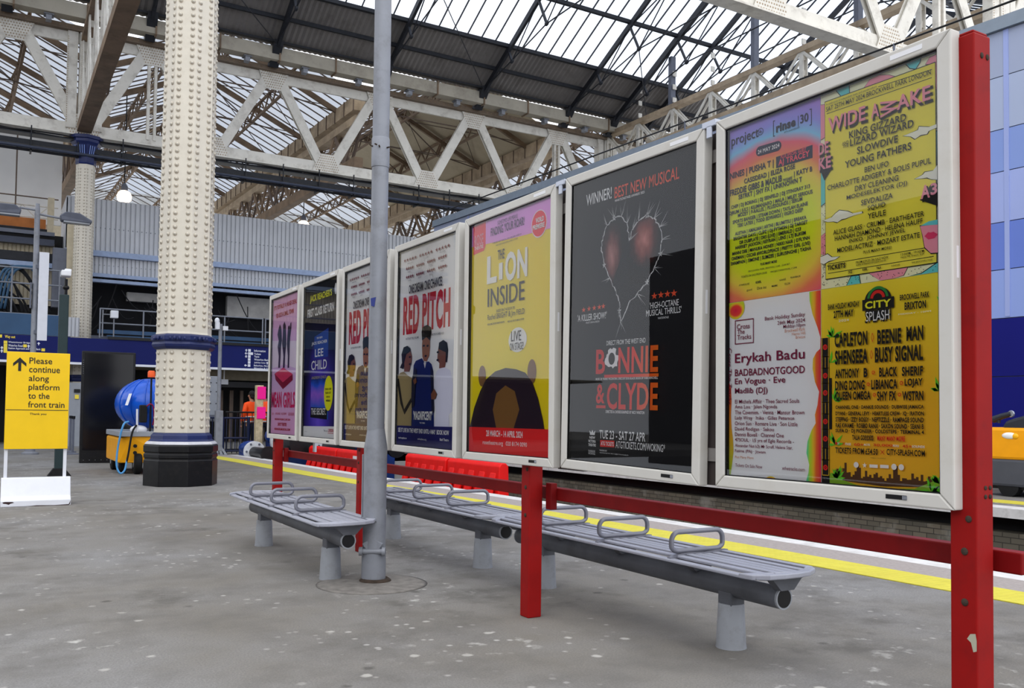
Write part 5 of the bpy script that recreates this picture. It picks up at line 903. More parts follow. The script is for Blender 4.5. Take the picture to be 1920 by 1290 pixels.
# long girders along the platforms (X constant)
def long_girder(X, y0, y1, zt, zb, npan, m, label, uprights=()):
    r = thing('long_girder', label, 'girder', (X, y0, zb), 0, 'girders running along the platforms')
    mb = MB(); mb.lim(X-0.18, X+0.18, y0, y1, zt-0.22, zt); mb.build('top_chord', m[0], r)
    mb = MB(); mb.lim(X-0.24, X+0.24, y0, y1, zb-0.18, zb+0.14); mb.build('bottom_chord', m[0], r)
    d = (y1-y0)/npan
    for i in range(npan+1):
        y = y0+d*i
        mb = MB()
        for s in (-1, 1): mb.lim(X+s*0.11-0.025, X+s*0.11+0.025, y-0.10, y+0.10, zb, zt)
        for j in range(5): mb.box((X, y-0.02, zb+0.5+j*0.6), (0.2, 0.05, 0.22))
        mb.build('upright', m[1], r)
        if i < npan:
            for (ya, yb) in (((y, y+d/2), (y+d, y+d/2))):
                mb = MB()
                for s in (-1, 1): mb.bar((X+s*0.12, ya, zt-0.15), (X+s*0.12, yb, zb+0.1), 0.05, 0.11)
                mb.build('brace', m[1], r)
    for y in uprights:
        mb = MB(); mb.lim(X-0.13, X+0.13, y-0.10, y+0.10, zt, (15.75+0.52*(35.2-y) if y > 25.9 else 15.75+0.52*(35.2-25.9)-0.52*(25.9-y))-0.3); mb.build('roof_post', 'lamp_grey', r)
    return r
long_girder(26.4, 15.95, 35.8, 15.40, 13.9, 8, ('brown_light', 'cream_girder'), 'cream braced girder running along above the nearest poster frames', (31.0, 25.9, 20.9))
long_girder(2.7, 16.0, 35.8, 14.95, 11.55, 8, ('brown_steel', 'cream_girder'), 'brown and cream girder running back over the tall riveted column')

# ================================================================== PLATFORM ROOF
RT = 0.52; RY, RZ = 35.2, 15.75; RID = 25.9; RIDZ = RZ+RT*(RY-RID)
XA, XB = -14.0, 46.0
def rz(y): return RZ+RT*(RY-y) if y >= RID else RIDZ-RT*(RID-y)
r = thing('gutter', 'long beige box gutter above the white cross girder', 'gutter', (15, 35.3, 15.3))
mb = MB(); mb.lim(XA, XB, 35.05, 35.55, 15.28, 15.80); mb.build('trough', 'gutter', r)
for i in range(26): x = XA+2.32*i+0.4; mb = MB(); mb.lim(x-0.03, x+0.03, 35.0, 35.6, 15.24, 15.84); mb.build('joint_band', 'brown_steel', r)
for i in range(26): x = XA+2.32*i+1.5; mb = MB(); mb.lim(x-0.09, x+0.09, 35.2, 35.5, 15.05, 15.3); mb.lim(x-0.16, x+0.16, 35.15, 35.55, 15.05+0.18, 15.26); mb.build('bracket', 'pole_grey', r)
def slope_panel(name, m, y0, y1, off=0.14, x0=XA, x1=XB, th=0.02):
    mb = MB(); a, b = rz(y0)+off, rz(y1)+off
    mb.add([(x0, y0, a), (x1, y0, a), (x1, y1, b), (x0, y1, b), (x0, y0, a+th), (x1, y0, a+th), (x1, y1, b+th), (x0, y1, b+th)], [(0, 1, 2, 3), (7, 6, 5, 4), (0, 4, 5, 1), (1, 5, 6, 2), (2, 6, 7, 3), (3, 7, 4, 0)])
    return struct(mb.build(name, m, origin=(0, 0, 0)))
# dark ribbed lower part
mb = MB(); n = int((XB-XA)/0.11); pr = []
for i in range(n): x = XA+0.11*i; pr.append((x, 0.02 if i % 2 else -0.02))
for (y0, y1) in ((35.2, 32.75),):
    b = len(mb.v)
    for (x, dz) in pr: mb.v.append(Vector((x, y0, rz(y0)+0.14+dz)))
    for (x, dz) in pr: mb.v.append(Vector((x, y1, rz(y1)+0.14+dz)))
    for i in range(n-1): mb.f.append((b+i, b+i+1, b+n+i+1, b+n+i))
m = mat('soffit_dark', (116, 112, 109), 0.7, var=0.12, scale=0.6, dirt=(60, 54, 50), dirt_amt=0.5, dirt_scale=0.8)
struct(mb.build('ceiling_1', 'soffit_dark', origin=(0, 0, 0)), 'dark ribbed lower strip of the platform roof')
for a, b in ((32.75, 30.35), (30.35, 27.95), (27.95, 25.95)): struct(slope_panel('ceiling_glazing', 'roof_glass', a, b), 'glazed slope of the platform roof')
for a, b in ((25.85, 21.0), (21.0, 16.4)): struct(slope_panel('ceiling_glazing', 'roof_glass', a, b), 'glazed slope of the platform roof toward the camera')
# purlins
for i, (y, w_) in enumerate(((34.9, 0.20), (33.9, 0.10), (32.75, 0.16), (30.35, 0.15), (27.95, 0.15), (25.9, 0.22), (23.4, 0.15), (20.9, 0.15), (18.4, 0.15))):
    mb = MB(); z = rz(y); mb.lim(XA, XB, y-w_/2, y+w_/2, z-0.02, z+0.13 if i else z+0.05); tag(mb.build('purlin', 'roof_black'), '%s dark purlin counted up the roof slope from the gutter' % ORD[i], 'purlin', 'purlins of the platform roof')
# glazing bars, one set per bay
rx_ = [4.8+4.67*k for k in range(-4, 9)]
def bars(y0, y1, x0, x1, step=0.665, skip=()):
    mb = MB(); x = x0+step
    while x < x1-0.2: mb.bar((x, y0, rz(y0)+0.10), (x, y1, rz(y1)+0.10), 0.035, 0.07); x += step
    return mb
for i in range(len(rx_)-1):
    b = bars(32.75, 25.95, rx_[i], rx_[i+1]); struct(b.build('trim_glazing_bars', 'roof_black'), 'dark glazing bars between two roof trusses')
    b = bars(25.85, 16.4, rx_[i], rx_[i+1]); struct(b.build('trim_glazing_bars', 'roof_black'), 'dark glazing bars between two roof trusses on the near slope')
# roof trusses
def roof_truss(x, heavy, label):
    r = thing('roof_truss', label, 'roof truss', (x, RY, RZ), 0, 'dark trusses of the platform roof')
    w_ = 0.16 if heavy else 0.12
    mb = MB(); mb.bar((x, 35.35, rz(35.35)-0.10), (x, RID, RIDZ-0.10), w_, 0.24); mb.build('rafter', 'roof_black', r)
    mb = MB(); mb.bar((x, RID, RIDZ-0.10), (x, 16.2, rz(16.2)-0.10), w_, 0.24); mb.build('rafter', 'roof_black', r)
    mb = MB(); mb.prism([(x-0.18, 35.45, 15.1), (x-0.18, 35.75, 15.2), (x-0.18, 35.3, 15.95), (x-0.18, 34.7, 15.95), (x-0.18, 34.8, 15.75)], (0.36, 0, 0)); mb.build('foot_shoe', 'roof_black', r)
    n_ = Vector((0, -RT, -1)).normalized()
    for (ym, L, nm) in ((30.35, 1.35, 'strut'), (32.75, 0.62, 'strut'), (27.95, 0.62, 'strut')):
        a = Vector((x, ym, rz(ym)-0.15)); mb = MB(); mb.bar(a, a+n_*L, 0.07, 0.10, (1, 0, 0)); mb.ell(a+n_*L, (0.07, 0.14, 0.10), 8, 6); mb.build(nm, 'roof_black', r)
    node = Vector((x, 30.35, rz(30.35)-0.15))+n_*1.35; nd2 = Vector((x, 32.75, rz(32.75)-0.15))+n_*0.62; nd3 = Vector((x, 27.95, rz(27.95)-0.15))+n_*0.62
    rid = Vector((x, RID, RIDZ-0.2)); ft = Vector((x, 35.3, 15.8)); far = Vector((x, 2*RID-node.y, node.z))
    for (a, b) in ((ft, node), (node, rid), (node, far), (far, rid), (nd2, Vector((x, 30.35, rz(30.35)-0.15))), (nd3, Vector((x, 30.35, rz(30.35)-0.15))), (far, Vector((x, 16.4, rz(16.4)-0.1)))):
        mb = MB(); mb.cyl(a, b, 0.028, n=6); mb.build('tie_rod', 'roof_black', r)
    return r
k0 = 0
for i, x in enumerate(rx_):
    if -6 < x < 43: roof_truss(x, False, '%s slim dark roof truss along the gutter from the photo left' % ORD[k0]); k0 += 1
roof_truss(26.15, True, 'heaviest dark roof truss, rising beside the cream braced girder')
# thin wind bracing between trusses
for i in range(3, len(rx_)-2):
    mb = MB(); a, b = rx_[i], rx_[i+1]
    n_ = Vector((0, -RT, -1)).normalized(); p = Vector((a, 30.35, rz(30.35)-0.15))+n_*1.35; q = Vector((b, 34.9, rz(34.9)-0.1)); mb.cyl(p, q, 0.02, n=6)
    if i % 2: continue
    p2 = Vector((b, 30.35, rz(30.35)-0.15))+n_*1.35; q2 = Vector((a, 27.95, rz(27.95)-0.1))
    tag(mb.build('wind_brace', 'roof_black'), 'thin diagonal rod in the %s platform roof bay from the left end' % ORD[i], 'brace rods', 'wind bracing of the roof')

# ================================================================== CONCOURSE ROOF BEYOND THE GIRDER
VAL = [-6.7, 3.5, 13.7, 23.9, 34.1]; DX = -0.037; VZ = 15.2; RDZ = 17.5; HW = 5.1; YA, YB = 36.9, 77.8
def cx_(x, y): return x+DX*(y-36)
def cpt(x, y, z): return Vector((cx_(x, y), y, z))
for i, v in enumerate(VAL):
    r = thing('valley_girder', '%s brown valley girder with W bracing beyond the white girder, from the left' % ORD[i], 'girder', (v, 36.9, 12.2), 0, 'valley girders of the concourse roof')
    mb = MB(); mb.bar(cpt(v, YA, VZ-0.35), cpt(v, YB, VZ-0.35), 0.55, 0.62); mb.build('gutter_beam', 'brown_light', r)
    mb = MB(); mb.bar(cpt(v, YA, VZ-1.05), cpt(v, YB, VZ-1.05), 0.40, 0.34); mb.build('top_chord', 'brown_light', r)
    mb = MB(); mb.bar(cpt(v, YA, 12.25), cpt(v, YB, 12.25), 0.40, 0.45); mb.build('bottom_chord', 'brown_steel', r)
    n = 16; d = (YB-YA)/n
    for j in range(n):
        y = YA+d*j
        for (ya, yb) in ((y, y+d/2), (y+d, y+d/2)):
            mb = MB()
            for s in (-1, 1): mb.bar(cpt(v+s*0.15, ya, VZ-1.15), cpt(v+s*0.15, yb, 12.4), 0.07, 0.20)
            mb.build('web_brace', 'brown_steel' if (j % 2) else 'brown_dark', r)
    mb = MB()
    for j in range(int((YB-YA)/1.1)): mb.bar(cpt(v-0.29, YA+1.1*j, VZ-0.7), cpt(v-0.29, YA+1.1*j, VZ-0.02), 0.05, 0.03)
    mb.build('gutter_straps', 'brown_dark', r)
def cslope(name, m, xv, xr, ya, yb, label):
    mb = MB(); p = [cpt(xv, ya, VZ), cpt(xr, ya, RDZ), cpt(xr, yb, RDZ), cpt(xv, yb, VZ)]; mb.prism(p, (0, 0, 0.02)); return struct(mb.build(name, m, origin=(0, 0, 0)), label)
mat('soffit_cream', (188, 176, 150), 0.75, var=0.08, scale=0.5, dirt=(140, 122, 96), dirt_amt=0.4, dirt_scale=0.6)
for i in range(len(VAL)-1):
    v0, v1 = VAL[i], VAL[i+1]; rd_ = (v0+v1)/2
    # slope falling to the right valley is the one the platform sees
    if i == 2: cslope('ceiling_panel', 'soffit_cream', v1, rd_, YA, 56, 'solid cream roof slope'); cslope('ceiling_glazing', 'roof_glass_dirty', v1, rd_, 56, YB, 'glazed roof slope')
    else: cslope('ceiling_glazing', 'roof_glass_dirty', v1, rd_, YA, YB, 'glazed concourse roof slope')
    cslope('ceiling_glazing', 'roof_glass_dirty', v0, rd_, YA, YB, 'glazed concourse roof slope')
    mb = MB(); y = YA+0.3
    while y < YB:
        if not (i == 2 and y < 56): mb.bar(cpt(v1, y, VZ-0.02), cpt(rd_, y, RDZ-0.02), 0.045, 0.05)
        mb.bar(cpt(v0, y, VZ-0.02), cpt(rd_, y, RDZ-0.02), 0.045, 0.05); y += 0.72 if y < 60 else 1.2
    struct(mb.build('trim_glazing_bars', 'brown_dark', origin=(0, 0, 0)), 'brown glazing bars of the concourse roof')
    for (t, nm) in ((0.5, 'mid'), (1.0, 'ridge'), (-0.5, 'far')):
        xx = v1-HW*t if t > 0 else v0-HW*t; zz = VZ+(RDZ-VZ)*abs(t)-0.12
        r = thing('lattice_purlin', '%s lattice purlin of the %s concourse roof bay beyond the white girder' % ({'mid': 'middle', 'ridge': 'ridge', 'far': 'lower'}[nm], ORD[i]), 'purlin', (xx, YA, zz), 0, 'lattice purlins of the concourse roof')
        mb = MB(); mb.bar(cpt(xx, YA, zz), cpt(xx, YB, zz), 0.10, 0.10); mb.bar(cpt(xx, YA, zz-0.62), cpt(xx, YB, zz-0.62), 0.10, 0.10); mb.build('chords', 'brown_steel', r)
        mb = MB(); j = 0; y = YA
        while y < YB-0.6: mb.bar(cpt(xx, y, zz-0.6*(j % 2)), cpt(xx, y+0.6, zz-0.6*((j+1) % 2)), 0.05, 0.07); y += 0.6; j += 1
        mb.build('lacing', 'brown_steel', r)
    k = 0; y = YA+2.2
    while y < 66:
        r = thing('concourse_rafter', 'brown tied rafter, %s back from the white girder in the %s concourse bay' % (ORD[k], ORD[i]), 'rafter', (rd_, y, VZ), 0, 'rafters of the concourse roof')
        mb = MB(); mb.bar(cpt(v1, y, VZ-0.2), cpt(rd_, y, RDZ-0.2), 0.14, 0.22); mb.build('rafter_beam', 'brown_steel', r)
        mb = MB(); mb.bar(cpt(v0, y, VZ-0.2), cpt(rd_, y, RDZ-0.2), 0.14, 0.22); mb.build('rafter_beam', 'brown_steel', r)
        for s, vv in ((1, v1), (-1, v0)):
            nd = cpt(rd_+s*HW*0.45, y, VZ+0.25); md = cpt(rd_+s*HW*0.5, y, (VZ+RDZ)/2-0.2)
            mb = MB(); mb.bar(md, nd, 0.10, 0.10, (0, 1, 0)); mb.build('strut', 'brown_steel', r)
            for q in (cpt(vv, y, VZ-0.2), cpt(rd_, y, RDZ-0.3), cpt(rd_, y, VZ+0.25)):
                mb = MB(); mb.cyl(nd, q, 0.03, n=6); mb.build('tie_rod', 'brown_dark', r)
        y += 4.8; k += 1
    for j in range(5):
        y = YA+2.2+4.8*j
        for (a_, b_, w_) in ((0, 4.8, 'rising'), (4.8, 0, 'falling')):
            mb = MB(); mb.cyl(cpt(rd_+0.5, y+a_, RDZ-0.5), cpt(v1-0.5, y+b_, VZ+0.1), 0.022, n=5)
            tag(mb.build('wind_brace', 'brown_dark'), 'thin %s rod, %s set back from the white girder, in the %s concourse bay' % (w_, ORD[j], ORD[i]), 'brace rod', 'wind bracing of the concourse roof')
# end wall of the concourse
mb = MB(); mb.lim(-34, 48, 78.0, 78.5, 0, 19); struct(mb.build('wall_back', 'cream_wall'), 'far end wall of the concourse')

# ================================================================== CLAD BUILDING OVER THE CONCOURSE
r = thing('cladding_box', 'long pale grey corrugated cladding box above the concourse entrance', 'cladding', (12, 37.5, 6.3))
def corrug(mb, x0, x1, z0, z1, y, pitch, dep):
    n = int((x1-x0)/pitch); pr = []
    for i in range(n):
        x = x0+pitch*i; pr += [(x, 0), (x+pitch*0.68, 0), (x+pitch*0.76, dep), (x+pitch*0.92, dep)]
    pr.append((x0+pitch*n, 0)); b = len(mb.v); m = len(pr)
    for (x, d) in pr: mb.v.append(Vector((x, y+d, z0)))
    for (x, d) in pr: mb.v.append(Vector((x, y+d, z1)))
    for i in range(m-1): mb.f.append((b+i, b+i+1, b+m+i+1, b+m+i))
    return mb
mb = corrug(MB(), 2.3, 26.0, 7.25, 9.36, 37.5, 0.175, 0.05); mb.build('upper_sheets', 'clad_grey', r)
mb = corrug(MB(), 2.75, 26.0, 6.42, 7.2, 37.42, 0.145, 0.05); mb.build('lower_sheets', 'clad_grey', r)
mb = MB(); mb.lim(2.3, 26, 37.30, 37.50, 7.15, 7.34); mb.lim(2.3, 26, 37.26, 37.5, 7.12, 7.17); mb.build('middle_rail', 'clad_blue', r)
mb = MB(); mb.lim(2.75, 26, 37.2, 37.5, 6.32, 6.46); mb.lim(2.75, 26, 37.24, 37.5, 6.12, 6.24); mb.build('bottom_rail', 'clad_blue', r)
mb = corrug(MB(), 2.75, 26.0, 6.24, 6.34, 37.32, 0.22, 0.05); mb.build('edge_flashing', 'dark_void', r)
mb = MB(); mb.lim(2.3, 26, 37.6, 40, 9.2, 9.36); mb.lim(2.28, 2.34, 37.5, 40, 7.2, 9.3); mb.build('return_panel', 'clad_grey', r)
mb = MB()
for i in range(140): x = 2.5+0.165*i; mb.box((x, 37.488, 8.25), (0.03, 0.02, 0.03)); mb.box((x, 37.41, 6.80), (0.025, 0.02, 0.025)) if x > 2.8 else None
mb.build('fixing_screws', 'lamp_grey', r)
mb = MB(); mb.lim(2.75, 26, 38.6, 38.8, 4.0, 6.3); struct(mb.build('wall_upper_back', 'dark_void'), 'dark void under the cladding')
mb = MB(); mb.lim(8.5, 26, 38.3, 38.6, 5.25, 6.1); mb.lim(4.6, 7.9, 38.3, 38.6, 5.6, 5.95); struct(mb.build('wall_upper_pale', 'pale_brick'), 'pale masonry strip in the void')
mb = MB(); mb.lim(-13, 26, 36.0, 38.8, 3.86, 3.98); struct(mb.build('floor_upper', 'lamp_grey'), 'upper deck edge')
# hanging dark cables in the void
mb = MB(); rd = random.Random(8)
for k in range(22):
    x = rd.uniform(3.4, 12.5); x2 = x+rd.uniform(-2, 2.5); z0 = rd.uniform(5.2, 6.2); z1 = rd.uniform(4.0, 5.3)
    mb.tube([(x+(x2-x)*t, 37.6+0.3*math.sin(k), z0+(z1-z0)*t-0.35*math.sin(PI*t)) for t in [j/8 for j in range(9)]], 0.022, 5)
tag(mb.build('loose_cables', 'cable'), 'tangle of dark cables hanging in the void under the cladding', 'cables', kind='stuff')
mb = MB(); mb.lim(6.5, 7.9, 36.6, 36.7, 4.0, 5.0) if False else None
for (x0_, x1_, z_, lab) in ((3.35, 9.2, 0, 'left'), (9.3, 14.5, 0, 'right')):
    r = thing('deck_railing', 'grey tubular railing on the upper deck, %s part behind the near column' % ('longer left' if lab == 'left' else 'right'), 'railing', ((x0_+x1_)/2, 35.2, 3.9), 0, 'railings of the upper deck')
    for z, nm in ((4.90, 'top_rail'), (4.38, 'mid_rail')): mb = MB(); mb.cyl((x0_, 35.2, z), (x1_, 35.2, z), 0.028, n=8); mb.build(nm, 'rail_grey', r)
    x = x0_
    while x <= x1_+0.01: mb = MB(); mb.cyl((x, 35.2, 3.85), (x, 35.2, 4.92), 0.028, n=8); mb.build('rail_post', 'rail_grey', r); x += 1.46
mb = MB(); mb.lim(3.3, 16, 35.35, 35.5, 4.02, 4.16); mb.lim(3.6, 16, 35.3, 35.42, 3.90, 3.96); struct(mb.build('trim_deck', 'teal_band'), 'blue grey deck edge')

# ---- navy fascia with way-finding text
r = thing('wayfinding_fascia', 'long navy fascia board with white and yellow station directions', 'fascia', (5, 34.9, 2.8))
mb = MB(); mb.lim(-12, 18, 34.9, 35.1, 2.90, 3.78); mb.build('fascia_board', 'fascia_navy', r)
mb = MB(); mb.lim(3.6, 18, 34.86, 35.1, 3.78, 3.88); mb.build('fascia_top', 'base_black', r)
mb = MB(); mb.lim(-12, 18, 34.85, 35.1, 2.83, 2.91); mb.build('light_strip', 'sign_white', r)
TF = Matrix(((1, 0, 0, 0), (0, 0, -1, 34.895), (0, 1, 0, 0), (0, 0, 0, 1)))
def fpos(x, y): q = at_y(x, y, 34.895); return q.x, q.z
def fas(rows, nm, m):
    mb = MB()
    for (s_, wt, x0, y0, x1, h) in rows:
        a = fpos(x0, y0); b = fpos(x1, y0+0.115*(x1-x0)); w_ = b[0]-a[0]; put_text(mb, s_, wt, a[0]+w_/2, a[1], w_, h, 0.002, TF)
    return mb.build(nm, m, r)
S1 = 130/1920.0
fas([("Way out", .03, 9, 631.5, 28.5, 0.13)], 'way_out_lettering', 'sign_yellow')
fas([("Westminster Bridge Road", .02, 15.5, 641.5, 68, 0.075), ("Waterloo Road", .02, 15.5, 647.3, 42.5, 0.075), ("Station Approach and South Bank", .02, 15.5, 653, 76, 0.085)], 'street_lettering', 'sign_white')
L2 = [("Information", 476.5, 657.5, 498, .085), ("Toilets", 476.5, 663.5, 489, .075), ("Taxis", 476.5, 668.5, 486, .075), ("Waterloo East", 476.5, 674, 503, .075), ("Jubilee Line", 476.5, 680, 497.5, .075), ("Bakerloo, Northern", 476, 685.5, 512, .08), ("Waterloo & City", 476, 690.8, 506, .085)]
fas([(a, .03, x0, y0, x1, h) for a, x0, y0, x1, h in L2], 'services_lettering', 'sign_white')
mb = MB()
def fsq(mb, x, y, w_, h): q = fpos(x, y); mb.poly([TF @ Vector((q[0]+a*w_/2, q[1]+b*h/2, 0.002)) for a, b in ((-1, -1), (1, -1), (1, 1), (-1, 1))])
for (x, y) in ((10.4, 641.5), (10.4, 647.4), (10.2, 653), (10.2, 658.6), (47, 648.5), (81, 656), (0.3, 630)): fsq(mb, x, y, 0.11, 0.10)
mb.build('yellow_squares', 'sign_yellow', r)
mb = MB()
for (x, y) in ((467.8, 657), (467.5, 668.5), (467.3, 674), (467.2, 679.5), (467, 685.3)): fsq(mb, x, y, 0.10, 0.10)
fsq(mb, 469.8, 663, 0.19, 0.10); mb.build('pictogram_squares', 'sign_white', r)
mb = MB()
for (x, y, d) in ((461.8, 657, 'u'), (461.6, 662.5, 'l'), (461.4, 668, 'd'), (460.6, 685, 'l'), (3.5, 652.3, 'u'), (3.2, 658.5, 'u'), (72.5, 644.5, 'u'), (53.5, 649.5, 'u'), (501, 681, 'u')):
    q = fpos(x, y); pts = {'u': ((0, .06), (.05, 0), (.015, 0), (.015, -.05), (-.015, -.05), (-.015, 0), (-.05, 0)), 'd': ((0, -.06), (-.05, 0), (-.015, 0), (-.015, .05), (.015, .05), (.015, 0), (.05, 0)), 'l': ((-.06, 0), (0, -.05), (0, -.015), (.05, -.015), (.05, .015), (0, .015), (0, .05))}[d]
    mb.poly([TF @ Vector((q[0]+a, q[1]+b, 0.002)) for a, b in pts])
mb.build('arrows', 'sign_white', r)
mb = MB(); mb.lim(-12, 2.2, 34.95, 35.2, 3.80, 4.52); tag(mb.build('teal_fascia', 'teal_band'), 'dull teal band above the navy fascia at the far left', 'fascia')
mb = corrug(MB(), 1.95, 2.75, 3.82, 4.5, 34.98, 0.12, 0.04); tag(mb.build('ribbed_panel', 'clad_grey'), 'small ribbed grey panel beside the teal band', 'panel')
# ---- ground-floor shops
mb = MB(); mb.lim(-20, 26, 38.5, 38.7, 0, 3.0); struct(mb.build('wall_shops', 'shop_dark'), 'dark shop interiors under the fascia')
mb = MB(); mb.lim(-20, 26, 35.1, 38.6, 2.86, 2.95); struct(mb.build('ceiling_shops', 'soffit_beige'), 'beige soffit under the fascia')
mb = MB(); mb.lim(7.0, 14, 36.2, 36.4, 2.2, 2.42); struct(mb.build('trim_shopfront', 'base_black'), 'black shopfront header')
mb = MB(); mb.lim(6.8, 14, 36.6, 36.7, 2.5, 2.86); struct(mb.build('trim_soffit', 'soffit_beige'), 'beige bulkhead')
mb = MB(); p = at_y(420, 716, 36.0); mb.lim(p.x-0.16, p.x+0.16, 35.98, 36.02, p.z-0.1, p.z+0.1); mb.lim(p.x-0.02, p.x+0.02, 35.99, 36.01, p.z+0.1, 2.86); tag(mb.build('hanging_sign', 'cctv_white'), 'small white sign hanging in the shop entrance right of the near column', 'sign')
r = thing('equipment_cabinet', 'pale blue grey equipment cabinet just right of the near column', 'cabinet', (6.3, 31, 0))
a = at_y(389, 705, 31.0); b = at_y(411, 778, 31.0); mb = MB(); mb.lim(a.x, b.x, 31.0, 31.4, 0.9, a.z); mb.build('cabinet_body', 'grey_door', r, bevel=0.01)
mb = MB(); mb.lim(a.x+0.06, a.x+0.16, 31.2, 31.3, 0, 0.95); mb.build('cabinet_leg', 'grey_door', r)
mb = MB(); mb.lim(a.x+0.02, b.x-0.04, 30.9, 31.0, 0.95, 1.12); mb.build('cabinet_shelf', 'lamp_grey', r)
mb = MB()
for dx in (0.12, 0.3):
    for z in (1.5, 1.9, 2.2): mb.cyl((a.x+dx, 30.99, z), (a.x+dx, 31.0, z), 0.02, n=8)
mb.build('cabinet_holes', 'base_black', r)
mb = MB()
rd = random.Random(21)
for k in range(12): x = 7.6+0.42*k; mb.lim(x, x+rd.uniform(0.06, 0.2), 37.2, 37.3, 0.0, 2.1)
tag(mb.build('display_racks', 'brown_dark'), 'dim display racks inside the shop right of the column', 'racks', kind='stuff')
r = thing('plant_room_door', 'grey steel door with a yellow warning label left of the black cabinet', 'door', (2.6, 33.8, 0))
a = at_y(129, 712, 33.5); b = at_y(156, 850, 33.5); mb = MB(); mb.lim(a.x-0.15, 3.4, 33.5, 33.6, 0.0, 2.15); mb.build('door_leaf', 'grey_door', r)
p = at_y(144, 744, 33.48); mb = MB(); mb.lim(p.x-0.06, p.x+0.06, 33.47, 33.49, p.z-0.07, p.z+0.07); mb.build('warning_label', 'sign_yellow', r)
mb = MB(); mb.lim(p.x-0.09, p.x+0.1, 33.47, 33.49, p.z+0.14, p.z+0.26); mb.build('name_plate', 'base_black', r)
mb = MB(); mb.lim(a.x-0.2, a.x-0.05, 33.4, 33.6, 2.15, 2.9); mb.lim(2.9, 3.4, 33.45, 33.6, 2.2, 2.5); mb.build('door_frame', 'cctv_white', r)
for i, px in enumerate((136, 131)):
    q = at_z(px, 852 if i == 0 else 848, 0); r = thing('barrier_post', '%s slim grey queue barrier post beside the yellow sign' % ('nearer' if i == 0 else 'farther'), 'barrier post', (q.x, q.y, 0), 0, 'queue barrier posts')
    mb = MB(); mb.cyl((q.x, q.y, 0), (q.x, q.y, 1.0), 0.03, n=10); mb.build('post', 'lamp_grey', r); mb = MB(); mb.lathe([(0.17, 0), (0.17, 0.02), (0.04, 0.05)], 20, (q.x, q.y, 0)); mb.build('base', 'lamp_grey', r)
    mb = MB(); mb.cyl((q.x, q.y, 0.98), (q.x, q.y, 1.06), 0.045, n=12); mb.build('head', 'base_black', r)

# ---- upper left: white sheeting, timber beam, pale walls, cables
mb = MB(); mb.lim(-6.4, 2.6, 46.0, 46.2, 9.75, 14.3); struct(mb.build('wall_sheeting', 'white_sheet'), 'white plastic sheeting at the upper left')
def zy(y, Y, x=40): return at_y(x, y, Y).z
r = thing('sheeting_truss', 'thin white scaffold truss below the white sheeting', 'truss', (0, 44.5, 10))
za, zb_, zc_ = zy(405, 44.5), zy(383, 44.5), zy(367, 44.5)
for z in (za, zb_, zc_): mb = MB(); mb.cyl((-13, 44.5, z), (2.4, 44.5, z), 0.03, n=6); mb.build('tube', 'brown_dark' if z > zb_+0.1 else 'cream_girder', r)
for j in range(30): x = -13+0.5*j; mb = MB(); mb.cyl((x, 44.5, za if j % 2 else zb_), (x+0.5, 44.5, zb_ if j % 2 else za), 0.025, n=5); mb.build('web', 'cream_girder', r)
mb = MB(); mb.cyl((0.72, 44.4, za-1.0), (0.72, 44.4, 13.4), 0.03, n=6); mb.build('upright', 'brown_dark', r)
mb = MB(); mb.lim(-13, 1.9, 44.0, 44.3, zy(425, 44), zy(407, 44)); tag(mb.build('timber_beam', 'orange_beam'), 'orange brown timber beam under the white sheeting', 'beam')
mb = MB(); mb.lim(-13, 2.2, 43.8, 43.95, zy(434, 43.8), zy(425, 43.8)-0.01); tag(mb.build('girder_beam', 'tray_black'), 'dark steel girder under the orange timber beam', 'beam')
mb = MB(); mb.lim(1.95, 2.2, 43.7, 44.0, zy(470, 43.8), zy(365, 43.8)); tag(mb.build('cladding_post', 'cream_wall'), 'pale post at the end of the timber beam', 'post')
mb = corrug(MB(), -13, 2.0, 5.2, zy(452, 38.4), 38.4, 0.14, 0.05); struct(mb.build('wall_corrugated', 'cream_wall'), 'cream corrugated wall behind the cables')
for (ya_, yb_, m, lab) in ((456, 444, 'pipe_blue', 'upper blue grey beam above the cream corrugated wall'), (488, 471, 'tray_black', 'dark beam across the cream corrugated wall'), (498, 489, 'clad_blue', 'pale blue beam crossing the cream corrugated wall'), (437, 430, 'lamp_grey', 'grey duct above the blue grey beam')):
    mb = MB(); mb.lim(-13, 1.95, 37.9, 38.2, zy(ya_, 37.9), zy(yb_, 37.9)); tag(mb.build('service_beam', m), lab, 'beam', 'service beams at the left')
mb = MB(); mb.lim(-13, 2.4, 38.6, 38.8, 3.9, zy(436, 38.6)); struct(mb.build('wall_left_back', 'shop_dark'), 'dark wall behind the left cables')
mb = MB(); rd = random.Random(13)
for k in range(16):
    x = rd.uniform(-0.3, 1.2); z = rd.uniform(5.2, 6.6); pts = [(x-1.6, 37.7, z-0.5), (x-0.9, 37.65, z+0.1), (x-0.3, 37.6, z+0.15), (x+0.2, 37.6, z-0.4+rd.uniform(-.2, .2)), (x+0.3+rd.uniform(0, .5), 37.6, z-1.4)]
    mb.tube(smooth_path(pts), 0.045, 6)
tag(mb.build('cable_bundle', 'cable'), 'thick bundle of dark cables drooping at the far left', 'cables', kind='stuff')
mb = MB()
for k in range(4): x = 0.2+0.12*k; mb.tube(smooth_path([(x-0.2, 37.5, 4.9), (x, 37.5, 6.1), (x+0.3, 37.5, 6.45), (x+0.9, 37.5, 6.5), (x+1.2, 37.5, 6.2)]), 0.05, 6)
tag(mb.build('blue_cables', 'cable_blue', smooth=True), 'pale blue cable loop in front of the cream corrugated wall', 'cables', kind='stuff')
r = thing('deck_railing', 'grey railing in front of the drooping cables at the far left', 'railing', (0, 36.4, 3.9), 0, 'railings of the upper deck')
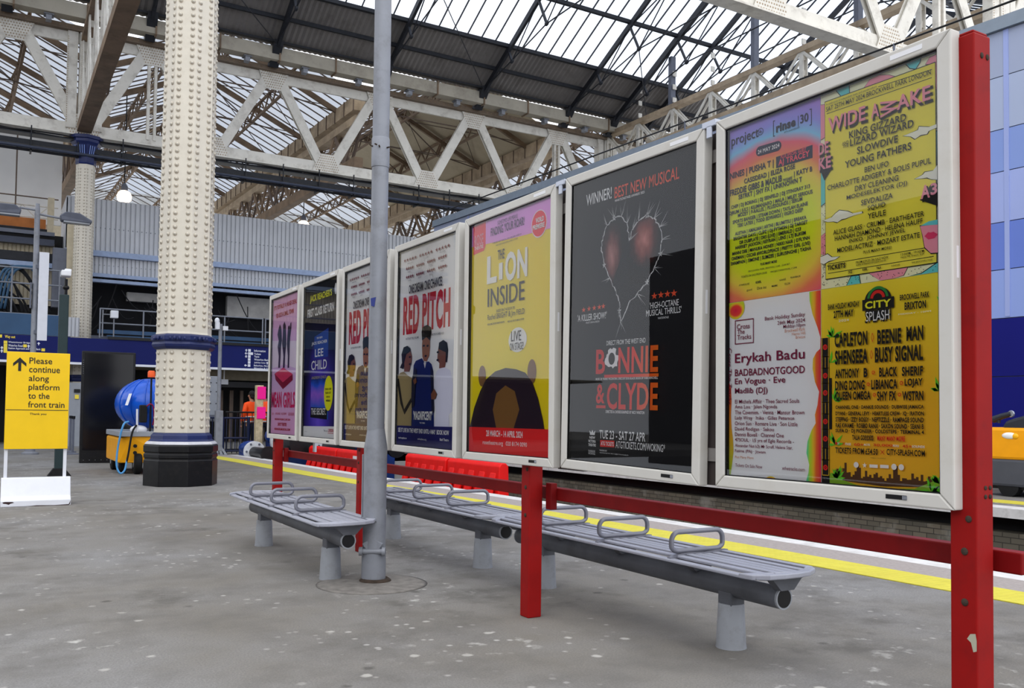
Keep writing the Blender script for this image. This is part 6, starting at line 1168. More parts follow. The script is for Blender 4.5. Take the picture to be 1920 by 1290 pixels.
for z in (6.3, 5.75, 5.2, 4.65): mb = MB(); mb.cyl((-12, 36.4, z), (2.15, 36.4, z), 0.03, n=8); mb.build('rail_tube', 'rail_grey', r)
for j in range(10): x = -11.6+1.52*j; mb = MB(); mb.cyl((x, 36.4, 3.95), (x, 36.4, 6.32), 0.03, n=8); mb.build('rail_post', 'rail_grey', r)
r = thing('service_duct', 'tall pale grey service duct beside the far column', 'duct', (2.5, 36.7, 4))
mb = MB(); mb.lim(2.30, 2.50, 36.5, 36.9, 4.0, 8.1); mb.build('duct_body', 'cream_wall', r)
mb = MB(); mb.lim(2.50, 2.75, 36.55, 36.9, 3.9, 8.3); mb.build('duct_side', 'clad_grey', r)
mb = MB(); mb.lim(1.85, 2.3, 36.7, 37.1, 5.0, 7.2); mb.build('junction_box', 'lamp_grey', r)

# ================================================================== LAMPS ON POLES, CAMERAS
r = thing('lamp_post', 'grey lamp post with two flat lamp heads at the left', 'lamp post', (0.98, 27.7, 0))
mb = MB(); mb.lathe([(0.13, 0), (0.13, 1.1), (0.075, 1.3), (0.07, 6.6), (0.05, 6.9)], 16, (0.985, 27.7, 0)); mb.build('pole', 'pole_grey', r, smooth=2)
mb = MB(); mb.lathe([(0.22, 0), (0.22, 0.04), (0.14, 0.08)], 16, (0.985, 27.7, 0)); mb.build('foot', 'pole_grey', r)
mb = MB(); mb.cyl((0.985, 27.7, 6.72), (0.55, 27.7, 6.74), 0.03, n=8); mb.cyl((0.985, 27.7, 6.62), (1.6, 27.7, 6.56), 0.03, n=8); mb.build('arm', 'pole_grey', r)
for (x, s, z) in ((0.2, -1, 6.62), (1.93, 1, 6.58)):
    mb = MB(); mb.prism([(x-0.40*s, 27.55, z+0.05), (x-0.25*s, 27.5, z+0.16), (x+0.1*s, 27.48, z+0.15), (x+0.42*s, 27.52, z-0.02), (x+0.40*s, 27.52, z-0.10), (x-0.36*s, 27.55, z-0.09)], (0, 0.36, 0)); h = mb.build('lamp_head', 'lamp_grey', r, bevel=0.03)
    mb = MB(); mb.lim(x-0.3, x+0.36, 27.55, 27.82, z-0.13, z-0.09); mb.build('lamp_lens', 'lamp_lens', h)
mb = MB(); mb.lim(1.06, 1.30, 27.55, 27.62, 3.12, 5.55); mb.build('side_panel', 'white_paint', r)
mb = MB(); mb.lim(0.98, 1.10, 27.6, 27.75, 3.3, 3.4); mb.lim(0.98, 1.10, 27.6, 27.75, 5.1, 5.2); mb.lim(0.86, 0.90, 27.6, 27.75, 4.0, 4.7); mb.build('panel_bracket', 'lamp_grey', r)
r = thing('camera_post', 'dark green post with a white camera on top behind the yellow sign', 'camera post', (1.13, 18.6, 0))
mb = MB(); mb.lim(1.065, 1.225, 18.52, 18.68, 0, 3.38); mb.build('post', 'green_post', r, bevel=0.015)
mb = MB(); mb.prism([(0.95, 18.5, 0), (1.35, 18.5, 0), (1.24, 18.5, 0.14), (1.05, 18.5, 0.14)], (0, 0.2, 0)); mb.build('foot', 'base_black', r)
mb = MB(); mb.cyl((1.17, 18.6, 3.36), (1.17, 18.6, 3.68), 0.03, n=8); mb.ell((1.17, 18.6, 3.52), (0.06, 0.06, 0.05), 10, 8); mb.build('bracket', 'base_black', r)
mb = MB(); mb.box((1.16, 18.55, 3.77), (0.17, 0.28, 0.11)); mb.box((1.19, 18.55, 3.83), (0.12, 0.24, 0.05)); mb.build('camera_body', 'cctv_white', r, bevel=0.02)
r = thing('camera_post', 'pale grey camera post with flared foot right of the near column', 'camera post', (5.62, 26.2, 0))
mb = MB(); mb.lathe([(0.055, 1.25), (0.052, 3.72)], 14, (5.60, 26.0, 0)); mb.build('pole', 'pole_grey', r, smooth=2)
mb = MB(); mb.lim(5.51, 5.71, 25.9, 26.1, 0.12, 1.26); mb.build('base_box', 'pole_grey', r, bevel=0.01)
mb = MB()
for a in (-0.2, -0.07, 0.07, 0.2): mb.prism([(5.61+a*0.4-0.03, 25.95, 0.22), (5.61+a*0.4+0.03, 25.95, 0.22), (5.61+a+0.04, 25.85, 0.0), (5.61+a-0.04, 25.85, 0.0)], (0, 0.1, 0))
mb.lim(5.4, 5.84, 25.8, 26.2, 0, 0.025); mb.build('foot', 'pole_grey', r)
mb = MB(); mb.box((5.50, 25.95, 3.66), (0.10, 0.16, 0.2)); mb.ell((5.49, 25.95, 3.80), (0.07, 0.07, 0.09), 12, 8); mb.build('camera_body', 'cctv_white', r, smooth=2)
mb = MB(); mb.box((5.72, 25.98, 3.60), (0.14, 0.14, 0.12)); mb.cyl((5.55, 26, 3.63), (5.7, 26, 3.63), 0.02, n=8); mb.build('second_camera', 'cctv_white', r)
r = thing('deck_camera', 'white box camera on a short pole on the upper deck', 'camera', (3.9, 35.0, 3.9))
q = at_y(214, 590, 35.0); mb = MB(); mb.box((q.x, 34.95, q.z), (0.26, 0.25, 0.28)); mb.build('camera_body', 'cctv_white', r, bevel=0.03); mb = MB(); mb.cyl((q.x, 35.0, 3.88), (q.x, 35.0, q.z-0.1), 0.025, n=8); mb.cyl((q.x-0.36, 35.1, 3.88), (q.x-0.36, 35.1, 4.85), 0.025, n=8); mb.cyl((q.x-0.36, 35.1, q.z), (q.x, 35.0, q.z), 0.02, n=6); mb.build('pole', 'pole_grey', r)
# pendant lamps
for (px, py, Y, up, lab) in ((233, 366, 44.0, 330, 'lit white pendant lamp above the cladding between the two columns'), (569, 421, 48.0, 356, 'lit pendant lamp above the cladding beside the grey pole')):
    q = at_y(px, py, Y); r = thing('pendant_lamp', lab, 'lamp', (q.x, Y, q.z), 0, 'pendant lamps over the concourse')
    mb = MB(); mb.lathe([(0.20, -0.32), (0.30, -0.22), (0.32, -0.05), (0.26, 0.12), (0.14, 0.2)], 20, (q.x, Y, q.z)); mb.build('glass_shade', 'lit_lamp', r, smooth=True)
    mb = MB(); mb.lathe([(0.15, 0.2), (0.14, 0.42), (0.06, 0.55)], 16, (q.x, Y, q.z)); mb.build('lamp_cap', 'lamp_grey', r); mb = MB(); mb.cyl((q.x, Y, q.z+0.5), (q.x, Y, 16.2), 0.025, n=6); mb.build('cord', 'cable', r)

# ================================================================== FENCE, BUFFERS, BARRIERS, POST, WORKERS
r = thing('guard_fence', 'navy barred guard fence at the end of the platform', 'fence', (5.6, 26.6, 0))
fx0 = at_y(388, 800, 26.4).x; fx1 = at_y(466, 800, 26.4).x
for z, nm in ((1.05, 'top_rail'), (0.47, 'mid_rail'), (0.10, 'bottom_rail')): mb = MB(); mb.cyl((fx0-0.6, 26.4, z), (fx1, 26.4, z), 0.028, n=8); mb.build(nm, 'rail_navy', r)
for x in (fx0-0.6, fx0+0.45, fx1): mb = MB(); mb.cyl((x, 26.4, 0), (x, 26.4, 1.08), 0.04, n=8); mb.build('fence_post', 'rail_navy', r)
for j in range(15): x = fx0-0.5+0.13*j; mb = MB(); mb.cyl((x, 26.4, 0.10), (x, 26.4, 1.05), 0.012, n=6); mb.build('bar', 'rail_navy', r)
r = thing('guard_fence', 'dark barred fence in front of the orange workers', 'fence', (7.2, 27.4, 0))
for z in (1.22, 0.12): mb = MB(); mb.cyl((6.0, 26.9, z), (9.2, 26.9, z), 0.025, n=8); mb.build('rail', 'base_black', r)
for j in range(22): x = 6.05+0.145*j; mb = MB(); mb.cyl((x, 26.9, 0.0), (x, 26.9, 1.22), 0.012, n=6); mb.build('bar', 'base_black', r)
r = thing('marker_post', 'pale wooden post with two bright pink bands at the platform end', 'post', (6.68, 25.9, 0))
mb = MB(); mb.lim(6.58, 6.78, 25.7, 25.9, -0.9, 2.0); mb.build('post_shaft', 'wood_pale', r, bevel=0.008)
for (z0, z1) in ((1.60, 1.96), (1.04, 1.38)): mb = MB(); mb.lim(6.60, 6.84, 25.66, 25.92, z0, z1); mb.build('pink_band', 'pink_band', r, bevel=0.01)
def buffer(x, y, z, R, label):
    r = thing('hydraulic_buffer', label, 'buffer', (x, y, -1.02), 0, 'hydraulic buffers at the track end')
    mb = MB(); mb.cyl((x, y+0.05, z), (x, y+0.85, z), R*0.72, n=24); mb.ell((x, y+0.45, z+R*0.3), (R*1.1, 0.38, R*0.7), 16, 10); mb.lim(x-R*0.8, x+R*0.8, y+0.2, y+0.8, -1.02, z); mb.build('buffer_body', 'buffer_blue', r, smooth=2)
    mb = MB(); mb.cyl((x, y-0.06, z), (x, y+0.06, z), R, n=32); mb.build('flange', 'buffer_white', r, smooth=2)
    for k in range(6): t = PI/3*k; mb = MB(); mb.cyl((x+R*0.8*math.cos(t), y-0.09, z+R*0.8*math.sin(t)), (x+R*0.8*math.cos(t), y-0.05, z+R*0.8*math.sin(t)), 0.03, n=8); mb.build('flange_bolt', 'lamp_grey', r)
    mb = MB(); mb.cyl((x, y-1.4, z-0.02), (x, y-0.05, z-0.02), R*0.55, n=24); mb.cyl((x, y-1.5, z-0.02), (x, y-1.4, z-0.02), R*0.75, n=24); mb.build('ram', 'base_black', r, smooth=2)
buffer(6.40, 25.1, 0.13, 0.29, 'white-flanged buffer left of the pink-banded post')
buffer(7.25, 25.0, 0.42, 0.44, 'larger white buffer right of the pink-banded post')
buffer(8.35, 24.6, 0.30, 0.36, 'white-flanged buffer under the dark book poster')
buffer(9.75, 24.4, 0.30, 0.36, 'white-flanged buffer under the half hidden poster frame')
mb = MB(); mb.lim(6.95, 10.8, 25.5, 25.9, -1.02, 0.40); tag(mb.build('buffer_beam', 'buffer_blue', bevel=0.03), 'blue cross beam behind the buffers', 'beam')
mb = MB(); mb.lim(8.75, 9.35, 22.6, 23.4, -1.02, 0.36); tag(mb.build('black_box', 'base_black', bevel=0.02), 'black box between the red barriers and the buffers', 'box')
def barrier(x, y0, y1, label, tagged=False):
    r = thing('water_barrier', label, 'barrier', (x, (y0+y1)/2, -1.02), 0, 'red plastic water barriers in the pit')
    L = y1-y0; mb = MB()
    mb.prism([(x-0.22, y0, -0.9), (x-0.20, y0, -0.45), (x-0.12, y0, -0.35), (x-0.10, y0, 0.30), (x-0.05, y0, 0.36), (x+0.05, y0, 0.36), (x+0.10, y0, 0.30), (x+0.12, y0, -0.35), (x+0.20, y0, -0.45), (x+0.22, y0, -0.9)], (0, L, 0)); mb.build('barrier_body', 'barrier_red', r, bevel=0.02)
    n = 5
    for j in range(n): yy = y0+L*(j+0.5)/n; mb = MB(); mb.prism([(x-0.30, yy-0.12, -0.95), (x-0.28, yy-0.12, -0.35), (x-0.11, yy-0.10, 0.18), (x-0.11, yy+0.10, 0.18), (x-0.28, yy+0.12, -0.35), (x-0.30, yy+0.12, -0.95)], (0.05, 0, 0)); mb.build('barrier_rib', 'barrier_red', r, bevel=0.015)
    for yy in (y0+0.25, y1-0.25): mb = MB(); mb.prism([(x-0.42, yy-0.2, -1.02), (x+0.42, yy-0.2, -1.02), (x+0.3, yy-0.14, -0.86), (x-0.3, yy-0.14, -0.86)], (0, 0.4, 0)); mb.build('foot', 'barrier_red', r, bevel=0.02)
    if tagged: mb = MB(); mb.lim(x-0.125, x-0.112, y0+0.5, y0+0.9, 0.0, 0.24); mb.build('white_notice', 'frame_label', r)
barrier(7.45, 18.9, 21.0, 'red water barrier with a white notice under the book poster', True)
barrier(7.45, 21.1, 23.2, 'far red water barrier left under the pink poster frame')
barrier(8.05, 16.2, 18.2, 'red water barrier seen under the pale football posters')
barrier(8.05, 14.0, 16.1, 'nearest red water barrier, its end showing under the yellow poster frame')

def person(x, y, rz_, label, hgt=1.8, arm=0.12):
    r = thing('person', label, 'person', (x, y, 0), rz_, 'station workers in orange jackets')
    k = hgt/1.8
    def skin(nm, m, pts, edges, rad, sub=1):
        me = bpy.data.meshes.new(nm); me.from_pydata([(a*k, b*k, c*k) for a, b, c in pts], edges, []); me.materials.append(M_[m]); o = bpy.data.objects.new(nm, me); COL.objects.link(o); o.parent = r
        md = o.modifiers.new('skin', 'SKIN'); md.use_smooth_shade = True
        for v, rr in zip(me.skin_vertices[0].data, rad): v.radius = (rr[0]*k, rr[1]*k) if isinstance(rr, tuple) else (rr*k, rr*k)
        me.skin_vertices[0].data[0].use_root = True
        s = o.modifiers.new('sub', 'SUBSURF'); s.levels = sub; s.render_levels = 2
        return o
    pts = [(0, 0, 0.95), (0, 0, 1.15), (0, 0, 1.38), (0, -0.01, 1.50), (0, 0.0, 1.58), (0, 0.02, 1.67), (0, 0.015, 1.76), (-0.10, 0, 0.88), (-0.11, 0, 0.50), (-0.11, 0.02, 0.10), (-0.12, 0.14, 0.045), (0.10, 0, 0.88), (0.11, 0, 0.50), (0.11, 0.02, 0.10), (0.12, 0.14, 0.045),
           (-0.19, 0, 1.43), (-0.25, 0.0, 1.17), (-0.24, arm, 0.94), (-0.235, arm+0.03, 0.85), (0.19, 0, 1.43), (0.25, 0.0, 1.17), (0.24, arm, 0.94), (0.235, arm+0.03, 0.85)]
    ed = [(0, 1), (1, 2), (2, 3), (3, 4), (4, 5), (5, 6), (0, 7), (7, 8), (8, 9), (9, 10), (0, 11), (11, 12), (12, 13), (13, 14), (2, 15), (15, 16), (16, 17), (17, 18), (2, 19), (19, 20), (20, 21), (21, 22)]
    rd_ = [(0.15, 0.10), (0.14, 0.10), (0.16, 0.11), (0.06, 0.06), (0.055, 0.055), (0.075, 0.095), (0.07, 0.085), 0.085, 0.062, 0.045, (0.045, 0.04), 0.085, 0.062, 0.045, (0.045, 0.04), 0.06, 0.045, 0.034, (0.03, 0.035), 0.06, 0.045, 0.034, (0.03, 0.035)]
    skin('body', 'skin', pts, ed, rd_)
    skin('trousers', 'trousers', [(0, 0, 0.98), (0, 0, 0.90), (-0.10, 0, 0.84), (-0.11, 0, 0.50), (-0.11, 0.02, 0.09), (0.10, 0, 0.84), (0.11, 0, 0.50), (0.11, 0.02, 0.09)], [(0, 1), (1, 2), (2, 3), (3, 4), (1, 5), (5, 6), (6, 7)], [(0.165, 0.12), (0.165, 0.12), 0.10, 0.08, 0.068, 0.10, 0.08, 0.068])
    j = skin('jacket', 'hi_vis', [(0, 0, 0.82), (0, 0, 1.10), (0, 0, 1.38), (0, -0.005, 1.52), (-0.20, 0, 1.42), (-0.265, 0.0, 1.16), (-0.25, arm, 0.92), (0.20, 0, 1.42), (0.265, 0.0, 1.16), (0.25, arm, 0.92)], [(0, 1), (1, 2), (2, 3), (2, 4), (4, 5), (5, 6), (2, 7), (7, 8), (8, 9)], [(0.20, 0.15), (0.185, 0.145), (0.195, 0.145), (0.075, 0.075), 0.085, 0.068, 0.055, 0.085, 0.068, 0.055])
    for z in (0.92, 1.06):
        mb = MB(); mb.tube([(0.212*k*math.cos(t), 0.158*k*math.sin(t), z*k) for t in [2*PI*i/24 for i in range(24)]], 0.022*k, 6, closed=True); mb.build('reflective_band', 'silver_tape', j, world=False)
    mb = MB(); mb.ell((0, -0.02*k, 1.735*k), (0.088*k, 0.105*k, 0.105*k), 18, 12); mb.ell((0, -0.05*k, 1.66*k), (0.078*k, 0.06*k, 0.08*k), 14, 10); mb.build('hair', 'hair_dark', r, world=False, smooth=True)
    mb = MB(); mb.ell((0, 0.125*k, 1.675*k), (0.016*k, 0.022*k, 0.026*k), 8, 6); mb.ell((-0.088*k, 0.01*k, 1.68*k), (0.012*k, 0.022*k, 0.032*k), 8, 6); mb.ell((0.088*k, 0.01*k, 1.68*k), (0.012*k, 0.022*k, 0.032*k), 8, 6); mb.build('nose_and_ears', 'skin', r, world=False, smooth=True)
    mb = MB()
    for s in (-1, 1):
        mb.ell((s*0.034*k, 0.108*k, 1.705*k), (0.016*k, 0.010*k, 0.008*k), 8, 6)
    mb.ell((0, 0.112*k, 1.63*k), (0.026*k, 0.008*k, 0.007*k), 8, 6); mb.build('eyes_and_mouth', 'hair_dark', r, world=False)
    for s in (-1, 1):
        hd = Vector((s*0.235*k, (arm+0.035)*k, 0.80*k))
        mb = MB()
        for f in range(4): a = hd+Vector((s*(0.002), (-0.024+0.016*f)*k, 0)); mb.tube([a, a+Vector((0, 0.006, -0.035*k)), a+Vector((-s*0.012, 0.014, -(0.066+0.008*(f in (1, 2)))*k))], [0.0085*k, 0.008*k, 0.006*k], 6)
        a = hd+Vector((-s*0.012*k, 0.03*k, 0.025*k)); mb.tube([a, a+Vector((-s*0.012, 0.025*k, -0.02*k)), a+Vector((-s*0.016, 0.03*k, -0.045*k))], [0.010*k, 0.009*k, 0.007*k], 6)
        mb.build('fingers', 'skin', r, world=False, smooth=True)
        mb = MB(); mb.ell((s*0.115*k, 0.06*k, 0.05*k), (0.055*k, 0.145*k, 0.05*k), 14, 8); mb.lim(s*0.115*k-0.05*k, s*0.115*k+0.05*k, -0.075*k, 0.19*k, 0, 0.03*k); mb.build('boot', 'boots', r, world=False, smooth=2)
    return r
p1 = at_y(470.5, 790, 27.3); p2 = at_y(499, 790, 27.3)
person(p1.x, 27.3, 0.5, 'worker in orange hi-vis jacket standing left of the pink-banded post', 1.84)
person(p2.x-0.05, 27.3, -0.25, 'worker in orange hi-vis jacket right of the pink-banded post, half behind the pink poster frame', 1.86)

# ================================================================== FAR SIDE: BLUE HOARDING, WIRE, SWEEPER
def hx(y): return 16.58-0.061*y
hd = Vector((-0.061, 1, 0)).normalized(); HY0, HY1 = -4.0, 31.2
r = thing('blue_hoarding', 'tall hoarding of pale blue to navy panels on the far platform', 'hoarding', (hx(10), 10, 0))
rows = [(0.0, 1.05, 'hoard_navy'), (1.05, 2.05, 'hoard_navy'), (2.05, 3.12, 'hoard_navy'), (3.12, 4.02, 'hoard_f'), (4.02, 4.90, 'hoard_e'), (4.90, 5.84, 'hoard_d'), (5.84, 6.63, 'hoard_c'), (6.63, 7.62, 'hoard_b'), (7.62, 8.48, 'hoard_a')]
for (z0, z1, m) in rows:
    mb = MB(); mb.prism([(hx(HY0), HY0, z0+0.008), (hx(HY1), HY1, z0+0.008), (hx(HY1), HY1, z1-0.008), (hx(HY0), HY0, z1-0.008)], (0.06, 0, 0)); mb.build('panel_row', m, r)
mb = MB(); mb.prism([(hx(HY0)+0.02, HY0, 0), (hx(HY1)+0.02, HY1, 0), (hx(HY1)+0.02, HY1, 8.48), (hx(HY0)+0.02, HY0, 8.48)], (0.05, 0, 0)); mb.build('joint_backing', 'pipe_blue', r)
mb = MB(); mb.prism([(hx(HY0)-0.08, HY0, 8.48), (hx(HY1)-0.08, HY1, 8.48), (hx(HY1)-0.08, HY1, 8.72), (hx(HY0)-0.08, HY0, 8.72)], (0.5, 0, 0)); mb.build('cap_rail', 'hoard_cap', r)
q = at_x(1888, 400, 16.0); y = q.y
for j in range(-3, 8):
    yy = y+j*3.2
    if HY0 < yy < HY1: mb = MB(); mb.lim(hx(yy)-0.012, hx(yy)+0.02, yy-0.045, yy+0.045, 3.15, 8.47); mb.build('batten', 'hoard_d', r)
r = thing('roof_handrail', 'thin dark wire handrail running above the blue hoarding', 'handrail', (hx(10), 10, 8.7))
mb = MB(); pts = [(hx(yy)+0.3, yy, 9.10) for yy in range(-4, 33, 2)]; mb.tube(pts, 0.022, 6); mb.build('wire', 'base_black', r)
for yy in (31.0, 24.5, 18.0, 11.9, 5.5): mb = MB(); mb.cyl((hx(yy)+0.3, yy, 8.70), (hx(yy)+0.3, yy, 9.12), 0.025, n=6); mb.build('stanchion', 'lamp_grey', r)

# ride-on sweeper at the far platform edge
q = at_z(1868, 921, 0.0); q2 = at_z(1905, 923, 0.0)
sx, sy = 15.0, 8.25
r = thing('ride_on_sweeper', 'yellow and grey ride-on sweeper on the far platform beside the red post', 'sweeper', (sx, sy, 0))
W_ = 0.62
def sw(nm, m, prof, w0, w1, bev=0.02):
    mb = MB(); mb.prism([(sx+w0, sy+a, b) for a, b in prof], (w1-w0, 0, 0)); return mb.build(nm, m, r, bevel=bev)
sw('body', 'sweeper_grey', [(0.75, 0.16), (0.78, 0.40), (0.74, 0.62), (-1.2, 0.62), (-1.2, 0.16)], -W_, W_, 0.05)
sw('nose_panel', 'sweeper_yellow', [(0.74, 0.60), (0.70, 0.80), (0.66, 1.13), (-1.2, 1.13), (-1.2, 0.60)], -W_-0.01, W_+0.01, 0.05)
sw('top_cover', 'sweeper_dark', [(0.42, 1.05), (0.30, 1.24), (0.0, 1.33), (-0.5, 1.36), (-1.2, 1.30), (-1.2, 1.10)], -W_+0.03, W_-0.03, 0.05)
p = at_x(1891, 817, sx-W_-0.03); mb = MB(); mb.ell((sx-W_-0.005, p.y, p.z), (0.03, 0.13, 0.055), 16, 8); mb.build('headlight', 'headlight', r, smooth=True)
p = at_x(1902, 818, sx-W_-0.03); mb = MB(); mb.ell((sx-W_-0.005, p.y, p.z), (0.03, 0.06, 0.05), 12, 8); mb.build('indicator', 'amber', r, smooth=True)
a = at_x(1862, 787, sx-0.4); b = at_x(1896, 776, sx-0.4); mb = MB(); mb.tube([a, a.lerp(b, 0.5)+Vector((0, 0, 0.01)), b], [0.06, 0.05, 0.045], 10); mb.cyl(a.lerp(b, 0.3), Vector((sx-0.4, a.y-0.1, 1.2)), 0.03, n=8); mb.build('steering_handle', 'sweeper_dark', r, smooth=2)
mb = MB(); mb.lathe([(0.05, -0.02), (0.06, 0), (0.05, 0.02)], 16, tuple(b), M=Matrix.Rotation(PI/2, 3, 'Y')); mb.build('handle_cap', 'silver', r)
for (dy) in (0.25, -0.8): mb = MB(); mb.cyl((sx-W_+0.02, sy+dy, 0.17), (sx-W_+0.18, sy+dy, 0.17), 0.17, n=20); mb.build('wheel', 'tyre', r)
mb = MB(); mb.lim(sx-0.55, sx+0.55, sy-1.1, sy+0.6, 0.12, 0.25); mb.build('underside', 'base_black', r)

# ================================================================== WEST SIDE, seen only in the poster glass: added dark wall and train
mb = MB(); mb.lim(-22.5, -22, -20, 34, -1, 9.0); struct(mb.build('wall_left_added', 'left_wall_added'), 'unseen dark wall added for the poster reflections')  # added out of view so the glass mirrors dark, not bright sky
mb = MB(); mb.lim(-22, -2.6, -20, 26, -1.25, -1.05); struct(mb.build('floor_left', 'ballast', origin=(0, 0, 0)), 'dark track bed to the left')
r = thing('train_carriage', 'grey and blue train with a yellow front, reflected in the black poster glass', 'train', (-10.5, -4, -1.0))
def ts(nm, m, prof, y0, y1, bev=0.05): mb = MB(); mb.prism([(-10.5+a, y0, b) for a, b in prof], (0, y1-y0, 0)); return mb.build(nm, m, r, bevel=bev)
full = [(-1.38, -0.75), (1.38, -0.75), (1.42, 0.3), (1.36, 1.9), (1.05, 2.55), (0, 2.75), (-1.05, 2.55), (-1.36, 1.9), (-1.42, 0.3)]
ts('body_shell', 'train_grey', full, -24, 3.0)
ts('lower_band', 'train_blue', [(1.40, -0.6), (1.44, 0.3), (1.43, 0.62), (1.39, 0.62)], -24, 2.6, 0.0)
ts('nose', 'train_grey', [(a*0.9, b*0.94) for a, b in full], 3.0, 4.2, 0.3)
ts('nose_panel', 'train_yellow', [(-0.9, -0.3), (0.9, -0.3), (1.1, 0.5), (-1.1, 0.5)], 4.1, 4.3)
ts('windscreen', 'train_glass', [(-0.95, 0.75), (0.95, 0.75), (0.8, 1.9), (-0.8, 1.9)], 4.1, 4.3)
for j in range(9): mb = MB(); mb.lim(-9.13, -9.07, -22.5+2.7*j, -20.9+2.7*j, 0.75, 1.65); mb.build('window', 'train_glass', r)

# ---- board 7: four quarter-size festival posters
fr7, T7 = frame_board(7, 'nearest white poster frame, holding four small festival posters, beside the tall red post')
YM = -0.006
pj_ = Poster('festival poster shading from purple through pink to acid yellow, top left of four', T7, -0.56, -0.007, YM, 0.80, 'print_festival')
g = mm(SHP['proj_guest']); pj_.shapes('guest_panel', 'pill', [g])
(a, b) = mm(SHP['proj_pill']); rr = 0.021
pl = circ(a[0]+rr, a[1], rr, n=10, a0=PI/2, a1=3*PI/2)+circ(b[0]-rr, b[1], rr, n=10, a0=-PI/2, a1=PI/2)
pj_.shapes('date_pill', 'pill', [pl])
cc = mm(SHP['proj_circ'])[0]; bk = mm(SHP['proj_brackets'])
lines = [arcband(cc[0], cc[1], 0.013, 0.0155, 0, 2*PI*0.999)]
for q, sx in ((bk[0], 1), (bk[2], -1)):
    top = (q[0], q[1]+0.005); bot = (q[0], q[1]-0.06)
    lines += stroke([(top[0]+sx*0.008, top[1]), top, bot, (bot[0]+sx*0.008, bot[1])], 0.003)
lines += stroke([(bk[4][0], bk[4][1]+0.022), (bk[4][0], bk[4][1]-0.022)], 0.0025)
pj_.shapes('logo_outline', 'navy', lines)
pj_.text('proj')
cr_ = Poster('white festival poster with rainbow wavy edges and maroon names, bottom left of four', T7, -0.56, -0.007, -0.80, YM-0.001, INK['stickerw'])
rt_ = mm(SHP['cross_right']); cr_.shapes('rainbow_edge', 'print_rainbow', [rt_+[(-0.008, rt_[-1][1]), (-0.008, rt_[0][1])]])
lf_ = mm(SHP['cross_left']); cr_.shapes('rainbow_strip', 'print_rainbow_left', [lf_+[(-0.559, lf_[-1][1]), (-0.559, lf_[0][1])]])
q = mm(SHP['cross_blob'])[0]; cr_.shapes('colour_blob', 'print_blob', [circ(q[0], q[1]+0.005, 0.052, 0.05)])
q = mm(SHP['cross_foot'])[0]; cr_.shapes('colour_arch', 'print_blob', [circ(q[0], q[1]-0.02, 0.05, 0.05)])
bx = mm(SHP['cross_box']); cr_.shapes('logo_box', 'maroon', stroke(bx, 0.004, True))
cr_.text('cross')
z = cr_.up(); mb = MB(); put_text(mb, "Cross The Tracks", .01, -0.508, -0.335, 0.25, 0.022, z, T7, -PI/2); mb.build('side_lettering', INK['mag'], cr_.o)
wd = Poster('yellow festival poster with pink block title and white clouds, top right of four', T7, -0.006, 0.545, YM, 0.80, INK['cream'])
wd.shapes('teal_drips', 'teal', [mm(p) for p in SHP['wide_teal']]); wd.shapes('drip_outline', 'black', sum([stroke(mm(p), 0.003, True) for p in SHP['wide_teal']+SHP['wide_pink']], []))
wd.shapes('pink_blobs', 'pinkt', [mm(p) for p in SHP['wide_pink']])
rd = random.Random(3); dots = []
for i in range(150):
    x = rd.choice([rd.uniform(0.0, 0.026), rd.uniform(0.0, 0.026), rd.uniform(0.02, 0.53)]); y = rd.uniform(0.0, 0.33) if x < 0.03 else rd.uniform(0.0, 0.03)
    dots.append(circ(x, y, 0.0018, n=5))
wd.shapes('dot_pattern', 'black', dots)
pn = mm(SHP['wide_panel']); wd.shapes('panel_border', 'black', [grow(pn, 0.004)]); wd.shapes('yellow_panel', 'panel_yellow', [pn])
ru = mm(SHP['wide_rules']); wd.shapes('rules', 'black', sum([stroke([ru[i], ru[i+1]], 0.0025) for i in (0, 2, 4, 6)], []))
wd.shapes('clouds_outline', 'black', [grow(mm(p), 0.0035) for p in SHP['wide_clouds']]); wd.shapes('clouds', 'cloud', [mm(p) for p in SHP['wide_clouds']])
wd.shapes('face_outline', 'black', [grow(mm(SHP['wide_face']), 0.004)]); wd.shapes('face', 'pinkt', [mm(SHP['wide_face'])]); wd.shapes('hair', 'teal', [mm(SHP['wide_hair'])])
wd.shapes('lips', 'lips', [mm(SHP['wide_lips'])])
wd.shapes('letter_shadow', 'black', [mm(p) for p in SHP['wide_shadow']])
tt = [r for r in TXT['wide'] if r[0] in ('title_lettering', 'margin_lettering')]
wd.letter('title_outline', 'black', [(r[2], r[3]/1000+0.006, r[4]/1000-0.008, r[5]/1000*1.05, r[6]/1000*1.12, r[8]) for r in tt])
z = wd.up(); q = mm(SHP['wide_W'])[0]; mb = MB(); put_text(mb, "W", .03, q[0]+0.005, q[1]-0.012, 0.066, 0.082, z, T7, PI/2); mb.build('title_outline', INK['black'], wd.o)
z = wd.up(); mb = MB(); put_text(mb, "W", .03, q[0], q[1]-0.004, 0.060, 0.074, z, T7, PI/2); mb.build('title_letter', INK['pinkt'], wd.o)
wd.text('wide')
ct = Poster('amber festival poster with city skyline, speaker stacks and palm leaves, bottom right of four', T7, -0.006, 0.545, -0.80, YM-0.001, 'print_city')
cl_ = mm(SHP['city_left']); cr2 = mm(SHP['city_right'])
hl = mm(SHP['city_hill']); sk = mm(SHP['city_sky'])
tow = []; rd = random.Random(5)
for i in range(46):
    t = i/45; x = sk[0][0]+(sk[-1][0]-sk[0][0])*t; yb = -0.765+0.02*abs(t-0.5); hgt = rd.uniform(0.02, 0.05)*(1.5 if rd.random() < 0.15 else 1); tow.append(rect(x-0.005, yb, x+0.005, yb+hgt))
ct.shapes('skyline', 'skyline', tow); ct.shapes('grass_hill', 'hill', [[(x, y) for x, y in hl]+[(0.10, -0.79)]])
lv = []; rd = random.Random(9)
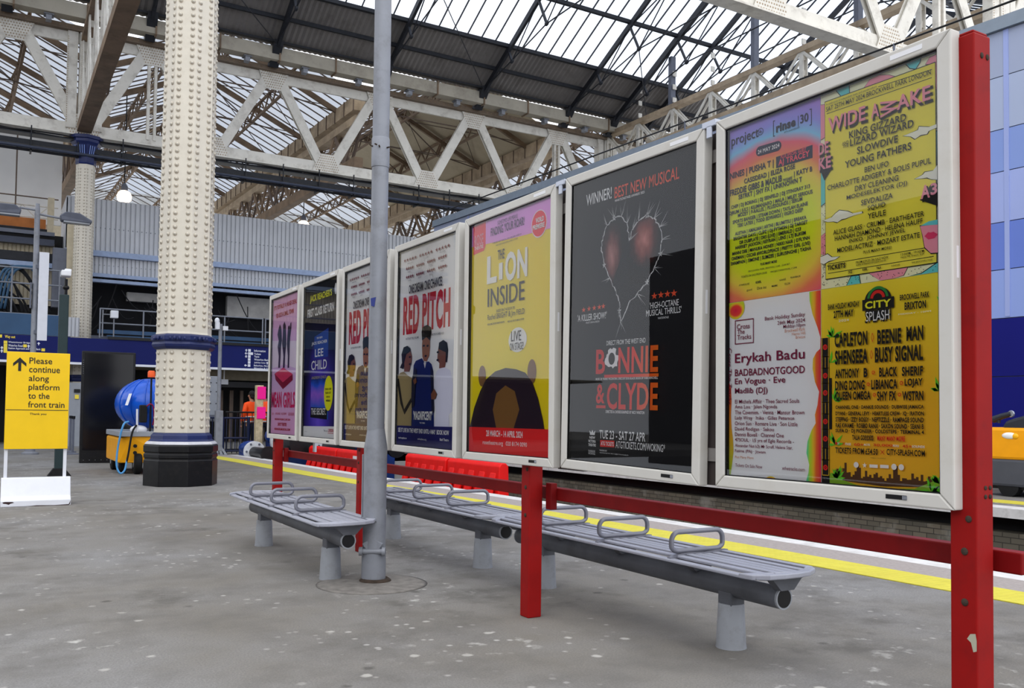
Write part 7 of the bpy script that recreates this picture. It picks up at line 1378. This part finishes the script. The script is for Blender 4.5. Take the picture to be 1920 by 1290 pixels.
for (bx_, by_, n_) in ((0.05, -0.20, 8), (0.52, -0.13, 8), (0.50, -0.42, 8), (0.06, -0.45, 6), (0.06, -0.62, 7), (0.07, -0.75, 10), (0.50, -0.74, 12), (0.47, -0.77, 8), (0.04, -0.30, 5)):
    for i in range(n_):
        a = rd.uniform(0, PI); l_ = rd.uniform(0.03, 0.055); lv.append([(bx_, by_), (bx_+l_*0.5*math.cos(a)-0.006*math.sin(a), by_+l_*0.5*math.sin(a)+0.006*math.cos(a)), (bx_+l_*math.cos(a), by_+l_*math.sin(a)), (bx_+l_*0.5*math.cos(a)+0.006*math.sin(a), by_+l_*0.5*math.sin(a)-0.006*math.cos(a))])
ct.shapes('palm_leaves', 'leafgreen', lv)
spk = [rect(-0.004, -0.79, 0.034, -0.20), rect(0.034, -0.56, 0.046, -0.36), rect(0.515, -0.79, 0.544, -0.16)]
ct.shapes('speaker_stack', 'hair', spk)
con = []; wf = []
for (x0, x1, y0, y1) in ((0.0, 0.031, -0.79, -0.2), (0.519, 0.543, -0.79, -0.16)):
    y = y1; i = 0
    while y-0.06 > y0:
        h_ = (0.075, 0.045, 0.06)[i % 3]; wf += stroke([(x0, y), (x1, y), (x1, y-h_), (x0, y-h_)], 0.0025, True)
        if i % 3 == 1: wf += stroke([((x0+x1)/2, y), ((x0+x1)/2, y-h_)], 0.002)
        else: con.append(arcband((x0+x1)/2, y-h_/2, 0.005, 0.011, 0, 6.27)); con.append(circ((x0+x1)/2, y-h_/2, 0.003))
        y -= h_; i += 1
ct.shapes('speaker_outline', 'amber', wf); ct.shapes('speaker_cones', 'red', con)
lg = mm(SHP['city_logo'])[0]
ct.shapes('logo_backing', 'black', [circ(lg[0], lg[1]+0.005, 0.058, 0.05, a0=0, a1=PI)+[(lg[0]-0.058, lg[1]-0.02), (lg[0]+0.062, lg[1]-0.02)]])
ct.shapes('logo_arcs', 'green', [arcband(lg[0], lg[1]+0.012, 0.036, 0.046, 0.1, PI-0.1)]); ct.shapes('logo_inner_arc', 'red', [arcband(lg[0], lg[1]+0.012, 0.020, 0.032, 0.1, PI-0.1)])
ct.shapes('logo_plate', 'black', [rect(lg[0]-0.067, lg[1]-0.028, lg[0]+0.070, lg[1]+0.013)])
rr_ = [r for r in TXT['city'] if r[2] == 'SPLASH'][0]
ct.letter('splash_outline', 'black', [("SPLASH", rr_[3]/1000, rr_[4]/1000, rr_[5]/1000*1.12, rr_[6]/1000*1.35, .0)])
ct.shapes('splash_backing', 'black', [rect(rr_[3]/1000-0.05, rr_[4]/1000-0.015, rr_[3]/1000+0.05, rr_[4]/1000+0.022)])
ct.shapes('red_marks', 'red', sum([stroke([(x, y+0.016), (x+0.006, y), (x, y-0.016), (x-0.006, y)], 0.0018, True) for x, y in mm(SHP['city_dia'])], [])+[arcband(x, y, 0.0042, 0.0068, 0, 6.27) for x, y in mm(SHP['city_circ'])]+sum([stroke([(x-0.008, y-0.008), (x+0.008, y+0.008)], 0.002)+stroke([(x-0.008, y+0.008), (x+0.008, y-0.008)], 0.002) for x, y in mm(SHP['city_x'])], []))
ds = mm(SHP['city_dots']); ct.shapes('sponsor_marks', 'white', [circ(ds[i][0], ds[i][1], 0.011) for i in (0, 4, 5)]+[star(ds[1][0], ds[1][1], 0.011)]+[rect(ds[i][0]-0.018, ds[i][1]-0.006, ds[i][0]+0.018, ds[i][1]+0.006) for i in (2, 3)])
ct.text('city')

# ---- board 6: black musical poster
fr6, T6 = frame_board(6, 'white poster frame second from the tall red post, holding the black heart poster')
bn = Poster('black musical poster with a sparking white heart outline and red title', T6, -0.56, 0.55, -0.80, 0.80, 'print_bonnie')
ht = mm(SHP['bonnie_heart'])
bn.shapes('face_left', 'print_face_left', [[p for p in ht[4:12]]+[(ht[12][0]-0.02, ht[12][1]), (-0.13, 0.22), (-0.17, 0.10)]])
bn.shapes('face_right', 'print_face_right', [[p for p in ht[12:22]]+[(-0.0, 0.16), (-0.03, 0.3)]])
rd = random.Random(11); sp_ = []
for i in range(len(ht)):
    a = ht[i]; b = ht[(i+1) % len(ht)]; n = 5; last = a
    for j in range(1, n+1):
        t = j/n; q = (a[0]+(b[0]-a[0])*t+rd.uniform(-.006, .006), a[1]+(b[1]-a[1])*t+rd.uniform(-.006, .006)); sp_ += stroke([last, q], rd.uniform(0.002, 0.008)); last = q
    if 8 <= i <= 20 or i in (0, 1, 22, 4):
        for j in range(4):
            an = math.atan2(a[1]-0.25, a[0]+0.09)+rd.uniform(-.6, .6); l_ = rd.uniform(0.03, 0.10); st_ = (a[0], a[1]); sp_.append([(st_[0]-0.0012*math.sin(an), st_[1]+0.0012*math.cos(an)), (st_[0]+l_*math.cos(an), st_[1]+l_*math.sin(an)), (st_[0]+0.0012*math.sin(an), st_[1]-0.0012*math.cos(an))])
for i in (1, 5, 9, 15, 19, 21): sp_.append(star(ht[i][0], ht[i][1], 0.018))
bn.shapes('spark_heart', 'white', sp_)
bs = mm(SHP['bonnie_stars']); bn.shapes('review_stars', 'orange', [star(x, y, 0.016, 1.3) for x, y in bs[:5]]+[star(x, y, 0.019, 1.3) for x, y in bs[5:]])
bb = mm(SHP['bonnie_bars']); bn.shapes('title_bars', 'print_title_red', [rect(bb[2][0]-0.02, bb[2][1]-0.008, bb[3][0], bb[2][1]+0.008), rect(bb[4][0], bb[4][1]-0.008, bb[5][0], bb[4][1]+0.008)])
q = mm(SHP['bonnie_O'])[0]; rd = random.Random(2); burst = []
for i in range(28):
    an = 2*PI*i/28; r_ = 0.055*(1+rd.uniform(-.25, .25)); burst.append((q[0]+r_*math.cos(an)*0.95, q[1]+r_*math.sin(an)))
bn.shapes('bullet_hole', 'white', [burst]); bn.shapes('bullet_hole_centre', 'black', [circ(q[0], q[1], 0.028, 0.032)])
bn.shapes('ticket_panel', 'red', [mm(SHP['bonnie_box'])])
q = mm(SHP['bonnie_crown'])[0]; bn.shapes('crown', 'white', [[(q[0]-0.022, q[1]-0.012), (q[0]+0.022, q[1]-0.012), (q[0]+0.026, q[1]+0.012), (q[0]+0.011, q[1]), (q[0], q[1]+0.016), (q[0]-0.011, q[1]), (q[0]-0.026, q[1]+0.012)]])
INK['print_title_red'] = M_['print_title_red']
TXT['bonnie'] = [tuple(['title_lettering', 'print_title_red']+list(r[2:])) if r[0] == 'title_lettering' else r for r in TXT['bonnie']]
bn.text('bonnie')

# ---- board 5: yellow children's show
fr5, T5 = frame_board(5, 'white poster frame third from the tall red post, holding the yellow show poster')
ln = Poster('yellow family show poster with pink band, white title and dark rounded mound', T5, -0.575, 0.55, -0.80, 0.80, 'print_lion')
pb = mm(SHP['lion_pinkband']); ln.shapes('pink_band', 'pinkband', [[(-0.574, 0.799), (-0.574, pb[0][1])]+pb+[(0.549, pb[-1][1]+0.02), (0.549, 0.799)]])
ln.shapes('theatre_tab', 'tab', [mm(SHP['lion_tab'])+[]])
lc = mm(SHP['lion_circ']); rx = lc[1][0]-lc[0][0]; ry = abs(lc[2][1]-lc[0][1]); rx = max(rx, 0.06)
ln.shapes('premiere_ring', 'pinkwhite', [circ(lc[0][0], lc[0][1], rx*1.05, ry*1.05)]); ln.shapes('premiere_disc', 'tab', [circ(lc[0][0], lc[0][1], rx*0.96, ry*0.96)])
lb = mm(SHP['lion_bubble']); ln.shapes('speech_bubble', 'white', [circ(lb[0][0], lb[0][1], abs(lb[1][0]-lb[0][0]), abs(lb[2][1]-lb[3][1])/2)])
er = mm(SHP['lion_ears']); ln.shapes('side_lobes', 'ear', [circ(er[0][0], er[0][1], 0.05, 0.07), circ(er[1][0], er[1][1], 0.05, 0.075)])
mo = mm(SHP['lion_mound']); ln.shapes('dark_mound', 'lionbrown', [mo])
ln.shapes('brown_patch', 'lionpatch', [mm(SHP['lion_patch'])])
lr = mm(SHP['lion_red']); ln.shapes('date_band', 'band_red', [[(-0.574, -0.799), (0.549, -0.799), (0.549, lr[1][1]), (-0.574, lr[0][1])]])
ln.text('lion')

# ---- boards 4 and 3: the same football play poster twice
def pitch_poster(T, label):
    p = Poster(label, T, -0.585, 0.55, -0.80, 0.80, 'print_pitch')
    p.shapes('title_block', 'crimson', [])if False else None
    tl = [r for r in TXT['pitch'] if r[0] == 'title_lettering']
    p.letter('title_lettering', 'crimson', [(r[2], r[3]/1000, r[4]/1000, r[5]/1000, r[6]/1000, r[8]) for r in tl])
    p.shapes('actor_right', 'pale', [mm(SHP['pitch_right'])]); p.shapes('actor_right_head', 'skin_b', [mm(SHP['pitch_rhead'])]); p.shapes('actor_right_hair', 'hair', [mm(SHP['pitch_rhair'])])
    p.shapes('actor_middle', 'navyjacket', [mm(SHP['pitch_mid'])]); p.shapes('actor_middle_shirt', 'white', [mm(SHP['pitch_vest'])]); p.shapes('actor_middle_head', 'skin_a', [mm(SHP['pitch_mhead'])]); p.shapes('actor_middle_hair', 'hair', [mm(SHP['pitch_mhair'])])
    p.shapes('actor_left_head', 'skin_c', [mm(SHP['pitch_lhead'])]); p.shapes('actor_left', 'khaki', [mm(SHP['pitch_left'])]); p.shapes('jacket_stripe', 'stripe', [mm(SHP['pitch_stripe'])]); p.shapes('cap', 'hair', [mm(SHP['pitch_lcap'])])
    p.shapes('jacket_sleeves', 'navy', [mm(q_) for q_ in SHP['pitch_arms']]); p.shapes('hands', 'skin_b', [mm(q_) for q_ in SHP['pitch_hands']])
    e_ = mm(SHP['pitch_eyes']); p.shapes('facial_features', 'hair', [circ(x, y, 0.020, 0.008, 12) for x, y in e_])
    bl = mm(SHP['pitch_blue']); p.shapes('booking_band', 'band_navy', [[(-0.584, -0.799), (0.549, -0.799), (0.549, bl[1][1]), (-0.584, bl[0][1])]])
    p.shapes('review_stars', 'mag', [star(x/1000, y/1000, max(r/1000, 0.018), 1.15) for x, y, r in SHP['pitch_stars']])
    p.text('pitch', skip=('title_lettering',))
    return p
fr4, T4 = frame_board(4, 'white poster frame fourth from the tall red post, holding a pale football play poster')
pitch_poster(T4, 'pale football play poster with three young men, right of the grey pole')
fr3, T3 = frame_board(3, 'white poster frame half hidden behind the grey pole')
pitch_poster(T3, 'pale football play poster partly hidden behind the grey pole')

# ---- board 2: black book poster
fr2, T2 = frame_board(2, 'white poster frame second from the far end, holding the dark book poster')
rc = Poster('dark thriller book poster with yellow and white headline', T2, -0.60, 0.55, -0.80, 0.80, 'print_reach')
wb = mm(SHP['reach_white']); rc.shapes('footer_band', 'stickerw', [[(-0.599, -0.799), (0.549, -0.799), (0.549, wb[1][1]), (-0.599, wb[0][1])]])
rc.shapes('book_cover', 'print_book', [mm(SHP['reach_book'])]); rc.shapes('book_cover_top', 'book', [[(-0.20, 0.02), (-0.20, 0.24), (0.23, 0.30), (0.23, 0.02)]]); rc.shapes('book_cover_base', 'bookbase', [mm(SHP['reach_bookbase'])])
sh_ = mm(SHP['reach_sticker']); rc.shapes('round_sticker', 'sticker', [circ(sh_[0][0], sh_[0][1], 0.13, 0.17)])
q = mm(SHP['reach_icon'])[0]; rc.shapes('round_logo', 'white', [circ(q[0], q[1], 0.032, 0.055)])
rc.text('reach')
# ---- board 1: pink musical poster
fr1, T1 = frame_board(1, 'white poster frame at the far end of the row, holding the pink poster')
mg = Poster('pink musical poster with three silhouettes standing on a red block', T1, -0.62, 0.55, -0.80, 0.80, 'print_mean')
mg.shapes('pale_field', 'pinkwhite', [mm(SHP['mean_white'])]); mg.shapes('block', 'block', [mm(SHP['mean_block'])]); mg.shapes('block_top', 'blocktop', [mm(SHP['mean_blocktop'])])
mg.shapes('silhouettes', 'silh', [mm(f) for f in SHP['mean_figs']]); mg.text('mean')
